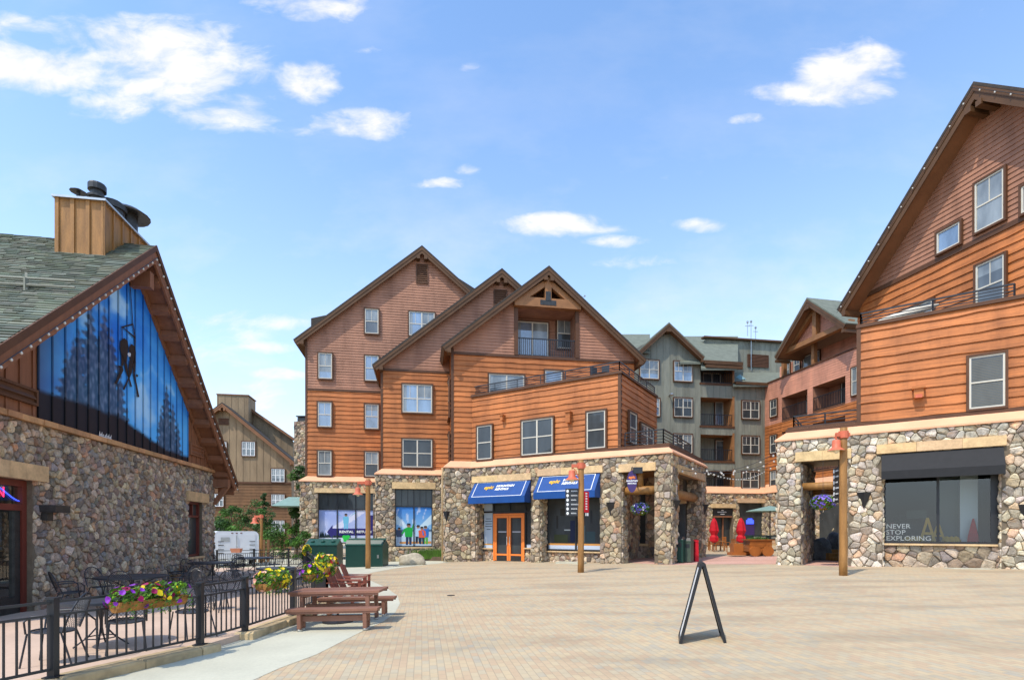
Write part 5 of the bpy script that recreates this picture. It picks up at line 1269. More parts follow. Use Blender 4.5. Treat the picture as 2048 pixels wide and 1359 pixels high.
# chair lift riders painted on the wall
rd = MB(); rd.col = (.02, .013, .010, 1)
def mp_(pts, o=.056):
    rd.poly([B_.P(*B_.at(60+x/3.397, 540+y/3.397, .05)[:1], B_.at(60+x/3.397, 540+y/3.397, .05)[1], o) for x, y in pts[::-1]])
for p in ([(618,383),(697,362),(699,372),(622,393)], [(622,384),(632,386),(714,452),(712,464)], [(695,362),(701,362),(716,455),(712,640),(707,640),(709,455)], [(622,385),(627,385),(628,480),(623,480)],
    [(672,40),(677,40),(700,362),(695,362)],
    [(612,480),(640,460),(662,480),(668,520),(660,590),(652,640),(636,610),(620,580),(610,530)], [(672,520),(690,500),(712,520),(718,560),(716,620),(700,640),(680,600),(672,560)],
    [(636,600),(660,640),(668,700),(672,720),(660,720),(646,670)], [(676,600),(700,640),(690,700),(672,720),(668,660)], [(700,600),(718,620),(714,690),(700,690)], [(620,560),(640,600),(634,650),(618,650)],
    [(612,655),(628,650),(634,680),(588,775),(574,768),(604,700)], [(680,700),(688,704),(640,815),(630,808)], [(655,690),(664,690),(692,790),(682,793)], [(698,690),(708,688),(742,860),(730,862)],
    [(600,645),(622,652),(618,668),(600,660)], [(720,705),(736,712),(730,726),(718,720)]):
    mp_(p)
rd.col = (.55, .6, .65, 1); mp_([(660,566),(672,558),(684,566),(680,586),(668,588)], .058)
rd.build('painted_riders', M['mural'], mo)
sg = MB()
text('~ Mario Varrich ~', .2, 'purewhite', mo, B_, B_.s(206), B_.z(206, 873.5), .06) if False else None
for i in range(16):
    if i == 6: continue
    u = 194+i*1.55; v = 868.5+i*.5; s, z = B_.at(u, v); h = .05+.05*(i % 3 == 0); sg.hexa([B_.P(s, z-.03, .052), B_.P(s+.022, z-.03, .052), B_.P(s+.022, z-.03, .05), B_.P(s, z-.03, .05), B_.P(s+.03, z+h, .052), B_.P(s+.05, z+h, .052), B_.P(s+.05, z+h, .05), B_.P(s+.03, z+h, .05)])
    sg.fbox(B_, s, s+.07, z-.03, z-.01, .05, .053)
sg.build('signature', M['purewhite'], mo)
# louvers
louver(grill, B_, B_.s(-30), B_.s(68), B_.z(40, 803), B_.z(40, 770), px=False); 
for o in (grill.children[-1],): o.data.materials[0] = M['redwood']
l2 = louver(grill, B_, B_.s(377), B_.s(403), B_.z(390, 912), B_.z(390, 890), px=False); l2.data.materials[0] = M['redwood']
# roof: slabs, shingle tabs on both slopes, soffit, fascia, lookouts
top, sof, fa, lk, de = MB(), MB(), MB(), MB(), MB(); P = B_.P; depth = 15; th = .3
rr = random.Random(9)
for e, sg_ in ((le, -1), (re, 1)):
    dx, dz = ap[0]-e[0], ap[1]-e[1]; L = math.hypot(dx, dz); nx, nz = -dz/L*(1 if dx > 0 else -1), abs(dx)/L
    sof.prism(B_, [(e[0]-nx*th, e[1]-nz*th), (ap[0], ap[1]-th/nz), (ap[0], ap[1]-.06), (e[0]-nx*.05, e[1]-nz*.05)], ofB-depth, ofB-.07)
    fa.prism(B_, [(e[0]-nx*.42, e[1]-nz*.42), (ap[0], ap[1]-.42/nz), (ap[0], ap[1]-.02), (e[0]-nx*.015, e[1]-nz*.015)], ofB-.07, ofB)
    de.prism(B_, [(e[0]-nx*.12, e[1]-nz*.17), (ap[0], ap[1]-.12/nz), (ap[0], ap[1]+.03), (e[0]+nx*.02, e[1]+nz*.02)], ofB+.002, ofB+.045)
    n = int(L/.15)
    for i in range(n+1):
        a, b = i*.15, min(L, (i+1)*.15+.03)
        if a >= L: break
        o = ofB-(rr.uniform(0, .3))+.01
        first = True
        while o > ofB-depth:
            w = rr.uniform(.16, .42); k = rr.uniform(.68, 1.28); top.col = (k*rr.uniform(.9, 1.1), k, k*rr.uniform(.88, 1.05), 1)
            lift = rr.uniform(.025, .05); o0 = max(o-w, ofB-depth); oa = ofB+.01 if first else o; first = False
            q = lambda t, oo, h: P(e[0]+dx*t/L+nx*h, e[1]+dz*t/L+nz*h, oo)
            top.poly([q(a, oa, lift), q(a, o0+.006, lift), q(b, o0+.006, .006), q(b, oa, .006)]); top.poly([q(a, oa, -.02), q(a, o0+.006, -.02), q(a, o0+.006, lift), q(a, oa, lift)])
            o -= w
    # lookout blocks under the overhang
    m = 11
    for j in range(m):
        t = (j+.35)/m; s = e[0]+dx*t; z = e[1]+dz*t-(th+.02)/nz
        lk.hexa([P(s-.09*dx/L, z-.02-.09*dz/L-.2, 0), P(s+.09*dx/L, z-.02+.09*dz/L-.2, 0), P(s+.09*dx/L, z-.02+.09*dz/L-.2, ofB-.08), P(s-.09*dx/L, z-.02-.09*dz/L-.2, ofB-.08),
                 P(s-.09*dx/L, z-.02-.09*dz/L, 0), P(s+.09*dx/L, z-.02+.09*dz/L, 0), P(s+.09*dx/L, z-.02+.09*dz/L, ofB-.08), P(s-.09*dx/L, z-.02-.09*dz/L, ofB-.08)])
    lk.prism(B_, [(e[0]+sg_*-.9, e[1]+.9*dz/abs(dx)-(th+.02)/nz-.22), (ap[0], ap[1]-(th+.02)/nz-.25), (ap[0], ap[1]-(th+.02)/nz), (e[0]+sg_*-.9, e[1]+.9*dz/abs(dx)-(th+.02)/nz)], .03, .09)
ro = top.build('roof', M['shingle'], grill)
de.build('drip_edge', M['trim'], ro); sof.build('soffit', M['redwood'], ro); fa.build('fascia', M['redwood'], ro); lk.build('lookout_block', M['redwood'], ro)
b = MB(); s = sE-.15; z = rzB(s)-.25; b.bar(P(s, z-.2, 0), P(s, z-.2, ofB-.05), .3, .34); b.bar(P(s, z-1.1, .05), P(s, z-.3, ofB-.1), .16, .18); b.build('corbel', M['redwood'], grill); b = MB(); b.bar(P(ap[0], ap[1]-1.1, 0), P(ap[0], ap[1]-1.1, ofB-.1), .24, .5)
b.build('ridge_beam', M['redwood'], grill)
mB_ = (ap[1]-le[1])/(ap[0]-le[0]); cB_ = le[1]-mB_*le[0]
def on_slope(u, v, h=.0):
    a, b = ray(u, v); d, o = B_.d, B_.o
    Y = (cB_+h-mB_*(o.x*d.x+o.y*d.y)-EYE)/(b-mB_*(a*d.x+d.y)); p = Vector((a*Y, Y, EYE+b*Y)); q = Vector((p.x, p.y))-o
    return p, q.dot(d), q.dot(B_.n)
p, sA, oA = on_slope(208, 511); p2, sB2, oB2 = on_slope(114, 505); sA = (sA+sB2)/2
print('chimney', sA, oA, oB2)
# chimney box
zt = p.z+ (511-405)/F*p.y
Cn = Frame(B_.P(sA, 0, 0)[:2], (B_.n.x, B_.n.y))   # front face frame: s along +n (to the right), facing the camera
ch = MB(); zb = p.z-.3
ch.hexa([P(sA, zb, oA), P(sA+2.9, zb, oA), P(sA+2.9, zb, oB2), P(sA, zb, oB2), P(sA, zt, oA), P(sA+2.9, zt, oA), P(sA+2.9, zt, oB2), P(sA, zt, oB2)])
n = 3
for i in range(n+1):
    o = oA+(oB2-oA)*i/n; ch.fbox(B_, sA-.04, sA, zb, zt, o-.05, o+.05)
for i in range(7):
    s = sA+2.9*i/6; ch.fbox(B_, s-.04, s+.04, zb, zt, oA, oA+.04)
cho = ch.build('chimney_box', M['log'], grill)
b = MB(); b.fbox(B_, sA-.1, sA+3.0, zt, zt+.06, oB2-.1, oA+.1); b.build('chimney_flashing', M['steel'], cho)
b = MB(); c = P(sA+.7, zt+.06, oA-.55); b.lathe(c, [(.2, 0), (.2, .4), (.26, .4), (.26, .46), (.17, .48), (.17, .62), (.24, .64), (.24, .8), (.22, .84)], 14)
b.lathe(P(sA+.5, zt+.06, oA-.95), [(.05, 0), (.05, .45), (.22, .45), (.04, .55)], 10)
b.build('flue_pipe', M['darkmetal'], cho, smooth=False)
b = MB(); c = P(sA+1.2, zt+.06, oA-.4); b.lathe(c, [(.34, 0), (.34, .35), (.4, .35), (.4, .5), (.3, .55), (.3, .6)], 14); c = P(sA+1.9, zt+.06, oA-.3); b.lathe(c, [(.28, 0), (.28, .62), (.62, .58), (.64, .62), (.4, .78), (.05, .84)], 18)
b.build('vent_cowl', M['darkmetal'], cho)
# snow guard
gd = MB()
for v0, v1 in ((553, 562), (566, 575)):
    a, _, _ = on_slope(-40, v0-2, .28 if v0 < 560 else .16); b_, _, _ = on_slope(150, v1, .28 if v0 < 560 else .16); gd.tube([a, b_], .03, 6)
p, s, o = on_slope(52, 582, 0); q, _, _ = on_slope(52, 548, .3); gd.bar(p, q, .05, .12); gd.bar(p, p+Vector((0, 0, .32)), .04, .1); gd.build('snow_guard', M['green'], grill)
# entrance with red frame
gB = Frame(B_.P(0, 0, -.22)[:2], dB)
g = MB(); g.poly([gB.P(hd[0], .0, 0), gB.P(hd[1], .0, 0), gB.P(hd[1], hd[3], 0), gB.P(hd[0], hd[3], 0)]); go = g.build('entrance_glass', M['shopglass'], grill)
f = MB(); ztr = gB.z(30, 1020)
f.fbox(gB, hd[1]-.14, hd[1], -.3, hd[3], -.06, .1); f.fbox(gB, hd[0], hd[1]-.14, hd[3]-.14, hd[3], -.06, .1); f.fbox(gB, hd[0], hd[1]-.14, ztr, ztr+.14, -.06, .09)
f.build('entrance_frame', M['redpaint'], go)
f = MB(); f.fbox(gB, hd[1]-.32, hd[1]-.15, -.3, ztr, -.05, .06); f.fbox(gB, hd[0], hd[1]-.32, -.3, .25, -.05, .06); f.build('door_leaf', M['darkmetal'], go)
f = MB(); s = gB.s(52); f.bar(gB.P(s, 1.0, .12), gB.P(s, 1.35, .12), .03); f.build('handle', M['log'], go)
rm = MB(); 
def rb(s0, s1, z0, z1, o0, o1, c): rm.col = lin(*c)+(1,); rm.fbox(gB, s0, s1, z0, z1, o0, o1)
rb(hd[0]-3, hd[1]+2, -.3, -.1, -3, -.1, (95, 80, 65)); rb(hd[0]-3, hd[1]+2, -.1, 3.6, -3.1, -3, (70, 62, 50)); rb(hd[1]+2, hd[1]+2.1, -.1, 3.6, -3, -.2, (60, 55, 50)); rb(hd[1]-.3, hd[1]+.6, .9, 2.0, -2.9, -2.8, (160, 170, 165)); rb(hd[0], hd[1]-1.2, 2.2, 2.5, -2.0, -1.9, (120, 90, 60))
rm.build('entrance_interior', M['vc'], grill)
lintel(B_, -60, 90, 30, 923, 956, .03, .09, parent=grill, n=2, seed=31); lintel(B_, 372, 414, 393, 984, 1003, .03, .09, parent=grill, n=1, seed=32)
ne = MB(); s, z = gB.at(2, 992, .02)
ne.tube([gB.P(s-.12, z-.02, .03), gB.P(s-.12, z+.2, .03), gB.P(s+.06, z, .03), gB.P(s+.06, z+.22, .03)], .012, 5); no = ne.build('neon_letters', M['neonred'], go)
ne = MB(); pts = [gB.P(gB.s(-20)+i*.12, gB.z(10, 980)+.12*math.cos(i*.45)-.05*i*.3, .03) for i in range(8)]; ne.tube(pts, .014, 5); ne.build('neon_arc', M['neonblue'], go)
g = MB(); g.fbox(B_, hw[0], hw[1], hw[2], hw[3], -.3, -.2); go = g.build('window', M['glass_dark'], grill)
f = MB(); w = .09
for a in ((hw[0], hw[0]+w, hw[2], hw[3]), (hw[1]-w, hw[1], hw[2], hw[3]), (hw[0], hw[1], hw[2], hw[2]+w), (hw[0], hw[1], hw[3]-w, hw[3]), (hw[0], hw[1], hw[3]-.62, hw[3]-.54), ((hw[0]+hw[1])/2-.03, (hw[0]+hw[1])/2+.03, hw[3]-.6, hw[3])): f.fbox(B_, *a, -.2, -.1)
f.build('frame', M['redpaint'], go); f = MB(); f.fbox(B_, hw[0]-.05, hw[1]+.05, hw[2]-.08, hw[2], -.25, .1); f.build('sill', M['lintel'], go)
b = MB(); s, z = B_.at(100, 1020, .1); b.fbox(B_, s-.3, s+.25, z-.05, z+.12, .05, .4); b.fbox(B_, s-.25, s-.05, z-.25, z-.05, .05, .2); b.build('wall_light', M['darkmetal'], grill)
pts = [P(le[0]+(ap[0]-le[0])*f, le[1]+(ap[1]-le[1])*f-.36, ofB+.06) for f in (0.1, .5, 1.0)]+[P(ap[0]+(re[0]-ap[0])*f, ap[1]+(re[1]-ap[1])*f-.36, ofB+.06) for f in (.5, 1)]
light_string('string_lights', 'string of white bulbs along both roof edges of the mural gable', pts, step=.36, r=.034)
# ================================================================== ground
from mathutils.geometry import tessellate_polygon
def sheet(name, pts, h, m, label=None):
    b = MB(); vs = [Vector((p[0], p[1], gz(p[0])+h)) for p in pts]
    for v in vs: b.vert(v)
    for t in tessellate_polygon([vs]):
        a, c, d = t; n = (vs[c]-vs[a]).cross(vs[d]-vs[a]); b.face((a, c, d) if n.z > 0 else (a, d, c))
    return tag(b.build(name, M[m]), kind='structure')
b = MB(); xs = [-700, -25, 0, 25, 700]; ys = [-60, 0, 20, 40, 60, 900]; idx = {}
for i, x in enumerate(xs):
    for j, y in enumerate(ys): idx[i, j] = b.vert((x, y, gz(x)))
for i in range(4):
    for j in range(5): b.face((idx[i, j], idx[i+1, j], idx[i+1, j+1], idx[i, j+1]))
tag(b.build('plaza_paving', M['paver']), kind='structure')
g2 = lambda u, v: (ground(u, v).x, ground(u, v).y)
FP = [(-6.9, 3.0), (-6.15, 4.8), (-5.48, 6.45), (-4.76, 8.24), (-4.60, 9.30), (-4.5, 11.1), (-4.62, 12.6), (-4.85, 14.1)]
FB = [(-4.85, 14.1), (-6.9, 18.8), (-9.0, 23.8), (-11.2, 29.0)]
FC = [(-11.2, 29.0), (-12.0, 29.0), (-13.9, 29.1), (-15.95, 29.2)]
conc = [(-7.6, 1.5), g2(500, 1362), g2(560, 1335), g2(633, 1308), g2(690, 1279), g2(726, 1261), g2(765, 1243), g2(790, 1225), g2(800, 1206), g2(795, 1190), g2(772, 1174), g2(740, 1160), g2(722, 1152), g2(745, 1144), g2(790, 1136), g2(850, 1129), g2(905, 1123), (-4, 34), (-4, 42), (-22, 42), (-22, 28), (-8, 16), (-8, 10), (-9, 1.5)]
conc = [(-7.6, -1), (-5.5, -1)]+[(-4.1, 3.0)]+conc[1:-1]+[(-9, -1)]
sheet('sidewalk', conc, .004, 'concrete')
# lighter edging strip
ed = [g2(722, 1152), g2(745, 1144), g2(790, 1136), g2(850, 1129), g2(905, 1123)]
strip = [(p[0]+.02, p[1]-.1) for p in ed]+[(p[0]+.1, p[1]+.45) for p in ed[::-1]]; sheet('edging_strip', strip, .008, 'band') if False else None
sheet('courtyard_paving', [g2(1335, 1129), g2(1420, 1127.5), g2(1560, 1127.5), g2(1710, 1133), (26, 40), (26, 60), (2, 60), (4, 32)], .004, 'paverpink')
pat = MB()
pp = [(-9.6, -1), (-8.4, -1)]+FP+FB[1:]+FC[1:]+[(-20, 29.2), (-13.2, 23.6)]+[(-9.2, -1)]
wallp = B_.P(sE, 0, 0); pp = [(-6.9-.9, -1)]+FP+FB[1:]+FC[1:]+[(-17.5, 29.2), (wallp.x-.3, wallp.y+.1), xy(B_.P(sS-6, 0, -3.2))]
vs = [Vector((p[0], p[1], gz(p[0])+.10)) for p in pp]
for v in vs: pat.vert(v)
for a, c, d in tessellate_polygon([vs]):
    n = (vs[c]-vs[a]).cross(vs[d]-vs[a]); pat.face((a, c, d) if n.z > 0 else (a, d, c))
n0 = len(vs)
for v in vs: pat.vert((v.x, v.y, v.z-.3))
for i in range(n0): j = (i+1) % n0; pat.face((i, j, n0+j, n0+i))
tag(pat.build('patio_slab', M['patio']), kind='structure')
# kerb stones
def kerb(name, pts, off, w=.26, h=.15, seed=1):
    rr = random.Random(seed); b = MB()
    for (x0, y0), (x1, y1) in zip(pts, pts[1:]):
        d = Vector((x1-x0, y1-y0)); L = d.length; d.normalize(); n = Vector((d.y, -d.x)); t = 0
        while t < L-.05:
            l = min(rr.uniform(.7, 1.3), L-t); k = rr.uniform(.85, 1.2); b.col = (k, k*.97, k*.9, 1)
            o0 = off+rr.uniform(-.015, .015); o1 = o0+w+rr.uniform(-.03, .03); hh = h+rr.uniform(-.01, .012)
            A = [Vector((x0, y0))+d*(t+.006)+n*o0, Vector((x0, y0))+d*(t+l-.006)+n*o0, Vector((x0, y0))+d*(t+l-.006)+n*o1, Vector((x0, y0))+d*(t+.006)+n*o1]
            bev = .02
            lo = [(p.x, p.y, gz(p.x)-.05) for p in A]; hi = []
            for i, p in enumerate(A): q = p.lerp((A[0]+A[2])/2, bev/max(w, .1)); hi.append((q.x, q.y, gz(q.x)+hh))
            md = [(p.x, p.y, gz(p.x)+hh-.03) for p in A]
            I = [b.vert(x) for x in lo+md+hi]
            for r in (0, 4):
                for i in range(4): b.face((I[r+i], I[r+(i+1) % 4], I[r+4+(i+1) % 4], I[r+4+i]))
            b.face(I[8:12]); t += l
    return tag(b.build(name, M['kerb']), kind='structure')
kerb('kerb', FP[:3]+[(-4.70, 8.40)], -.12, .36, .125, 1); kerb('kerb', [(-4.585, 9.15)]+FP[5:], -.12, .36, .125, 2)
# ================================================================== fence
def fence(pts, label, posts=True, name='patio_fence', endpost=True, gate=False):
    t = thing(name, label, 'gate' if gate else 'fence', (pts[0][0], pts[0][1], gz(pts[0][0])+.1))
    rl = MB(); ps = None
    for (x0, y0), (x1, y1) in zip(pts, pts[1:]):
        a, b_ = Vector((x0, y0, gz(x0)+.12)), Vector((x1, y1, gz(x1)+.12))
        for z, w, h in ((.90, .045, .03), (.74, .035, .025), (.10, .035, .03)): rl.bar(a+Vector((0, 0, z)), b_+Vector((0, 0, z)), w, h)
        L = (b_-a).length; n = max(2, int(L/.115))
        for i in range(1, n):
            p = a.lerp(b_, i/n); rl.box(p.x-.009, p.x+.009, p.y-.009, p.y+.009, p.z+.1, p.z+.74)
    rl.build('rail_panel', M['black'], t)
    for k, (x, y) in enumerate(pts):
        if k == len(pts)-1 and not endpost: continue
        if k == 0 and gate: continue
        b = MB(); z = gz(x)+.1; w = .042; b.box(x-w, x+w, y-w, y+w, z-.08, z+.95); b.box(x-w-.012, x+w+.012, y-w-.012, y+w+.012, z+.95, z+.975); b.box(x-w-.035, x+w+.035, y-w-.035, y+w+.035, z+.02, z+.035); b.build('post', M['black'], t)
    return t
fence(FP[1:4], 'black metal patio railing nearest the camera carrying the long flower box')
fence(FP[3:5], 'black metal gate panel between the two kerb ends', name='patio_gate', endpost=False, gate=True)
fence(FP[4:], 'black metal patio railing behind the picnic table on its stone kerb')
fence(FB, 'black metal railing on the far right side of the patio leading to the back', endpost=False) if False else None
fence(FB[1:]+[], 'black metal railing running away along the far side of the patio') if False else None
fence([FB[0]]+FB[1:], 'black metal railing running away from the hanging flower pots to the back corner')
fence(FC, 'black metal railing across the back of the patio before the white trailer')
# ================================================================== plants
def leafmass(mb, c, r, n, size, rr, tones=((1, 1, 1),), hang=0.0):
    for _ in range(n):
        while True:
            x, y, z = rr.uniform(-1, 1), rr.uniform(-1, 1), rr.uniform(-1, 1)
            if x*x+y*y+z*z < 1: break
        k = rr.uniform(.9, 1.0)/max(.35, math.sqrt(x*x+y*y+z*z)) if rr.random() < .55 else 1
        p = Vector((c[0]+x*r[0]*k, c[1]+y*r[1]*k, c[2]+z*r[2]*k)); u = Vector((rr.uniform(-1, 1), rr.uniform(-1, 1), rr.uniform(-1, 1))).normalized(); w = u.orthogonal().normalized(); s = size*rr.uniform(.6, 1.4)
        t = rr.choice(tones); q = rr.uniform(.6, 1.5); mb.col = (t[0]*q, t[1]*q, t[2]*q, 1)
        v = u.cross(w)*s*.45; w = w*s
        mb.poly([p-w, p+v*.9-w*.1, p+w, p-v*.9-w*.1])
def flowers(mb, c, r, n, size, rr, cols):
    for _ in range(n):
        a = rr.uniform(0, 2*math.pi); e = rr.uniform(-.9, 1.3); col = rr.choice(cols); q = rr.uniform(.75, 1.2)
        d = Vector((math.cos(a)*math.cos(e), math.sin(a)*math.cos(e), math.sin(e))); p = Vector((c[0]+d.x*r[0]*1.05, c[1]+d.y*r[1]*1.05, c[2]+d.z*r[2]*1.05))
        w = d.orthogonal().normalized(); v = d.cross(w); s = size*rr.uniform(.7, 1.2)
        mb.col = tuple(min(1, x*q) for x in col)+(1,); i0 = mb.vert(p-d*s*.25); ring = [mb.vert(p+(w*math.cos(t*math.pi/3.5)+v*math.sin(t*math.pi/3.5))*s*(1 if t % 2 else .8)+d*s*.1) for t in range(7)]
        for t in range(7): mb.face((i0, ring[t], ring[(t+1) % 7]))
MAG, PUR, YEL, RED, LAV, WHT, PNK = (.35, .005, .09), (.26, .03, .42), (.85, .62, .01), (.35, .01, .01), (.16, .10, .50), (.75, .72, .78), (.8, .4, .28)
def flower_box(name, label, A, Bp, z, cols, seed, trough=True, hgt=.17, dens=1.0):
    rr = random.Random(seed); A = Vector((A[0], A[1], z)); Bp = Vector((Bp[0], Bp[1], z)); c = A.lerp(Bp, .5)
    t = thing(name, label, 'flower box', c, 'flower boxes on the patio railings'); d = (Bp-A).normalized(); nrm = Vector((d.y, -d.x, 0)); L = (Bp-A).length
    b = MB(); m = 8; w = .12
    for i in range(m):
        a0, a1 = A+d*L*i/m, A+d*L*(i+1)/m
        prof = [(-w, 0), (-w*.8, -.09), (-w*.3, -.14), (w*.3, -.14), (w*.8, -.09), (w, 0)]
        for (x0, z0), (x1, z1) in zip(prof, prof[1:]): b.poly([a0+nrm*x0+Vector((0, 0, z0)), a1+nrm*x0+Vector((0, 0, z0)), a1+nrm*x1+Vector((0, 0, z1)), a0+nrm*x1+Vector((0, 0, z1))])
    for e in (A, Bp):
        prof = [(-w, 0), (-w*.8, -.09), (-w*.3, -.14), (w*.3, -.14), (w*.8, -.09), (w, 0)]; b.poly([e+nrm*x+Vector((0, 0, zz_)) for x, zz_ in prof])
    b.build('trough', M['basket'], t)
    lf, fl_ = MB(), MB(); n = max(2, int(L/.16))
    for i in range(n):
        p = A+d*L*(i+.5)/n; rz = hgt*rr.uniform(.8, 1.15)
        leafmass(lf, (p.x, p.y, p.z+.05), (.15, .15, rz*.92), int(180*dens), .036, rr, ((1.2, 1.3, .7), (1.9, 2.0, .8), (.8, 1, .7), (3.0, 2.7, .9)))
        flowers(fl_, (p.x, p.y, p.z+.03), (.18, .19, rz), int(16*dens), .047, rr, [cols[int((i+rr.uniform(-.6, .6))/n*len(cols)) % len(cols)], rr.choice(cols)])
    for _ in range(int(9*L)): p = A+d*rr.uniform(0, L); leafmass(lf, (p.x+nrm.x*.15, p.y+nrm.y*.15, p.z-.1), (.05, .05, .12), 22, .024, rr, ((1, 1, .6), (1.6, 1.6, .5)))
    lf.build('foliage', M['leaf'], t); fl_.build('blossoms', M['petal'], t)
    return t
def lerp2(a, b, f): return (a[0]+(b[0]-a[0])*f, a[1]+(b[1]-a[1])*f)
off = .14
def fpt(i, f, o=off):
    a, b = FP[i], FP[i+1]; d = Vector((b[0]-a[0], b[1]-a[1])).normalized(); p = lerp2(a, b, f); return (p[0]+d.y*o, p[1]-d.x*o)
flower_box('flower_box', 'long flower box of magenta, purple and yellow petunias on the nearest railing', fpt(2, .31), fpt(2, .80), .84, [PUR, MAG, MAG, MAG, YEL, YEL, MAG, MAG, PUR], 3)
flower_box('flower_box', 'yellow and peach flower box on the railing just beyond the gate', fpt(4, .15), fpt(4, .62), .82, [PNK, YEL, YEL, YEL], 4, hgt=.2)
flower_box('flower_box', 'yellow flower box above the left end of the picnic table', fpt(5, .35), fpt(5, .9), .82, [YEL, YEL, PUR, YEL], 5, hgt=.24)
flower_box('flower_box', 'red brown flower box with trailing stems beside the reclining wooden chairs', fpt(6, .4), fpt(6, .95), .86, [YEL, PNK, RED], 6, hgt=.26)
a, b_ = FB[0], FB[1]
flower_box('flower_box', 'small pale flower box on the far railing in front of the green bins', lerp2(a, b_, .25), lerp2(a, b_, .4), .92, [YEL, WHT, PUR], 7, hgt=.18)
flower_box('flower_box', 'distant yellow flower box near the back corner of the patio railing', lerp2(FB[2], FB[3], .1), lerp2(FB[2], FB[3], .3), .84, [YEL, RED, YEL], 8, hgt=.25)
t = thing('terracotta_trough', 'empty salmon coloured trough on the back railing beside the trailer', 'planter', (-14.9, 28.9, .9)); b = MB(); x0, x1 = -15.0, -14.45
b.hexa([(x0+.05, 28.75, .62), (x1-.05, 28.75, .62), (x1-.05, 28.95, .62), (x0+.05, 28.95, .62), (x0, 28.7, .85), (x1, 28.7, .85), (x1, 29.0, .85), (x0, 29.0, .85)]); b.build('trough', M['terracotta'], t)
# ================================================================== patio tables and chairs
def PZ(x): return gz(x)+.10
def make_table(name, label, x, y, r, h=.72, group='black metal patio tables', light=False):
    t = thing(name, label, 'table', (x, y, PZ(x)), group)
    b = MB(); b.lathe((0, 0, 0), [(r*.98, h-.035), (r, h-.03), (r, h+.008), (r*.98, h+.012), (r*.9, h+.004), (.03, h+.004)], 36); b.build('table_top', M['blacktop'], t, world=False)
    b = MB()
    for k in range(4):
        a = k*math.pi/2+.5; c, s = math.cos(a), math.sin(a)
        b.tube([(c*r*.75, s*r*.75, h-.03), (c*r*.45, s*r*.45, h-.12), (c*.07, s*.07, h-.3), (c*.06, s*.06, .3), (c*r*.3, s*r*.3, .16), (c*r*.62, s*r*.62, .01)], .013, 6)
    b.tube([(math.cos(a)*r*.36, math.sin(a)*r*.36, .15) for a in [i*math.pi/8 for i in range(17)]], .01, 5)
    b.tube([(math.cos(a)*r*.8, math.sin(a)*r*.8, h-.03) for a in [i*math.pi/8 for i in range(17)]], .01, 5)
    b.tube([(0, 0, .2), (0, 0, h)], .022, 8)
    b.build('pedestal', M['iron'], t, world=False); return t
def iron_chair(name='patio_chair'):
    t = thing(name, 'x', 'chair', (0, 0, 0), 'black wrought iron patio chairs')
    # faces +x
    b = MB(); n = 20; ring = [(.235*math.cos(a), .235*math.sin(a), .44+.01*math.cos(a)) for a in [2*math.pi*i/n for i in range(n+1)]]
    b.tube(ring, .012, 6, cap=False)
    i0 = [b.vert((.228*math.cos(2*math.pi*i/n), .228*math.sin(2*math.pi*i/n), .438)) for i in range(n)]; b.face(i0); b.build('seat', M['blacktop'], t, world=False)
    b = MB(); hoop = []
    for i in range(17):
        f = i/16; a = math.pi*f; yy = .245*math.cos(a)*(1+.08*math.sin(a)); zz_ = .44+.50*math.sin(a)**.62; xx = -.20-.17*((zz_-.44)/.5)-.02*math.sin(a); hoop.append((xx, yy, zz_))
    b.tube(hoop, .012, 6)
    # lattice of the back
    def pt(y, z): return (-.20-.17*((z-.44)/.5)-.035*(1-(y/.25)**2), y, z)
    def inside(y, z): k = max(0, min(1, (z-.44)/.5)); return abs(y) < .245*math.sqrt(max(0, 1-k**3.2)) and .46 < z < .93
    for sgn in (1, -1):
        for k in range(-17, 18):
            c0 = k*.042; seg = []
            for j in range(0, 26):
                z = .45+j*.02; y = c0+sgn*(z-.69)*.8
                if inside(y, z): seg.append(pt(y, z))
                else:
                    if len(seg) > 1: b.tube([seg[0], seg[len(seg)//2], seg[-1]] if len(seg) > 2 else seg, .0032, 3, cap=False)
                    seg = []
            if len(seg) > 1: b.tube([seg[0], seg[-1]], .0032, 3, cap=False)
    b.build('backrest', M['iron'], t, world=False)
    for sgn in (1, -1):
        b = MB(); b.tube([(-.28, sgn*.25, .66), (-.1, sgn*.29, .68), (.12, sgn*.29, .67), (.2, sgn*.27, .60), (.2, sgn*.235, .44)], .012, 6); b.build('armrest', M['iron'], t, world=False)
        for x in (.2, -.17):
            b = MB(); b.tube([(x, sgn*.2, .44), (x+(.06 if x > 0 else -.14), sgn*.24, 0)], .012, 6); b.build('leg', M['iron'], t, world=False)
    return t
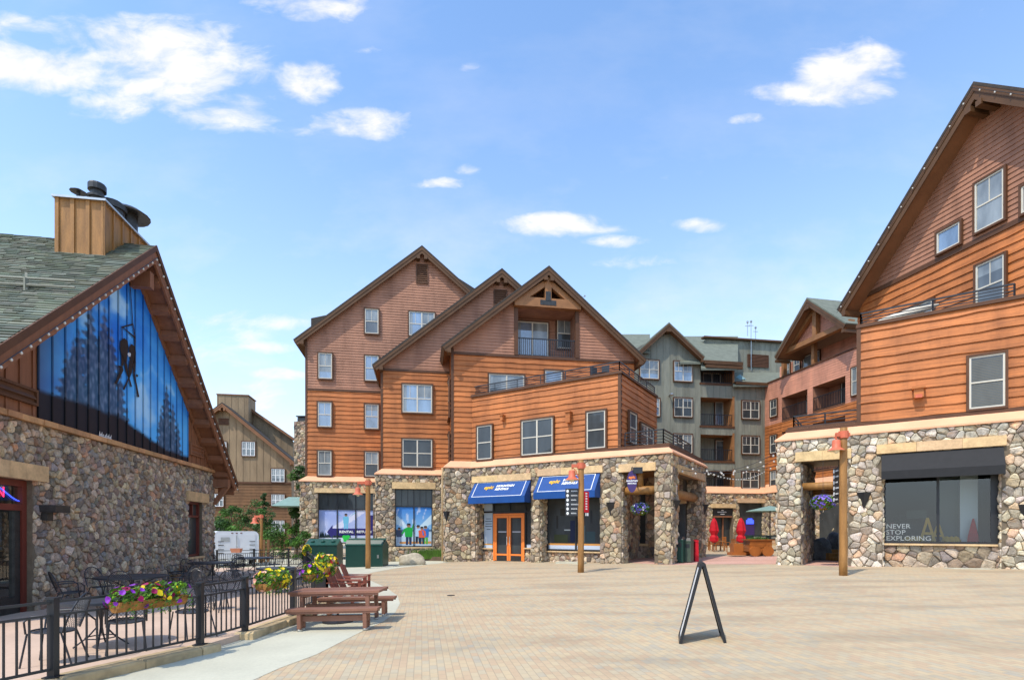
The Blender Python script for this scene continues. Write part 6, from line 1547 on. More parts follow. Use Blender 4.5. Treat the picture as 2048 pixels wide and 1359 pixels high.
spots = [('small round metal table behind the long flower box', (-6.35, 8.35), .56, [((-6.2, 7.3), -2.85, 'near black patio chair left of the small table, turned to the left'), ((-5.75, 8.05), 2.2, 'black patio chair directly behind the long flower box'), ((-5.3, 8.95), 2.6, 'black patio chair by the railing right of the long flower box')]),
 ('large dark round table against the stone wall left of the small window', (-9.5, 13.5), .78, [((-10.3, 12.6), .9, 'black patio chair at the near left side of the large wall table'), ((-10.6, 14.0), -.2, 'black patio chair between the large wall table and the stone wall'), ((-9.0, 12.5), 2.0, 'black patio chair at the near right side of the large wall table'), ((-8.4, 13.7), 3.1, 'black patio chair at the right side of the large wall table'), ((-9.0, 14.7), -2.1, 'black patio chair behind the large wall table')]),
 ('dark round table beneath the small red framed window', (-11.2, 20.2), .82, [((-12.2, 19.6), .4, 'black patio chair left of the table under the small window'), ((-11.2, 18.9), 1.6, 'black patio chair in front of the table under the small window'), ((-10.1, 19.6), 2.7, 'black patio chair right of the table under the small window'), ((-11.0, 21.4), -1.6, 'black patio chair behind the table under the small window')]),
 ('farthest dark round table in front of the white trailer', (-11.4, 23.9), .8, [((-12.5, 23.4), .3, 'black patio chair left of the farthest table'), ((-10.3, 23.4), 2.8, 'black patio chair right of the farthest table'), ((-11.4, 22.7), 1.6, 'black patio chair in front of the farthest table'), ((-11.4, 25.2), -1.6, 'black patio chair behind the farthest table')]),
 ('dark round table in the middle of the patio behind the yellow flower box', (-6.95, 15.9), .55, [((-7.7, 15.6), .2, 'black patio chair left of the middle patio table'), ((-6.2, 15.4), 2.7, 'black patio chair right of the middle patio table'), ((-6.9, 16.9), -1.6, 'black patio chair behind the middle patio table')])]
ch0 = iron_chair(); used = False
for lab, (x, y), r, chs in spots:
    make_table('patio_table', lab, x, y, r)
    for (cx, cy), a, cl in chs:
        if not used: ch0.location = (cx, cy, PZ(cx)); ch0.rotation_euler = (0, 0, a); ch0['label'] = cl; used = True
        else: dup(ch0, (cx, cy, PZ(cx)), a, cl)
dup(ch0, (-6.3, 12.2, PZ(-6.3)), 1.9, 'black patio chair standing alone near the gate beyond the railing'); dup(ch0, (-6.9, 12.4, PZ(-6.9)), 1.2, 'black patio chair pushed beside the lone chair near the gate')
# ================================================================== picnic set
def plank_top(b, x0, x1, y0, y1, z0, z1, n, rr):
    w = (y1-y0)/n
    for i in range(n): k = rr.uniform(.88, 1.12); b.col = (k, k, k, 1); b.box(x0, x1, y0+i*w+.005, y0+(i+1)*w-.005, z0, z1)
    b.col = (1, 1, 1, 1)
rr = random.Random(2)
def pc(x0, x1, y, depth, h, name, label, cat, n, group=None):
    cx = (x0+x1)/2; t = thing(name, label, cat, (cx, y, gz(cx)), group); t.rotation_euler = (0, math.atan(-GS), 0); L = (x1-x0)/2; d = depth/2
    b = MB(); plank_top(b, -L, L, -d, d, h-.045, h, n, rr); b.build('table_top' if cat == 'table' else 'seat', M['picnic'], t, world=False)
    b = MB(); b.box(-L+.02, L-.02, -d+.02, -d+.045, h-.085, h-.047); b.box(-L+.02, L-.02, d-.045, d-.02, h-.085, h-.047); b.box(-L+.2, L-.2, -.04, .04, h*.42, h*.42+.1) 
    for x in (-L+.24, L-.24): b.box(x-.04, x+.04, -d+.05, d-.05, h-.13, h-.05)
    b.build('apron', M['picnic'], t, world=False)
    for x in (-L+.24, L-.24):
        for y_ in (-d+.07, d-.07):
            b = MB(); b.hexa([(x-.034, y_-.04, .05), (x+.034, y_-.04, .05), (x+.034, y_+.04, .05), (x-.034, y_+.04, .05), (x-.034, y_-.04, h-.05), (x+.034, y_-.04, h-.05), (x+.034, y_+.04, h-.05), (x-.034, y_+.04, h-.05)])
            lo = b.build('leg', M['picnic'], t, world=False); b = MB(); b.lathe((x, y_, 0), [(.035, 0), (.05, .01), (.05, .035), (.025, .055)], 10); b.build('foot', M['steel'], lo, world=False)
    return t
pc(-4.30, -2.55, 10.8, .80, .665, 'picnic_table', 'brown slatted picnic table standing between its two benches', 'table', 6)
pc(-4.12, -2.44, 9.95, .31, .41, 'picnic_bench', 'brown bench on the near side of the picnic table', 'bench', 2, 'picnic benches'); pc(-4.15, -2.50, 11.62, .31, .41, 'picnic_bench', 'brown bench on the far side of the picnic table', 'bench', 2, 'picnic benches')
t = thing('umbrella_base', 'flat round black umbrella stand on the concrete under the picnic table', 'umbrella stand', (-3.5, 10.85, gz(-3.5))); b = MB(); b.lathe((0, 0, 0), [(.3, 0), (.3, .03), (.2, .05), (.05, .06)], 20); b.build('disc', M['iron'], t, world=False); b = MB(); b.tube([(0, 0, .05), (0, 0, .28)], .025, 8); b.build('tube', M['iron'], t, world=False)
# reclining wooden chairs, facing +x
def adirondack():
    t = thing('adirondack_chair', 'x', 'chair', (0, 0, 0), 'red brown reclining wooden chairs'); rr = random.Random(8)
    b = MB()
    for i in range(5):
        y = -.22+i*.11; k = rr.uniform(.85, 1.15); b.col = (k, k, k, 1); hh = .78-.03*abs(i-2); b.bar((-.16, y, .26), (-.16-.36*hh, y, .26+.80*hh), .10, .02, up=(0, 1, 0)) if False else b.hexa([(-.16, y-.05, .26), (-.14, y-.05, .26), (-.14, y+.05, .26), (-.16, y+.05, .26), (-.16-.34*hh, y-.055, .26+.82*hh), (-.14-.34*hh, y-.055, .26+.82*hh), (-.14-.34*hh, y+.055, .26+.82*hh), (-.16-.34*hh, y+.055, .26+.82*hh)])
    b.build('backrest', M['adiron'], t, world=False)
    b = MB()
    for i in range(6): x = -.14+i*.09; z = .25+i*.022; k = rr.uniform(.85, 1.15); b.col = (k, k, k, 1); b.box(x, x+.08, -.26, .26, z, z+.02)
    b.build('seat', M['adiron'], t, world=False)
    for s in (-1, 1):
        b = MB(); b.box(-.3, .42, s*.31-.06, s*.31+.06, .52, .545); b.build('armrest', M['adiron'], t, world=False)
        b = MB(); b.box(.32, .40, s*.28-.015, s*.28+.015, 0, .52); b.build('leg', M['adiron'], t, world=False)
        b = MB(); b.hexa([(-.55, s*.24-.015, 0), (-.43, s*.24-.015, 0), (-.43, s*.24+.015, 0), (-.55, s*.24+.015, 0), (.26, s*.24-.015, .30), (.38, s*.24-.015, .30), (.38, s*.24+.015, .38), (.26, s*.24+.015, .38)]); b.build('side_rail', M['adiron'], t, world=False)
    return t
ad = adirondack(); ad.location = (-4.42, 14.1, gz(-4.4)); ad['label'] = 'red brown reclining wooden chair nearest the picnic table'; ad.rotation_euler = (0, 0, -.05); ad.scale = (.98,)*3
dup(ad, (-4.55, 15.1, gz(-4.5)), .03, 'red brown reclining wooden chair in the middle of its row of three'); dup(ad, (-4.7, 16.2, gz(-4.6)), .06, 'red brown reclining wooden chair farthest from the picnic table')
# ================================================================== sandwich board seen edge on
a = ground(1362, 1287); c = ground(1464, 1290); t = thing('sandwich_board', 'black folding sandwich board standing alone on the plaza pavers', 'sign', ((a.x+c.x)/2, a.y, gz(a.x)))
cx = (a.x+c.x)/2-.02; hw_ = (c.x-a.x)/2-.01; H = (1290-1130)/F*a.y-.01; dp_ = .62; ox = dp_*.29   # panels run back, slightly to the left
z0 = gz(cx)
for k, (sg, nm) in enumerate(((-1, 'front_panel'), (1, 'back_panel'))):
    b = MB(); lo = Vector((cx+sg*hw_, a.y, z0)); hi = Vector((cx+sg*.02, a.y, z0+H)); bk = Vector((ox, dp_, 0)); d = (hi-lo).normalized(); n = Vector((-d.z, 0, d.x))*-1 if sg < 0 else Vector((d.z, 0, -d.x))
    w = .05; fx = .023
    def slab(p0, p1, q0, q1, th0, th1, m):
        # p along the slope, q along the depth
        c_ = []
        for tz in (th0, th1):
            for (pp_, qq) in ((p0, q0), (p1, q0), (p1, q1), (p0, q1)): c_.append(lo.lerp(hi, pp_)+bk*qq+n*tz)
        m.hexa(c_)
    for (p0, p1, q0, q1) in ((0, 1, 0, .075), (0, 1, .925, 1), (0, .045, .075, .925), (.95, 1, .075, .925)): slab(p0, p1, q0, q1, -fx, fx, b)
    fo = b.build(nm, M['black'], t); b = MB(); slab(.045, .95, .075, .925, -.006, .014 if sg < 0 else .006, b); b.build('poster', M['purewhite' if sg < 0 else 'black'], fo)
b = MB(); b.tube([Vector((cx, a.y-.01, z0+H)), Vector((cx+ox, a.y+dp_, z0+H))], .03, 8); b.build('hinge', M['black'], t)
b = MB(); b.bar((cx-hw_*.78, a.y+.35, z0+.27), (cx+hw_*.70, a.y+.35, z0+.27), .012); b.build('spreader_bar', M['steel'], t) if False else None
# ================================================================== lamp poles
def lamp_pole(label, u, v, vtop, r, du, vlamp, lampw, brace=True, armv=None):
    p = ground(u, v); Y = p.y; t = thing('lamp_post', label, 'lamp post', p, 'log lamp posts around the plaza'); ztop = EYE+(HY-vtop)/F*Y
    b = MB(); n = 9; b.tube([(p.x+R.uniform(-.012, .012), p.y, p.z-.1+(ztop-p.z+.1)*i/n) for i in range(n+1)], [r*1.06-(r*.14)*i/n for i in range(n+1)], 14); b.build('pole', M['log'], t, smooth=True)
    za = EYE+(HY-(armv or vtop+10))/F*Y; xl = p.x+(du)/F*Y; zl = EYE+(HY-vlamp)/F*Y; L = lampw/F*Y/2
    b = MB(); b.bar((p.x+r*1.5, Y-r*.2, za), (xl-.02, Y-.02, za), .1, .13); b.lathe((p.x, Y, za-.12), [(r*1.25, 0), (r*1.25, .24)], 14); b.tube([(xl, Y-.02, za), (xl, Y-.02, zl+L*1.3)], .025, 6)
    b.tube([(p.x-r, Y-.02, za-.45), (p.x-r-.08, Y-.02, za-.2), (p.x-r-.22, Y-.02, za-.08)], .02, 6)
    b.build('arm', M['lampred'], t)
    b = MB(); b.lathe((xl, Y-.02, zl), [(L*1.25, -L*.55), (L*1.2, -L*.5), (L*.75, -L*.15), (L*.62, 0), (L*.6, L*.9), (L*.5, L*1.1), (L*.1, L*1.2)], 18, close=False); lo = b.build('lamp_shade', M['lampred'], t, smooth=True)
    b = MB(); b.lathe((xl, Y-.02, zl), [(L*1.15, -L*.53), (L*.05, -L*.3)], 18, close=False); b.ball((xl, Y-.02, zl-L*.5), L*.45, 8); b.build('bulb', M['lampwhite'], lo)
    return t, p, Y
lamp_pole('log lamp post standing in front of the green bins', 736, 1136, 957, .125, -20, 984, 17, armv=965)
t2, p2, Y2 = lamp_pole('log lamp post with a black directory board before the blue awnings', 1162, 1144, 920, .125, -18, 953, 23, armv=931)
t3, p3, Y3 = lamp_pole('log lamp post with a black directory board before the right stone pillar', 1687, 1150, 855, .125, -15, 894, 26, armv=869)
lamp_pole('small distant lamp post beside the white trailer', 523, 1125, 1028, .09, -13, 1042, 14, armv=1032)
def directory(label, p, Y, x0, x1, y1, v0, v1, n=6, cat='sign'):
    z1, z0 = EYE+(HY-v0)/F*Y, EYE+(HY-v1)/F*Y; fr = Frame((x0, p.y+y1), (x1-x0, -y1)); L = fr.s(CX+x1/p.y*F) if False else math.hypot(x1-x0, y1)
    t = thing('directory_board', label, cat, (x1, p.y, z0), 'directory boards on the lamp posts'); b = MB(); b.fbox(fr, 0, L, z0, z1, -.02, .02); b.build('board', M['black'], t)
    for i in range(n):
        z = z1-(z1-z0)*(i+.6)/(n+.2); b = MB(); r = (z1-z0)/n*.34
        b.prism(fr, [(.09+r*.8*math.cos(a), z+r*math.sin(a)) for a in [k*math.pi/6 for k in range(12)]], .02, .026); b.build('symbol', M['purewhite'], t)
    b = MB(); rr = random.Random(5)
    for i in range(n):
        z = z1-(z1-z0)*(i+.6)/(n+.2); w = (.26, .22, .2, .3, .24, .18)[i % 6]; x = .24
        while x < .24+w: b.fbox(fr, x, x+.016, z-.02, z+.03, .021, .025); b.fbox(fr, x, x+.03, z-.02, z-.005, .021, .0255); x += .044
    b.build('row_marks', M['purewhite'], t); return t
directory('black directory board with six round symbols on the centre lamp post', p2, Y2, p2.x-.64, p2.x-.10, .05, 976, 1031)
directory('black directory board turned sideways on the right lamp post', p3, Y3, p3.x+.03, p3.x-.10, .62, 932, 1004)
z1, z0 = EYE+(HY-982)/F*Y2, EYE+(HY-1024)/F*Y2; t = thing('parking_board', 'narrow red vertical board with white marks on the centre lamp post', 'sign', (p2.x+.2, Y2, z0)); fr = Frame((p2.x+.13, Y2-.06), (.8, .6)); b = MB(); b.fbox(fr, 0, .25, z0, z1, -.015, .015); bo = b.build('board', M['redcloth'], t)
b = MB(); 
for i in range(7): z = z1-(z1-z0)*(i+.8)/8.2; b.fbox(fr, .05, .15, z-.03, z+.025, .016, .02)
b.fbox(fr, .06, .1, z0-.14, z0-.02, .0, .02); b.fbox(fr, .14, .22, z0-.14, z0-.02, .0, .02); b.build('sign_marks', M['purewhite'], bo)
# ================================================================== green bins
def bin_(label, u0, u1, v, Y0, depth, hf, hp, name='waste_bin', round_=False, skew=0.0, nlid=3):
    x0 = (u0-CX)/F*Y0; x1 = (u1-CX)/F*Y0; z = gz(x0); fr = Frame((x0, Y0), (1, skew)); L = (x1-x0); t = thing(name, label, 'waste bin', fr.P(L/2, z, -depth/2))
    b = MB(); prof = [(0, 0), (depth, 0), (depth, hf*.98)]+([(depth*(1-i/8)-.0, hf+(hp-hf)*math.sin(math.pi*i/8*.75)) for i in range(1, 8)] if round_ else [(depth*.55, hp)])+[(0, hf)]
    n = len(prof); A = [b.vert(fr.P(0, z+q[1], -q[0])) for q in prof]; B2 = [b.vert(fr.P(L, z+q[1], -q[0])) for q in prof]; b.face(A); b.face(B2[::-1])
    for i in range(n): j = (i+1) % n; b.face((A[i], B2[i], B2[j], A[j]))
    b.build('body', M['bingreen'], t)
    b = MB(); s = (hp-hf)/(depth*.55); 
    P = fr.P; e = .03
    b.hexa([P(-.03, z+hf+.0-.02, .03), P(L+.03, z+hf-.02, .03), P(L+.03, z+hp+e-.02, -depth*.55), P(-.03, z+hp+e-.02, -depth*.55), P(-.03, z+hf+e, .03), P(L+.03, z+hf+e, .03), P(L+.03, z+hp+e*2, -depth*.55), P(-.03, z+hp+e*2, -depth*.55)])
    b.build('lid', M['bingreenlid'], t)
    hb = MB()
    for i in range(nlid): s_ = L*(i+.5)/nlid; o = -depth*.25; zz_ = z+hf+(hp-hf)*.45+.05; hb.lathe(P(s_, zz_, o), [(.12, 0), (.12, .05), (.09, .08)], 10)
    hb.build('deposit_lid', M['steel'] if nlid == 1 else M['bingreenlid'], t)
    hb = MB()
    for i in range(max(1, nlid-1)): s_ = L*(i+1)/max(1, nlid-1)-.25; hb.fbox(fr, s_-.05, s_+.05, z+.5, z+.68, 0, .03)
    hb.build('latch', M['steel'], t)
    hb = MB(); 
    for i in range(1, nlid): hb.fbox(fr, L*i/nlid-.008, L*i/nlid+.008, z+.05, z+hf, -.005, .006)
    if nlid > 1: hb.build('door_seam', M['black'], t)
    return t
bin_('long dark green recycling bin with sloping lid beside the poster window', 611, 672, 1128, 29.6, 1.6, 1.22, 1.5, skew=.1, nlid=3)
bin_('square dark green bin with rounded top behind the lamp post', 691, 765, 1131, 28.9, 1.5, 1.2, 1.5, round_=True, skew=.02, nlid=2)
# arcade bins
def tall_bin(label, u, v, w, h, m, name='waste_bin'):
    p = ground(u, v); t = thing(name, label, 'waste bin', p, rz=W_.rot()); b = MB(); b.box(-w/2, w/2, -.3, .3, .05, h); b.box(-w/2-.02, w/2+.02, -.32, .32, h, h+.06); b.build('body', M[m], t, world=False)
    b = MB(); b.box(-w/2+.06, w/2-.06, -.315, -.3, h*.72, h*.9); b.build('opening', M['black'], t, world=False); b = MB(); b.hexa([(-w/2, -.3, h+.06), (w/2, -.3, h+.06), (w/2, .3, h+.06), (-w/2, .3, h+.06), (-w/2+.06, -.2, h+.2), (w/2-.06, -.2, h+.2), (w/2-.06, .2, h+.2), (-w/2+.06, .2, h+.2)]); b.build('lid', M['black'], t, world=False)
tall_bin('dark teal waste bin just inside the arcade opening', 1362, 1125, .34, 1.12, 'bingreen'); tall_bin('grey green waste bin between the teal bin and the red chair', 1376, 1124, .42, 1.05, 'greybin')
p = ground(1388, 1122); t = thing('red_chair', 'bright red moulded chair at the right side of the arcade opening', 'chair', p); b = MB()
b.tube([(.1, 0, 1.15), (.12, 0, .8), (.1, 0, .45), (.02, 0, .3)], [.06, .09, .1, .09], 10); b.box(-.22, .12, -.18, .18, 1.05, 1.15) if False else None; b.hexa([(-.2, -.18, 1.08), (.16, -.18, 1.0), (.16, .18, 1.0), (-.2, .18, 1.08), (-.2, -.18, 1.15), (.2, -.18, 1.1), (.2, .18, 1.1), (-.2, .18, 1.15)]); b.hexa([(-.0, -.16, 0), (.2, -.16, 0), (.2, .16, 0), (-.0, .16, 0), (.02, -.16, 1.05), (.18, -.16, 1.05), (.18, .16, 1.05), (.02, .16, 1.05)]); b.build('shell', M['redcloth'], t, world=False)
# ================================================================== planting bed, boulder
bedp = [g2(768, 1119), g2(889, 1121), (-4.9, 34.2), (-9.2, 34.2)]
gr = MB(); rr = random.Random(3)
P0, P1 = Vector(bedp[0]), Vector(bedp[1])
for _ in range(9000):
    f, g_ = rr.random(), rr.random(); a = P0.lerp(P1, f); b_ = Vector(bedp[3]).lerp(Vector(bedp[2]), f); p = a.lerp(b_, g_); h = rr.uniform(.25, .62)*(1 if rr.random() < .9 else 1.3); dx, dy = rr.uniform(-.12, .12), rr.uniform(-.1, .1); w = .022; q = rr.uniform(.6, 1.7)
    gr.col = (q*1.0, q*1.05, q*.5, 1); z = gz(p.x)+.12; gr.poly([(p.x-w, p.y, z), (p.x+w, p.y, z), (p.x+dx, p.y+dy, z+h)])
for _ in range(60):
    f = rr.random(); p = P0.lerp(P1, f)+Vector((0, rr.uniform(.2, 1.5))); q = rr.uniform(.1, .3); gr.col = (6, 5, 6, 1); gr.poly([(p.x, p.y, gz(p.x)+.4+q), (p.x+.05, p.y, gz(p.x)+.4+q), (p.x+.03, p.y, gz(p.x)+.46+q)])
tag(gr.build('long_grass', M['leaf']), 'bright green grass and small blooms under the skier poster window', 'grass', kind='stuff')
b = MB(); b.bar((bedp[0][0], bedp[0][1], gz(bedp[0][0])+.1), (bedp[1][0], bedp[1][1], gz(bedp[1][0])+.1), .16, .32); tag(b.build('bed_edging', M['bark']), kind='structure')
sheet('planting_soil', bedp, .12, 'soil')
def boulder(name, label, p, r, m, seed, n=14, cat='boulder'):
    rr = random.Random(seed); b = MB(); rings = []
    for i in range(n+1):
        th = math.pi*max(.02, min(.98, i/n)); ring = []
        for k in range(n*2):
            ph = 2*math.pi*k/(n*2); d = Vector((math.sin(th)*math.cos(ph), math.sin(th)*math.sin(ph), math.cos(th))); q = 1+.28*noise.noise(d*1.3+Vector((seed, 0, 0)))+.07*noise.noise(d*5+Vector((seed, 3, 0)))
            ring.append(b.vert((d.x*r[0]*q, d.y*r[1]*q, max(-.1, d.z*r[2]*q+r[2]*.55))))
        rings.append(ring)
    for A, B2 in zip(rings, rings[1:]):
        for k in range(n*2): b.face((A[k], B2[k], B2[(k+1) % (n*2)], A[(k+1) % (n*2)]))
    b.face(rings[0]); b.face(rings[-1][::-1]); o = b.build(name, M[m], None, smooth=True, loc=p); return tag(o, label, cat)
boulder('boulder', 'low tan boulder at the edge of the grass bed', ground(824, 1128.5), (.78, .45, .42), 'boulder', 3)
p = ground(1655, 1112); boulder('boulder', 'dark grey boulder seen through the right stone passage, larger one', (15.6, 27.6, gz(16)), (.75, .6, .7), 'darkrock', 5); boulder('boulder', 'dark grey boulder behind the larger one in the right stone passage', (16.9, 28.2, gz(16)), (.65, .6, .85), 'darkrock', 8)
t = thing('timber_steps', 'weathered timber steps beyond the right stone passage', 'steps', (17.0, 26.9, gz(17))); b = MB()
for i in range(3): b.box(15.7, 18.0, 26.4+i*.35, 26.75+i*.35, gz(17), gz(17)+.16+i*.17)
b.build('treads', M['log'], t)
# small bits on the plaza
p = ground(902, 1190); b = MB(); b.lathe((p.x, p.y, p.z+.002), [(.11, 0), (.11, .008), (.02, .009)], 16); tag(b.build('drain_cover', M['darkmetal']), 'small dark round drain cover in the middle of the pavers', 'drain cover')
q0, q1 = R_.P(R_.s(1885), 0, .25), R_.P(R_.s(1990), 0, .25); b = MB(); b.extr([xy(R_.P(R_.s(1885), 0, .12)), xy(R_.P(R_.s(1885)+.3, 0, .5)), xy(R_.P(R_.s(1990)-.2, 0, .5)), xy(R_.P(R_.s(1990), 0, .12))], lambda x: gz(x), lambda x: gz(x)+.02); tag(b.build('threshold_slab', M['concrete']), kind='structure')
b = MB(); s = W_.s(1150); b.fbox(W_, s-.75, s+.8, gz(3)-.02, gz(3)+.1, .3, .8); tag(b.build('drainage_slab', M['concrete']), kind='structure')
# ================================================================== hanging baskets, oval sign
def hanging_basket(label, u, v, Y, r, cols, seed, htop):
    rr = random.Random(seed); x = (u-CX)/F*Y; z = EYE+(HY-v)/F*Y; t = thing('hanging_basket', label, 'flower basket', (x, Y, z), 'hanging flower baskets under the stone openings')
    b = MB(); b.lathe((x, Y, z-.05), [(.03, -r*.6), (r*.4, -r*.5), (r*.6, -.05), (r*.62, 0)], 14); b.build('bowl', M['basket'], t)
    b = MB()
    for k in range(3): a = k*2.1; b.tube([(x+r*.6*math.cos(a), Y+r*.6*math.sin(a), z), (x, Y, z+r*1.2)], .006, 4)
    b.tube([(x, Y, z+r*1.2), (x, Y, htop)], .006, 4); b.build('chain', M['iron'], t)
    lf, fl_ = MB(), MB(); leafmass(lf, (x, Y, z), (r*1.08, r*1.08, r*.7), 1500, .05, rr, ((1, 1, .7), (1.5, 1.5, .7), (.7, .9, .6)))
    flowers(fl_, (x, Y, z), (r, r, r*.66), 210, .05, rr, cols); lf.build('foliage', M['leaf'], t); fl_.build('blossoms', M['petal'], t)
hanging_basket('purple and white petunia basket hanging in the lodge arcade', 1281, 1017, 27.2, .45, [LAV, LAV, WHT, (.1, .05, .3), LAV], 1, W_.z(1275, 945))
hanging_basket('violet petunia basket hanging beside the right lamp post', 1646, 1004, 22.6, .46, [LAV, (.2, .1, .6), LAV, (.3, .2, .7), LAV], 2, R_.z(1640, 925))
p = W_.P(W_.s(1268), 0, .0); sfr = Frame(W_.P(W_.s(1268), 0, .75)[:2], (.98, -.19)); so = .0
t = thing('blade_sign', 'purple oval sign hanging from a black bracket above the arcade opening', 'sign', sfr.P(0, W_.z(1264, 960, .7), 0)); zc_ = sfr.z(1264, 962); s_ = sfr.s(1264); hw_ = sfr.s(1274)-s_; hh = sfr.z(1264, 940)-zc_
b = MB(); b.prism(sfr, [(s_+hw_*math.cos(k*math.pi/14), zc_+hh*math.sin(k*math.pi/14)) for k in range(28)], -.04, .04); bo = b.build('oval_board', M['plum'], t)
text('epic', .2, 'orange', bo, sfr, s_, zc_+.2, .042, bold=.008); text('MOUNTAIN', .1, 'purewhite', bo, sfr, s_, zc_+.02, .042, bold=.004); text('RENTALS', .1, 'purewhite', bo, sfr, s_, zc_-.1, .042, bold=.004)
b = MB(); b.bar(sfr.P(s_, zc_+hh+.12, -.8), sfr.P(s_, zc_+hh+.12, .3), .05); b.bar(sfr.P(s_, zc_+hh+.12, 0), sfr.P(s_, zc_+hh-.05, 0), .03); b.fbox(sfr, s_+.05, s_+.5, sfr.z(1272, 946), sfr.z(1272, 934), -.2, .1); b.build('bracket', M['black'], t)
# ================================================================== courtyard
def closed_umbrella(label, u, vb, vt):
    p = ground(u, vb); Y = p.y; zt = EYE+(HY-vt)/F*Y; H = zt-p.z; t = thing('patio_umbrella', label, 'umbrella', p, 'folded red umbrellas in the courtyard')
    b = MB(); b.tube([(0, 0, 0), (0, 0, H)], .035, 8); b.build('pole', M['redwood'], t, world=False)
    b = MB(); z0 = H*.27; n = 12; prof = [(.10, z0), (.30, z0+.12), (.30, z0+H*.16), (.2, z0+H*.22), (.33, z0+H*.34), (.26, z0+H*.5), (.18, z0+H*.62), (.06, H-.05)]; rings = []
    for r_, z in prof: rings.append([b.vert((r_*(1 if k % 2 else .7)*math.cos(2*math.pi*k/n), r_*(1 if k % 2 else .7)*math.sin(2*math.pi*k/n), z)) for k in range(n)])
    for A, B2 in zip(rings, rings[1:]):
        for k in range(n): b.face((A[k], A[(k+1) % n], B2[(k+1) % n], B2[k]))
    b.face(rings[0][::-1]); b.face(rings[-1]); b.build('canopy', M['redcloth'], t, world=False)
closed_umbrella('folded red umbrella in front of the dark doorway with the black fascia', 1428, 1103, 1034); closed_umbrella('folded red umbrella in front of the stone pillar left of the blue sign', 1482, 1103, 1034)
def wood_chair(x, y, rz, lab, first=[None]):
    if first[0] is None:
        t = thing('wooden_chair', lab, 'chair', (x, y, gz(x)), 'wooden chairs in the courtyard', rz)
        b = MB(); b.box(-.24, .24, -.24, .24, .42, .46); b.build('seat', M['wagon'], t, world=False)
        b = MB()
        for i in range(4): b.box(-.22+i*.13, -.16+i*.13, .2, .23, .46, .9)
        b.box(-.24, .24, .2, .235, .84, .92); b.build('backrest', M['wagon'], t, world=False)
        for sx in (-.21, .21):
            for sy in (-.21, .21): b = MB(); b.box(sx-.025, sx+.025, sy-.025, sy+.025, 0, .42); b.build('leg', M['wagon'], t, world=False)
        first[0] = t; return t
    return dup(first[0], (x, y, gz(x)), rz, lab)
for u, v, rz, lab in ((1424, 1099, 0, 'wooden chair at the left edge of the courtyard opening'), (1441, 1100, .5, 'wooden chair right of the left courtyard table'), (1463, 1103, -1.2, 'wooden chair immediately left of the wagon planter'), (1452, 1094, 2, 'wooden chair behind the others near the dark doorway')):
    p = ground(u, v); wood_chair(p.x, p.y, rz, lab)
p = ground(1433, 1101); t = thing('wooden_table', 'small square wooden table by the left folded red umbrella', 'table', p); b = MB(); b.box(-.5, .5, -.4, .4, .7, .75); b.build('table_top', M['beam'], t, world=False)
for sx in (-.42, .42):
    for sy in (-.33, .33): b = MB(); b.box(sx-.03, sx+.03, sy-.03, sy+.03, 0, .7); b.build('leg', M['beam'], t, world=False)
# wagon planter
p = ground(1515, 1111); Y = p.y; w = (1541-1489)/F*Y; t = thing('wagon_planter', 'orange wooden wagon planter with thick wheels in the courtyard', 'planter', p); rr = random.Random(6); b = MB()
for i in range(4): k = rr.uniform(.85, 1.15); b.col = (k, k, k, 1); b.box(-w/2+.12, w/2-.12, -.45, .45, .28+i*.17, .44+i*.17)
b.col = (.8, .8, .8, 1); b.box(-w/2, w/2, -.5, .5, .93, 1.0); b.box(-w/2+.2, w/2-.2, -.47, -.451, .5, .56)
b.build('box', M['wagon'], t, world=False)
for x in (-w*.24, w*.24):
    for y in (-.5, .5): b = MB(); b.prism(Frame((x, y+.05), (1, 0)), [(.34*math.cos(k*math.pi/10), .3+.3*math.sin(k*math.pi/10)) for k in range(20)], 0, .12); b.build('wheel', M['wagon'], t, world=False)
b = MB(); b.box(-w/2-.9, -w/2-.05, -.35, .35, .05, .22); b.box(-w/2-.75, -w/2-.2, -.3, .3, .22, .75); b.build('front_box', M['wagon'], t, world=False)
b = MB(); leafmass(b, (0, 0, 1.0), (w*.42, .35, .12), 500, .06, rr); b.build('foliage', M['leaf'], t, world=False)
p = ground(1535, 1099); t = thing('market_table', 'long dark green covered table at the right of the courtyard', 'table', p); b = MB(); b.box(-1.5, 1.5, -.4, .4, .75, 1.1); b.build('cloth', M['bingreen'], t, world=False); b = MB(); b.box(-1.2, -.3, -.41, -.405, .85, 1.0); b.box(.1, .9, -.41, -.405, .85, 1.0); b.build('cards', M['white'], t, world=False)
for sx in (-1.4, 1.4):
    for sy in (-.35, .35): b = MB(); b.box(sx-.03, sx+.03, sy-.03, sy+.03, 0, .75); b.build('leg', M['iron'], t, world=False)
# pale green open parasol
Y = 38; x = (1540-CX)/F*Y; zt = EYE+(HY-1015)/F*Y; t = thing('market_parasol', 'wide pale green parasol open at the back of the courtyard', 'umbrella', (x, Y, gz(x))); b = MB(); b.lathe((x, Y, zt), [(1.6, -.25), (1.58, -.2), (.05, .15)], 10, close=False); b.build('canopy', M['canopy'], t); b = MB(); b.tube([(x, Y, gz(x)), (x, Y, zt+.1)], .04, 8); b.build('pole', M['iron'], t)
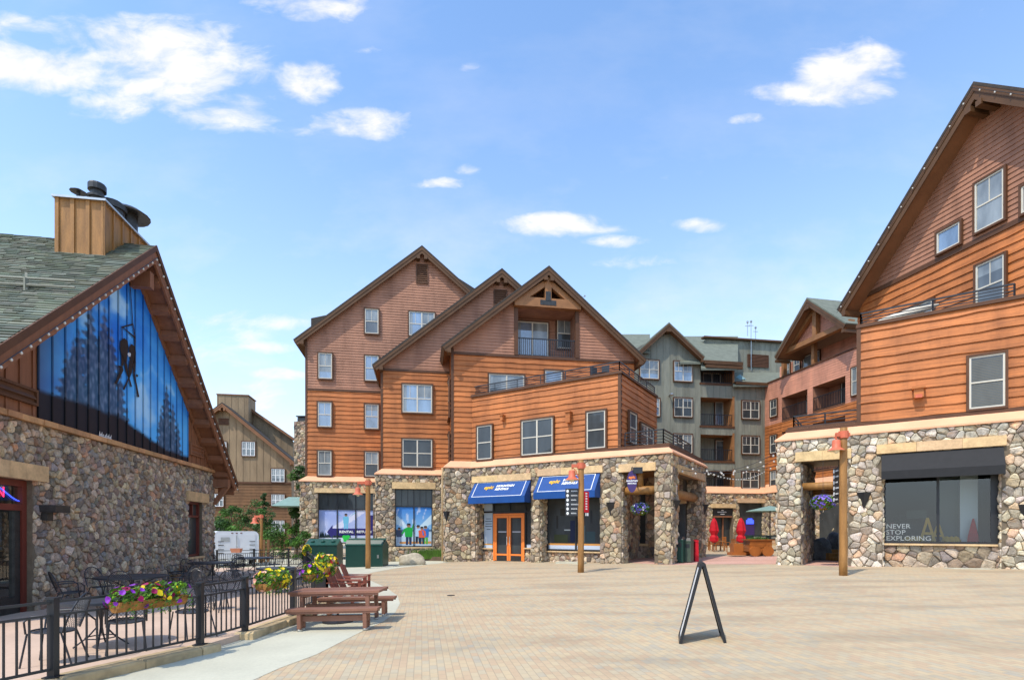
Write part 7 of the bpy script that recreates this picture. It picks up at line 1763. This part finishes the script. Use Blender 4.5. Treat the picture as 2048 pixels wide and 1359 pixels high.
# courtyard string lights
A0 = [((1345, 925), 26.8), ((1395, 940), 32), ((1350, 935), 27.2), ((1395, 930), 32)]; B0 = [((1556, 930), 31), ((1556, 915), 30), ((1560, 900), 27), ((1530, 940), 45)]
for k, (((ua, va), Ya), ((ub, vb), Yb)) in enumerate(zip(A0, B0)):
    a, b_ = Vector(((ua-CX)/F*Ya, Ya, EYE+(HY-va)/F*Ya)), Vector(((ub-CX)/F*Yb, Yb, EYE+(HY-vb)/F*Yb)); pts = []
    for i in range(9): f = i/8; p = a.lerp(b_, f); p.z -= 4*(.35+.12*k)*f*(1-f); pts.append(p)
    light_string('festoon_lights', ('festoon of white shaded bulbs across the courtyard entrance, lowest strand', 'festoon of white shaded bulbs crossing the courtyard to the right passage', 'festoon of bulbs from the arcade corner rising to the right terrace', 'festoon of bulbs running back to the green building corner')[k], pts, step=.75, r=.055, group='courtyard festoon lights', drop=.1)
# ================================================================== trailer
Y = 32; x0, x1 = (436-CX)/F*Y, (518-CX)/F*Y; z = gz(-17)+.1; zt = EYE+.02; t = thing('white_trailer', 'white enclosed cargo trailer parked behind the patio railing', 'trailer', ((x0+x1)/2, Y, z))
Tf = Frame((-16.9, 30.6), (.85, .53)); W0 = 2.33; b = MB(); prof = [(0, z+.35), (W0, z+.35)]+[(W0-.28+.28*math.cos(a), zt-.28+.28*math.sin(a)) for a in [i*math.pi/8 for i in range(5)]]+[(.28-.28*math.cos(a), zt-.28+.28*math.sin(a)) for a in [(4-i)*math.pi/8 for i in range(5)]]
b.prism(Tf, prof, -4.5, 0); b.build('body', M['trailerwhite'], t)
for s0_, s1_ in ((.2, W0/2-.03), (W0/2+.03, W0-.2)): b = MB(); b.fbox(Tf, s0_, s1_, z+.45, zt-.18, .0, .03); d_ = b.build('rear_door', M['trailerwhite'], t); hb = MB(); [hb.fbox(Tf, (s0_ if s0_ < 1 else s1_-.3), (s0_+.3 if s0_ < 1 else s1_), zz_, zz_+.03, .03, .05) for zz_ in (z+.75, z+.95, z+1.2, z+1.4)]; hb.build('hinge', M['darkmetal'], d_)
b = MB(); b.fbox(Tf, .35, .8, zt-.6, zt-.35, .03, .045); b.build('plate', M['steel'], t)
b = MB(); [b.fbox(Tf, W0*f-.05, W0*f+.05, zt-.14, zt-.09, 0, .02) for f in (.4, .5, .6)]; b.build('marker_light', M['redpaint'], t)
b = MB(); b.tube([Tf.P(W0/2, z+.4, .06), Tf.P(W0/2, zt-.25, .06)], .015, 6); b.build('lock_rod', M['steel'], t)
for s in (.1, W0-.3):
    b = MB(); b.prism(Frame(Tf.P(s, 0, -2.2)[:2], (-.53, .85)), [(.33*math.cos(k*math.pi/10), z+.33+.33*math.sin(k*math.pi/10)) for k in range(20)], 0, .2); b.build('wheel', M['rubber'], t)
# ================================================================== trees and bushes
def tree(name, label, u, v, Y, H, rx, seed, cat='tree', tones=((1, 1, 1), (1.4, 1.5, 1), (.7, .8, .8)), size=.13, n=40, trunk=.3, crown0=.25, group='trees beside the tan building', per=120):
    rr = random.Random(seed); x = (u-CX)/F*Y; z = gz(x); t = thing(name, label, cat, (x, Y, z), group)
    b = MB(); b.tube([(x, Y, z-.2), (x+.1, Y, z+H*.4), (x-.05, Y, z+H*.85)], [.16*H/6, .11*H/6, .03], 7)
    lf = MB()
    for k in range(n):
        f = rr.uniform(crown0, 1); rad = rx*(math.sin(math.pi*min(1, (f-crown0)/(1-crown0)*.8+.2)))**.7; a = rr.uniform(0, 2*math.pi); d = rad*math.sqrt(rr.random()); c = (x+d*math.cos(a), Y+d*math.sin(a), z+H*f); s = rr.uniform(.28, .55)*rx*.6
        if k % 3 == 0: b.tube([(x, Y, z+H*f*.65), c], [.04, .012], 4)
        tt = rr.choice(tones); q = rr.uniform(.7, 1.25); leafmass(lf, c, (s, s, s*.75), per, size, rr, (tuple(w*q for w in tt), tuple(w*q*.8 for w in tt)))
    b.build('trunk', M['bark'], t); lf.build('crown', M['leaf'], t)
tree('deciduous_tree', 'bright green tree between the tan building and the lodge', 604, 1100, 44, 7.6, 1.3, 1, size=.09, n=44)
tree('deciduous_tree', 'low green tree under the green entrance canopy', 592, 1100, 40, 3.8, 1.0, 2, size=.08, n=30)
tree('deciduous_tree', 'dark leafy tree in front of the tan building, above the distant lamp', 512, 1100, 50, 4.9, 1.8, 3, size=.085, n=38, tones=((.7, .8, .8), (1, 1.1, 1)))
tree('deciduous_tree', 'pale leafy tree in front of the tan building, left above the trailer', 463, 1100, 50, 4.7, 1.6, 4, size=.085, n=34, tones=((.9, 1, .9), (1.2, 1.3, 1)))
tree('conifer_tree', 'narrow dark fir rising between two leafy trees behind the trailer', 526, 1100, 53, 6.0, .8, 5, size=.085, n=30, tones=((.5, .65, .7), (.7, .8, .8)))
tree('green_bush', 'rounded bush right of the white trailer', 545, 1110, 42, 2.2, 1.7, 6, 'bush', size=.08, n=30, crown0=.1, group='bushes behind the patio', tones=((.9, 1, .8), (1.3, 1.4, .9)))
tree('green_bush', 'low bush behind the long recycling bin', 608, 1110, 34, 1.9, .9, 7, 'bush', size=.07, n=22, crown0=.1, group='bushes behind the patio', tones=((.9, 1, .8), (1.3, 1.4, .9)))
tree('green_bush', 'dark bush behind the far left end of the trailer', 440, 1110, 44, 2.9, 2.0, 8, 'bush', n=26, crown0=.1, group='bushes behind the patio')
t = thing('garden_fence', 'brown plank fence right of the white trailer', 'fence', (-16, 37, 0)); b = MB()
for i in range(5): b.box(-18.0+i*.3, -17.82+i*.3, 37, 37.05, -.4, 1.2)
b.build('planks', M['brownlap'], t)
# ================================================================== light, sky, camera
az = math.radians(223); el = math.radians(57)
sd = bpy.data.lights.new('sun', 'SUN'); sd.energy = SUN; sd.angle = math.radians(.6); sd.color = (1, .92, .80)
so = bpy.data.objects.new('sun', sd); C.objects.link(so)
tosun = Vector((math.sin(az)*math.cos(el), math.cos(az)*math.cos(el), math.sin(el))); so.rotation_euler = tosun.to_track_quat('Z', 'Y').to_euler(); so.location = tosun*60
wd = bpy.data.worlds.new('World'); bpy.context.scene.world = wd; wd.use_nodes = True; nt = wd.node_tree
bg = nt.nodes['Background']; sky = nt.nodes.new('ShaderNodeTexSky'); sky.sky_type = 'NISHITA'; sky.sun_disc = False; sky.sun_elevation = el; sky.sun_rotation = az; sky.altitude = 300; sky.air_density = AIR; sky.dust_density = DUST; sky.ozone_density = 2.0
bg.inputs[1].default_value = SKY
tc = nt.nodes.new('ShaderNodeTexCoord'); sp = nt.nodes.new('ShaderNodeSeparateXYZ'); nt.links.new(tc.outputs['Generated'], sp.inputs[0])
yy = mth(nt, 'MAXIMUM', mth(nt, 'ABSOLUTE', sp.outputs[1]), .02); px = mth(nt, 'DIVIDE', sp.outputs[0], yy); pz = mth(nt, 'DIVIDE', sp.outputs[2], yy)
cmb = nt.nodes.new('ShaderNodeCombineXYZ'); nt.links.new(px, cmb.inputs[0]); nt.links.new(mth(nt, 'MULTIPLY', pz, 1.9), cmb.inputs[1]); nt.links.new(mth(nt, 'SIGN', sp.outputs[1]), cmb.inputs[2])
wv = nt.nodes.new('ShaderNodeTexNoise'); wv.inputs['Scale'].default_value = 4.0; wv.inputs['Detail'].default_value = 3; nt.links.new(cmb.outputs[0], wv.inputs['Vector'])
va = nt.nodes.new('ShaderNodeVectorMath'); va.operation = 'MULTIPLY_ADD'; nt.links.new(wv.outputs['Color'], va.inputs[0]); va.inputs[1].default_value = (.16, .16, 0); nt.links.new(cmb.outputs[0], va.inputs[2])
n1 = noi(nt, va.outputs[0], 7.5, 7, .58); n2 = noi(nt, va.outputs[0], 24, 5, .6); 
n3 = noi(nt, cmb.outputs[0], 3.0, 6, .6)
CL = [(50, 50, 150, 26, 1.0), (340, 150, 150, 60, 1.2), (210, 70, 120, 34, 1.0), (90, 140, 120, 46, 1.7), (20, 125, 80, 50, 1.5), (300, 95, 140, 55, 1.4), (420, 215, 130, 45, .95), (250, 215, 90, 32, .75), (380, 90, 120, 55, .8), (615, 165, 58, 38, 1.1), (720, 250, 90, 28, 1.05), (650, 262, 80, 16, .5), (610, 18, 110, 26, 1.0), (560, 5, 110, 16, .7), (1700, 155, 110, 54, 1.8), (1620, 185, 110, 24, 1.2), (1750, 125, 58, 42, 1.4), (1492, 238, 32, 10, .6), (1110, 448, 105, 20, .95), (1180, 455, 70, 10, .6), (1240, 483, 50, 10, .65), (1415, 450, 60, 13, .75), (880, 366, 55, 10, .6), (935, 340, 22, 10, .45), (935, 133, 18, 8, .45), (735, 98, 35, 8, .4), (1300, 522, 60, 12, .35), (420, 632, 70, 18, .6), (510, 695, 70, 10, .55), (570, 642, 60, 12, .5), (570, 750, 90, 10, .5), (520, 800, 60, 40, .6), (400, 690, 80, 40, .35)]
tot = None
for (u, v, ru, rv, k) in CL:
    a, b_ = ray(u, v); dx = mth(nt, 'DIVIDE', mth(nt, 'SUBTRACT', px, a), ru*1.15/F); dz = mth(nt, 'DIVIDE', mth(nt, 'SUBTRACT', pz, b_), rv*1.15/F)
    g = mth(nt, 'MULTIPLY', mth(nt, 'SUBTRACT', 1.0, mth(nt, 'ADD', mth(nt, 'MULTIPLY', dx, dx), mth(nt, 'MULTIPLY', dz, dz))), k)
    tot = g if tot is None else mth(nt, 'SMOOTH_MAX', tot, g, .25)
tot = mth(nt, 'MAXIMUM', tot, -1.2)
front = mth(nt, 'GREATER_THAN', sp.outputs[1], .0)
nz_ = mth(nt, 'ADD', mth(nt, 'MULTIPLY', n1, 5.0), mth(nt, 'MULTIPLY', n2, 1.2))     # about 2.0 mean
d = mth(nt, 'ADD', tot, mth(nt, 'SUBTRACT', nz_, 3.0))
other = mth(nt, 'SUBTRACT', mth(nt, 'MULTIPLY', n1, 4.0), 2.25)
d = mth(nt, 'ADD', mth(nt, 'MULTIPLY', d, front), mth(nt, 'MULTIPLY', other, mth(nt, 'SUBTRACT', 1.0, front)))
m_ = nt.nodes.new('ShaderNodeMapRange'); m_.interpolation_type = 'SMOOTHSTEP'; m_.inputs[1].default_value = -.1; m_.inputs[2].default_value = 1.85; nt.links.new(d, m_.inputs[0])
wisp = mth(nt, 'MULTIPLY', mth(nt, 'MAXIMUM', mth(nt, 'SUBTRACT', n3, .46), 0.0), 1.7)
low = nt.nodes.new('ShaderNodeMapRange'); low.inputs[1].default_value = .75; low.inputs[2].default_value = .1; nt.links.new(pz, low.inputs[0])
wisp = mth(nt, 'MULTIPLY', wisp, mth(nt, 'ADD', low.outputs[0], .25))
mask = mth(nt, 'MAXIMUM', mth(nt, 'MULTIPLY', m_.outputs[0], .93), mth(nt, 'MINIMUM', wisp, .5), clamp=True)
skyc = mixc(nt, 1.0, sky.outputs[0], TINT, 'MULTIPLY')
# haze paling towards the horizon
el_ = mth(nt, 'MAXIMUM', sp.outputs[2], 0.0); hz = mth(nt, 'POWER', mth(nt, 'SUBTRACT', 1.0, el_, clamp=True), 3.0)
skyc = mixc(nt, mth(nt, 'MULTIPLY', hz, HAZE), skyc, (6.3, 7.1, 8.0, 1))
cc = mixc(nt, ramp(nt, n1, [(.35, (0, 0, 0)), (.62, (1, 1, 1))]), (CLOUD*.86, CLOUD*.88, CLOUD*.97, 1), (CLOUD*1.05, CLOUD*1.02, CLOUD*1.03, 1))
final = mixc(nt, mask, skyc, cc)
nt.links.new(final, bg.inputs[0])
cam = bpy.data.cameras.new('camera'); co = bpy.data.objects.new('camera', cam); C.objects.link(co); bpy.context.scene.camera = co
co.location = (0, 0, EYE); co.rotation_euler = (math.pi/2, 0, 0); cam.sensor_width = 36; cam.lens = 36*F/2048; cam.shift_y = (HY-679.5)/2048; cam.clip_end = 3000; cam.clip_start = .05
sc = bpy.context.scene; sc.view_settings.view_transform = 'Standard'; sc.view_settings.look = 'None'; sc.view_settings.gamma = 1; sc.view_settings.exposure = EXPO
sc.render.resolution_x, sc.render.resolution_y = 1024, 679
